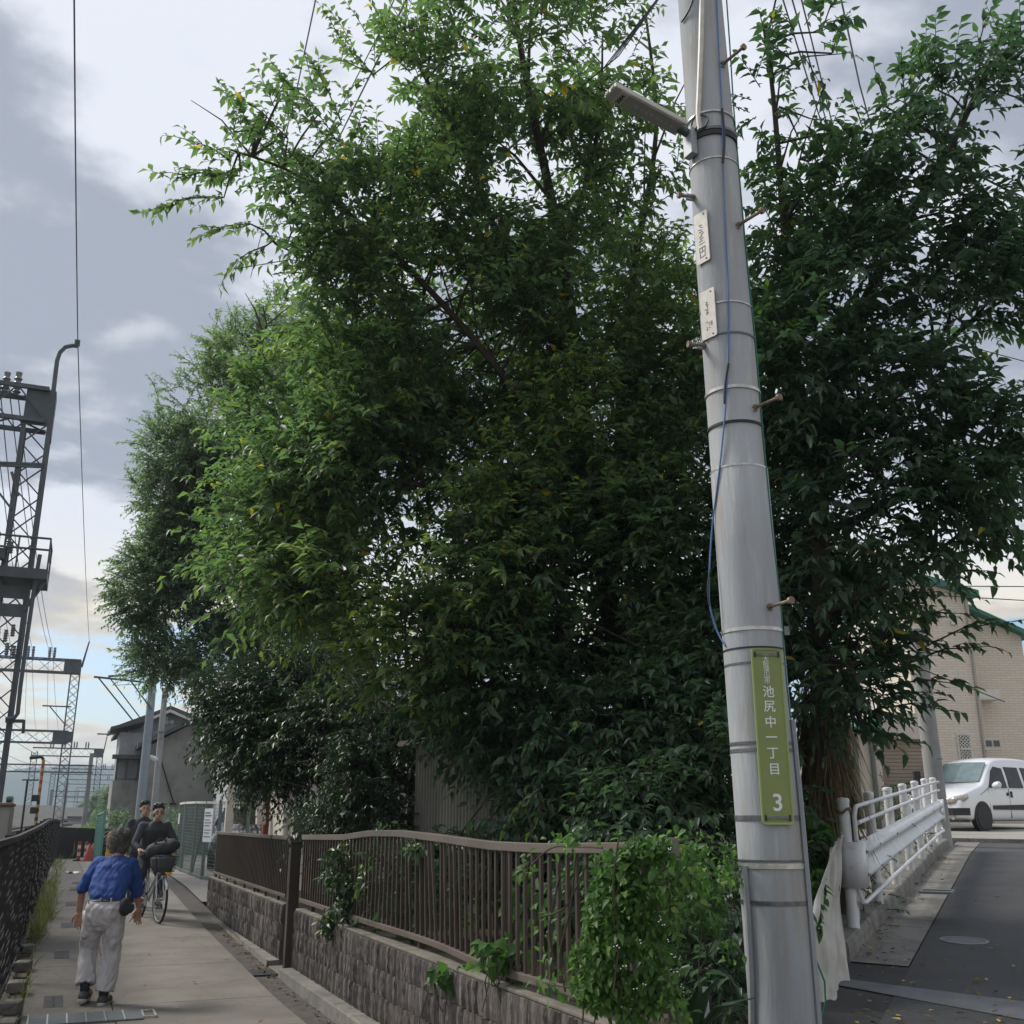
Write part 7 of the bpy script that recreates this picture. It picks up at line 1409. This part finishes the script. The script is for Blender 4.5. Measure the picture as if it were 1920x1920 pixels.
for a, b, r in ((HBm, BBk, .02), ((-.15, 0, .76), (-.66, 0, .40), .016), (BBk, ST, .016), (HBm, (-.19, 0, .98), .018)): MB().tube([a, b], r, 8).build('frame_tube', m_silver, bk, smooth=True)
for s_ in (-.055, .055):
    MB().tube([(-.13, s_ * .6, .70), (-.08, s_, .55), (0, s_, RW)], .012, 6).build('fork_blade', m_silver, bk, smooth=True); MB().tube([BBk, (-WB, s_, RW)], .01, 6).build('chain_stay', m_silver, bk); MB().tube([(-.77, 0, .68), (-WB, s_, RW)], .009, 6).build('seat_stay', m_silver, bk)
MB().tube([(-.36, -.27, 1.0), (-.2, -.24, 1.04), (-.16, -.08, 1.0), (-.16, .08, 1.0), (-.2, .24, 1.04), (-.36, .27, 1.0)], .012, 8).build('handlebar', m_silver, bk, smooth=True)
for s_ in (-.27, .27): MB().tube([(-.28, s_ * .96, 1.02), (-.40, s_, .995)], .017, 8).build('grip', m_black, bk, smooth=True)
bb_ = BB(); bb_.ell((-.83, 0, .83), (.09, .10, .04)); bb_.cap((-.78, 0, .835), (-.66, 0, .835), .045, .02); bb_.remesh('saddle', m_black, bk, .008, 3)
for s_ in (-1, 1): MB().tube([BBk, (BBk[0] + .11 * s_, .09 * s_, BBk[2] - .11 * s_)], .011, 6).build('crank', m_silver, bk); MB().box((BBk[0] + .11 * s_, .14 * s_, BBk[2] - .11 * s_), (.09, .09, .025)).build('pedal', m_black, bk)
MB().lathe((BBk[0], -.05, BBk[2]), [(.0, 0), (.085, 0), (.085, .006), (0, .006)], 20, 'y').build('chainring', m_silver, bk)
bs = MB()
for z, w_ in ((.74, .13), (.84, .15), (.96, .17)):
    bs.tube([(.02 - w_ * .9, -w_, z), (.02 + w_ * .9, -w_, z), (.02 + w_ * .9, w_, z), (.02 - w_ * .9, w_, z), (.02 - w_ * .9, -w_, z)], .006, 5)
for i in range(7):
    t = -1 + i / 3
    for s_ in (-1, 1): bs.bar((.02 + t * .12, s_ * .13, .74), (.02 + t * .155, s_ * .17, .96), .005); bs.bar((.02 + s_ * .12, t * .13, .74), (.02 + s_ * .155, t * .17, .96), .005)
bs.build('basket', m_black, bk); MB().lathe((.05, 0, .66), [(0, 0), (.035, 0), (.04, .06), (0, .07)], 10, 'x').build('headlamp', m_silver, bk)
MB().bar((-WB - .2, .0, .72), (-.85, 0, .72), .14, .012).build('rear_rack', m_silver, bk)
Mb = Matrix.Rotation(bk.rotation_euler.z, 4, 'Z'); Mb.translation = Vector(pf)
def bw(x, y, z): return np.array(Mb @ Vector((x, y, z)))
Bx = bw(1, 0, 0) - bw(0, 0, 0); By = bw(0, 1, 0) - bw(0, 0, 0)
bg_ = thing('bag', 'dark grey duffel bag lying across the bicycle basket and handlebar', 'bag', tuple(bw(.02, .1, .97))); bb_ = BB(); c = bw(.03, -.06, 1.07); l = unit(Rt * .95 + Up * .22); bb_.cap(c - l * .14, c + l * .15, .105, .112, 14); bb_.remesh('body', M('bag_grey', (.05, .053, .058), (.035, .037, .04), 6, .8, bump=.5, bscale=20), bg_, .01, 3, .008, 14)
bb_ = BB(); bb_.cap(c + l * .17, c + l * .215, .085, .075, 12); bb_.remesh('end_pocket', m_blk, bg_, .01, 3); MB().tube([c - l * .1 - Hd * .06 + Up * .09, c - Hd * .08 + Up * .15, c + l * .1 - Hd * .06 + Up * .09], .01, 6).build('strap', m_blk, bg_)
cv = thing('basket_cover', 'grey rain cover stretched over the front basket of the bicycle', 'cover', tuple(bw(.04, 0, .74))); bb_ = BB(); c = bw(.04, -.02, .87); bb_.loft([(c - Up * .14, .115, .105), (c - Up * .06, .165, .15), (c + Up * .06, .185, .17), (c + Up * .115, .13, .12)], By, Bx, 22); bb_.remesh('cover', M('cover_grey', (.075, .08, .088), (.055, .058, .064), 8, .7), cv, .01, 4, .006, 16)
# ---------------- riders
def face(par, hd, fwd, right, glasses, sc=1.0):
    f = fwd * .098 * sc; e = BB()
    for s_ in (-1, 1):
        MB().lathe(hd + f * .93 + right * .032 * s_ * sc + Up * .005, [(.001, -.006), (.010, 0), (.001, .006)], 8).build('eye', m_ink, par); MB().bar(hd + f * .97 + right * .018 * s_ + Up * .028, hd + f * .9 + right * .05 * s_ + Up * .026, .008).build('eyebrow', m_hairb, par)
    MB().bar(hd + f * .96 - right * .024 - Up * .062, hd + f * .96 + right * .024 - Up * .062, .009).build('mouth', M('lip', (.32, .14, .11), rough=.5) if 'lip' not in bpy.data.materials else bpy.data.materials['lip'], par)
    if glasses:
        g = MB()
        for s_ in (-1, 1):
            c = hd + f * 1.06 + right * .034 * s_; g.tube([c + right * .027 * math.cos(a) + Up * .019 * math.sin(a) for a in np.linspace(0, 6.29, 17)], .0028, 5, False); g.bar(c + right * .027 * s_, hd + right * .083 * s_ - f * .1, .004)
        g.bar(hd + f * 1.08 - right * .008, hd + f * 1.08 + right * .008, .004); g.build('glasses', m_black, par)
def headbody(b, nk, hd, fwd, right, sc=1.0):
    b.cap(nk, hd - Up * .06 * sc, .056 * sc, .054 * sc); b.ell(hd + Up * .02 * sc, (.077 * sc, .095 * sc, .10 * sc), (right, fwd, Up)); b.ell(hd - Up * .055 * sc + fwd * .02 * sc, (.058 * sc, .07 * sc, .065 * sc), (right, fwd, Up)); b.cap(hd + fwd * .092 * sc + Up * .01 * sc, hd + fwd * .108 * sc - Up * .028 * sc, .011 * sc, .016 * sc)
    for s_ in (-1, 1): b.ell(hd + right * .08 * s_ * sc - Up * .01, (.013 * sc, .024 * sc, .032 * sc), (right, fwd, Up))
cy = thing('person', 'cyclist in a dark jacket with glasses riding towards the camera', 'person', tuple(bw(-.8, 0, 0)))
fwd = np.array([ax_[0], ax_[1], 0]); right = np.array([fwd[1], -fwd[0], 0]); lft = -right
pel = bw(-.80, 0, .93); ch = bw(-.62, 0, 1.33); nk = bw(-.57, 0, 1.47); hd = bw(-.50, 0, 1.60); fwd_h = unit(np.array([-.0, -1.0, 0]) * .8 + fwd * .4); rt_h = np.array([fwd_h[1], -fwd_h[0], 0])
b = BB(); b.loft([(pel - Up * .08, .14, .11), (pel + Up * .05, .15, .11), (pel * .5 + ch * .5, .15, .10), (ch, .18, .11), (nk * .6 + ch * .4, .11, .08)], right, fwd); headbody(b, nk, hd, fwd_h, rt_h)
arms = []
for s_, gy in ((1, -.265), (-1, .265)):
    sh = ch + right * .19 * s_ + Up * .06; w = bw(-.40, gy, 1.045); el = (sh + w) / 2 + right * .09 * s_ - Up * .08 - fwd * .04; arms.append((sh, el, w)); b.cap(ch + Up * .03, sh, .07, .055); b.cap(sh, el, .05, .04); b.cap(el, w, .04, .028); hand(b, w - fwd * .02 + Up * .012, fwd * .8 - Up * .25, right, 1.0 if s_ > 0 else 1.0, .175, 1.0, -s_)
legs = []
for s_ in (-1, 1):
    hp = pel + right * .085 * -s_ - Up * .05; ft = bw(BBk[0] + .11 * s_, .13 * s_, BBk[2] - .11 * s_ + .03); an = ft + Up * .085 - fwd * .04; kn = (hp + an) / 2 + fwd * (.24 if s_ > 0 else .16) + right * -s_ * .03; legs.append((hp, kn, an, ft)); b.cap(hp, kn, .08, .055); b.cap(kn, an, .055, .036); b.cap(an, ft + fwd * .09, .036, .03)
b.remesh('body', m_skin2, cy, .0065, 2); face(cy, hd, fwd_h, rt_h, True)
b = BB(); b.loft([(pel - Up * .03, .165, .135), (pel * .5 + ch * .5, .18, .13), (ch, .205, .14), (nk * .55 + ch * .45, .14, .105), (nk + Up * .005, .075, .07)], right, fwd, 22)
for sh, el, w in arms: b.cap(ch + Up * .02, sh, .09, .078); b.cap(sh, el, .074, .058); b.tube([el, w - (w - el) * .1], [.058, .042], 12)
b.remesh('jacket', m_char, cy, .008, 3, .006, 15)
b = BB(); b.loft([(pel + Up * .02, .15, .12), (pel - Up * .06, .165, .13), (pel - Up * .11, .15, .12)], right, fwd)
for hp, kn, an, ft in legs: b.cap(hp, kn, .10, .075); b.tube([kn, an + Up * .02], [.075, .06], 14)
b.remesh('trousers', m_blk, cy, .008, 3, .005, 15)
for hp, kn, an, ft in legs: bb_ = BB(); bb_.cap(ft - fwd * .07 + Up * .03, ft + fwd * .11 + Up * .018, .043, .036); bb_.remesh('shoe', m_shoe, cy, .008, 2)
def haircap(par, hd, fwd, right): b = BB(); b.ell(hd + Up * .068 - fwd * .03, (.093, .102, .098), (right, fwd, Up)); b.ell(hd + Up * .108 + fwd * .035 + right * .015, (.075, .06, .045), (right, fwd, Up)); b.ell(hd - fwd * .045, (.082, .065, .09), (right, fwd, Up)); b.remesh('hair', m_hairb, par, .0075, 2, .007, 60)
haircap(cy, hd, fwd_h, rt_h)
# second man close behind
g0 = Pd(270, 1560, 18.6); g0 = np.array([g0[0] - .02, g0[1], float(zalley(g0[1]))]); c2 = thing('person', 'man in a dark top standing close behind the cyclist, looking down', 'person', tuple(g0)); fw2 = unit(np.array([.05, -1, 0])); rt2 = np.array([fw2[1], -fw2[0], 0])
def w2(x, y, z): return g0 + rt2 * x + fw2 * y + Up * z
pel, ch, nk, hd = w2(0, 0, .90), w2(0, .0, 1.30), w2(0, .01, 1.46), w2(0, .04, 1.595); b = BB()
b.loft([(pel - Up * .08, .15, .11), (pel + Up * .06, .15, .11), (w2(0, 0, 1.1), .15, .10), (ch, .18, .115), (w2(0, 0, 1.41), .11, .08)], rt2, fw2); headbody(b, nk, hd, unit(fw2 - Up * .18), rt2); arms = []; legs = []
for s_ in (-1, 1):
    sh = w2(.2 * s_, 0, 1.37); el = w2(.27 * s_, .0, 1.10); wr = w2(.25 * s_, .08, .86); arms.append((sh, el, wr)); b.cap(ch, sh, .07, .055); b.cap(sh, el, .05, .041); b.cap(el, wr, .04, .028); hand(b, wr, -Up + fw2 * .2, fw2, s_, .18, .4, 1)
    hp, kn, an = w2(.09 * s_, 0, .88), w2(.1 * s_, .04 + .05 * s_, .48), w2(.1 * s_, -.02 + .08 * s_, .085); legs.append((hp, kn, an)); b.cap(hp, kn, .085, .056); b.cap(kn, an, .056, .036); b.cap(an, an + fw2 * .13 - Up * .045, .036, .03)
b.remesh('body', m_skin2, c2, .0065, 2); face(c2, hd, fw2, rt2, False); haircap(c2, hd, fw2, rt2); b = BB(); b.loft([(pel - Up * .02, .165, .13), (w2(0, 0, 1.1), .175, .125), (ch, .20, .135), (w2(0, 0, 1.42), .14, .10), (nk, .075, .07)], rt2, fw2, 22)
for sh, el, wr in arms: b.cap(ch, sh, .09, .078); b.cap(sh, el, .072, .058); b.tube([el, wr - (wr - el) * .1], [.058, .042], 12)
b.remesh('sweater', m_char, c2, .008, 3, .006, 15); b = BB(); b.loft([(pel + Up * .02, .15, .12), (pel - Up * .08, .165, .13)], rt2, fw2)
for hp, kn, an in legs: b.cap(hp, kn, .10, .078); b.tube([kn, an + Up * .01], [.078, .066], 14)
b.remesh('trousers', m_blk, c2, .008, 3, .005, 15)
for hp, kn, an in legs: bb_ = BB(); bb_.cap(an - Up * .04 - fw2 * .05, an - Up * .045 + fw2 * .13, .04, .036); bb_.remesh('shoe', m_shoe, c2, .008, 2)
# a scrap of white paper by the weeds
p = Pz(122, 1661, .2); o = MB().grid([[np.array([p[0] + .09 * i, p[1] + .12 * j, float(zalley(p[1])) + .02 + .03 * math.sin(i * 2 + j)]) for i in range(4)] for j in range(4)]).build('paper_scrap', m_letter, smooth=True); md = o.modifiers.new('t', 'SOLIDIFY'); md.thickness = .003; tag(o, 'crumpled white scrap of paper on the path by the weeds', 'paper')

# ================================================================== THIN HAZE
hzb = MB(); hzb.span((-1700, -60, -6), (1400, 2000, 90)); hz_ = hzb.build('haze', None)
mh_ = bpy.data.materials.new('haze_air'); mh_.use_nodes = True; t = mh_.node_tree; t.nodes.clear()
pv = t.nodes.new('ShaderNodeVolumePrincipled'); pv.inputs['Color'].default_value = (.66, .80, .96, 1); pv.inputs['Density'].default_value = .00055; pv.inputs['Anisotropy'].default_value = .3
ot = t.nodes.new('ShaderNodeOutputMaterial'); t.links.new(pv.outputs[0], ot.inputs['Volume']); hz_.data.materials.append(mh_); hz_['kind'] = 'stuff'; hz_['label'] = 'thin bluish evening haze over the railway and the hills'; hz_['category'] = 'haze'
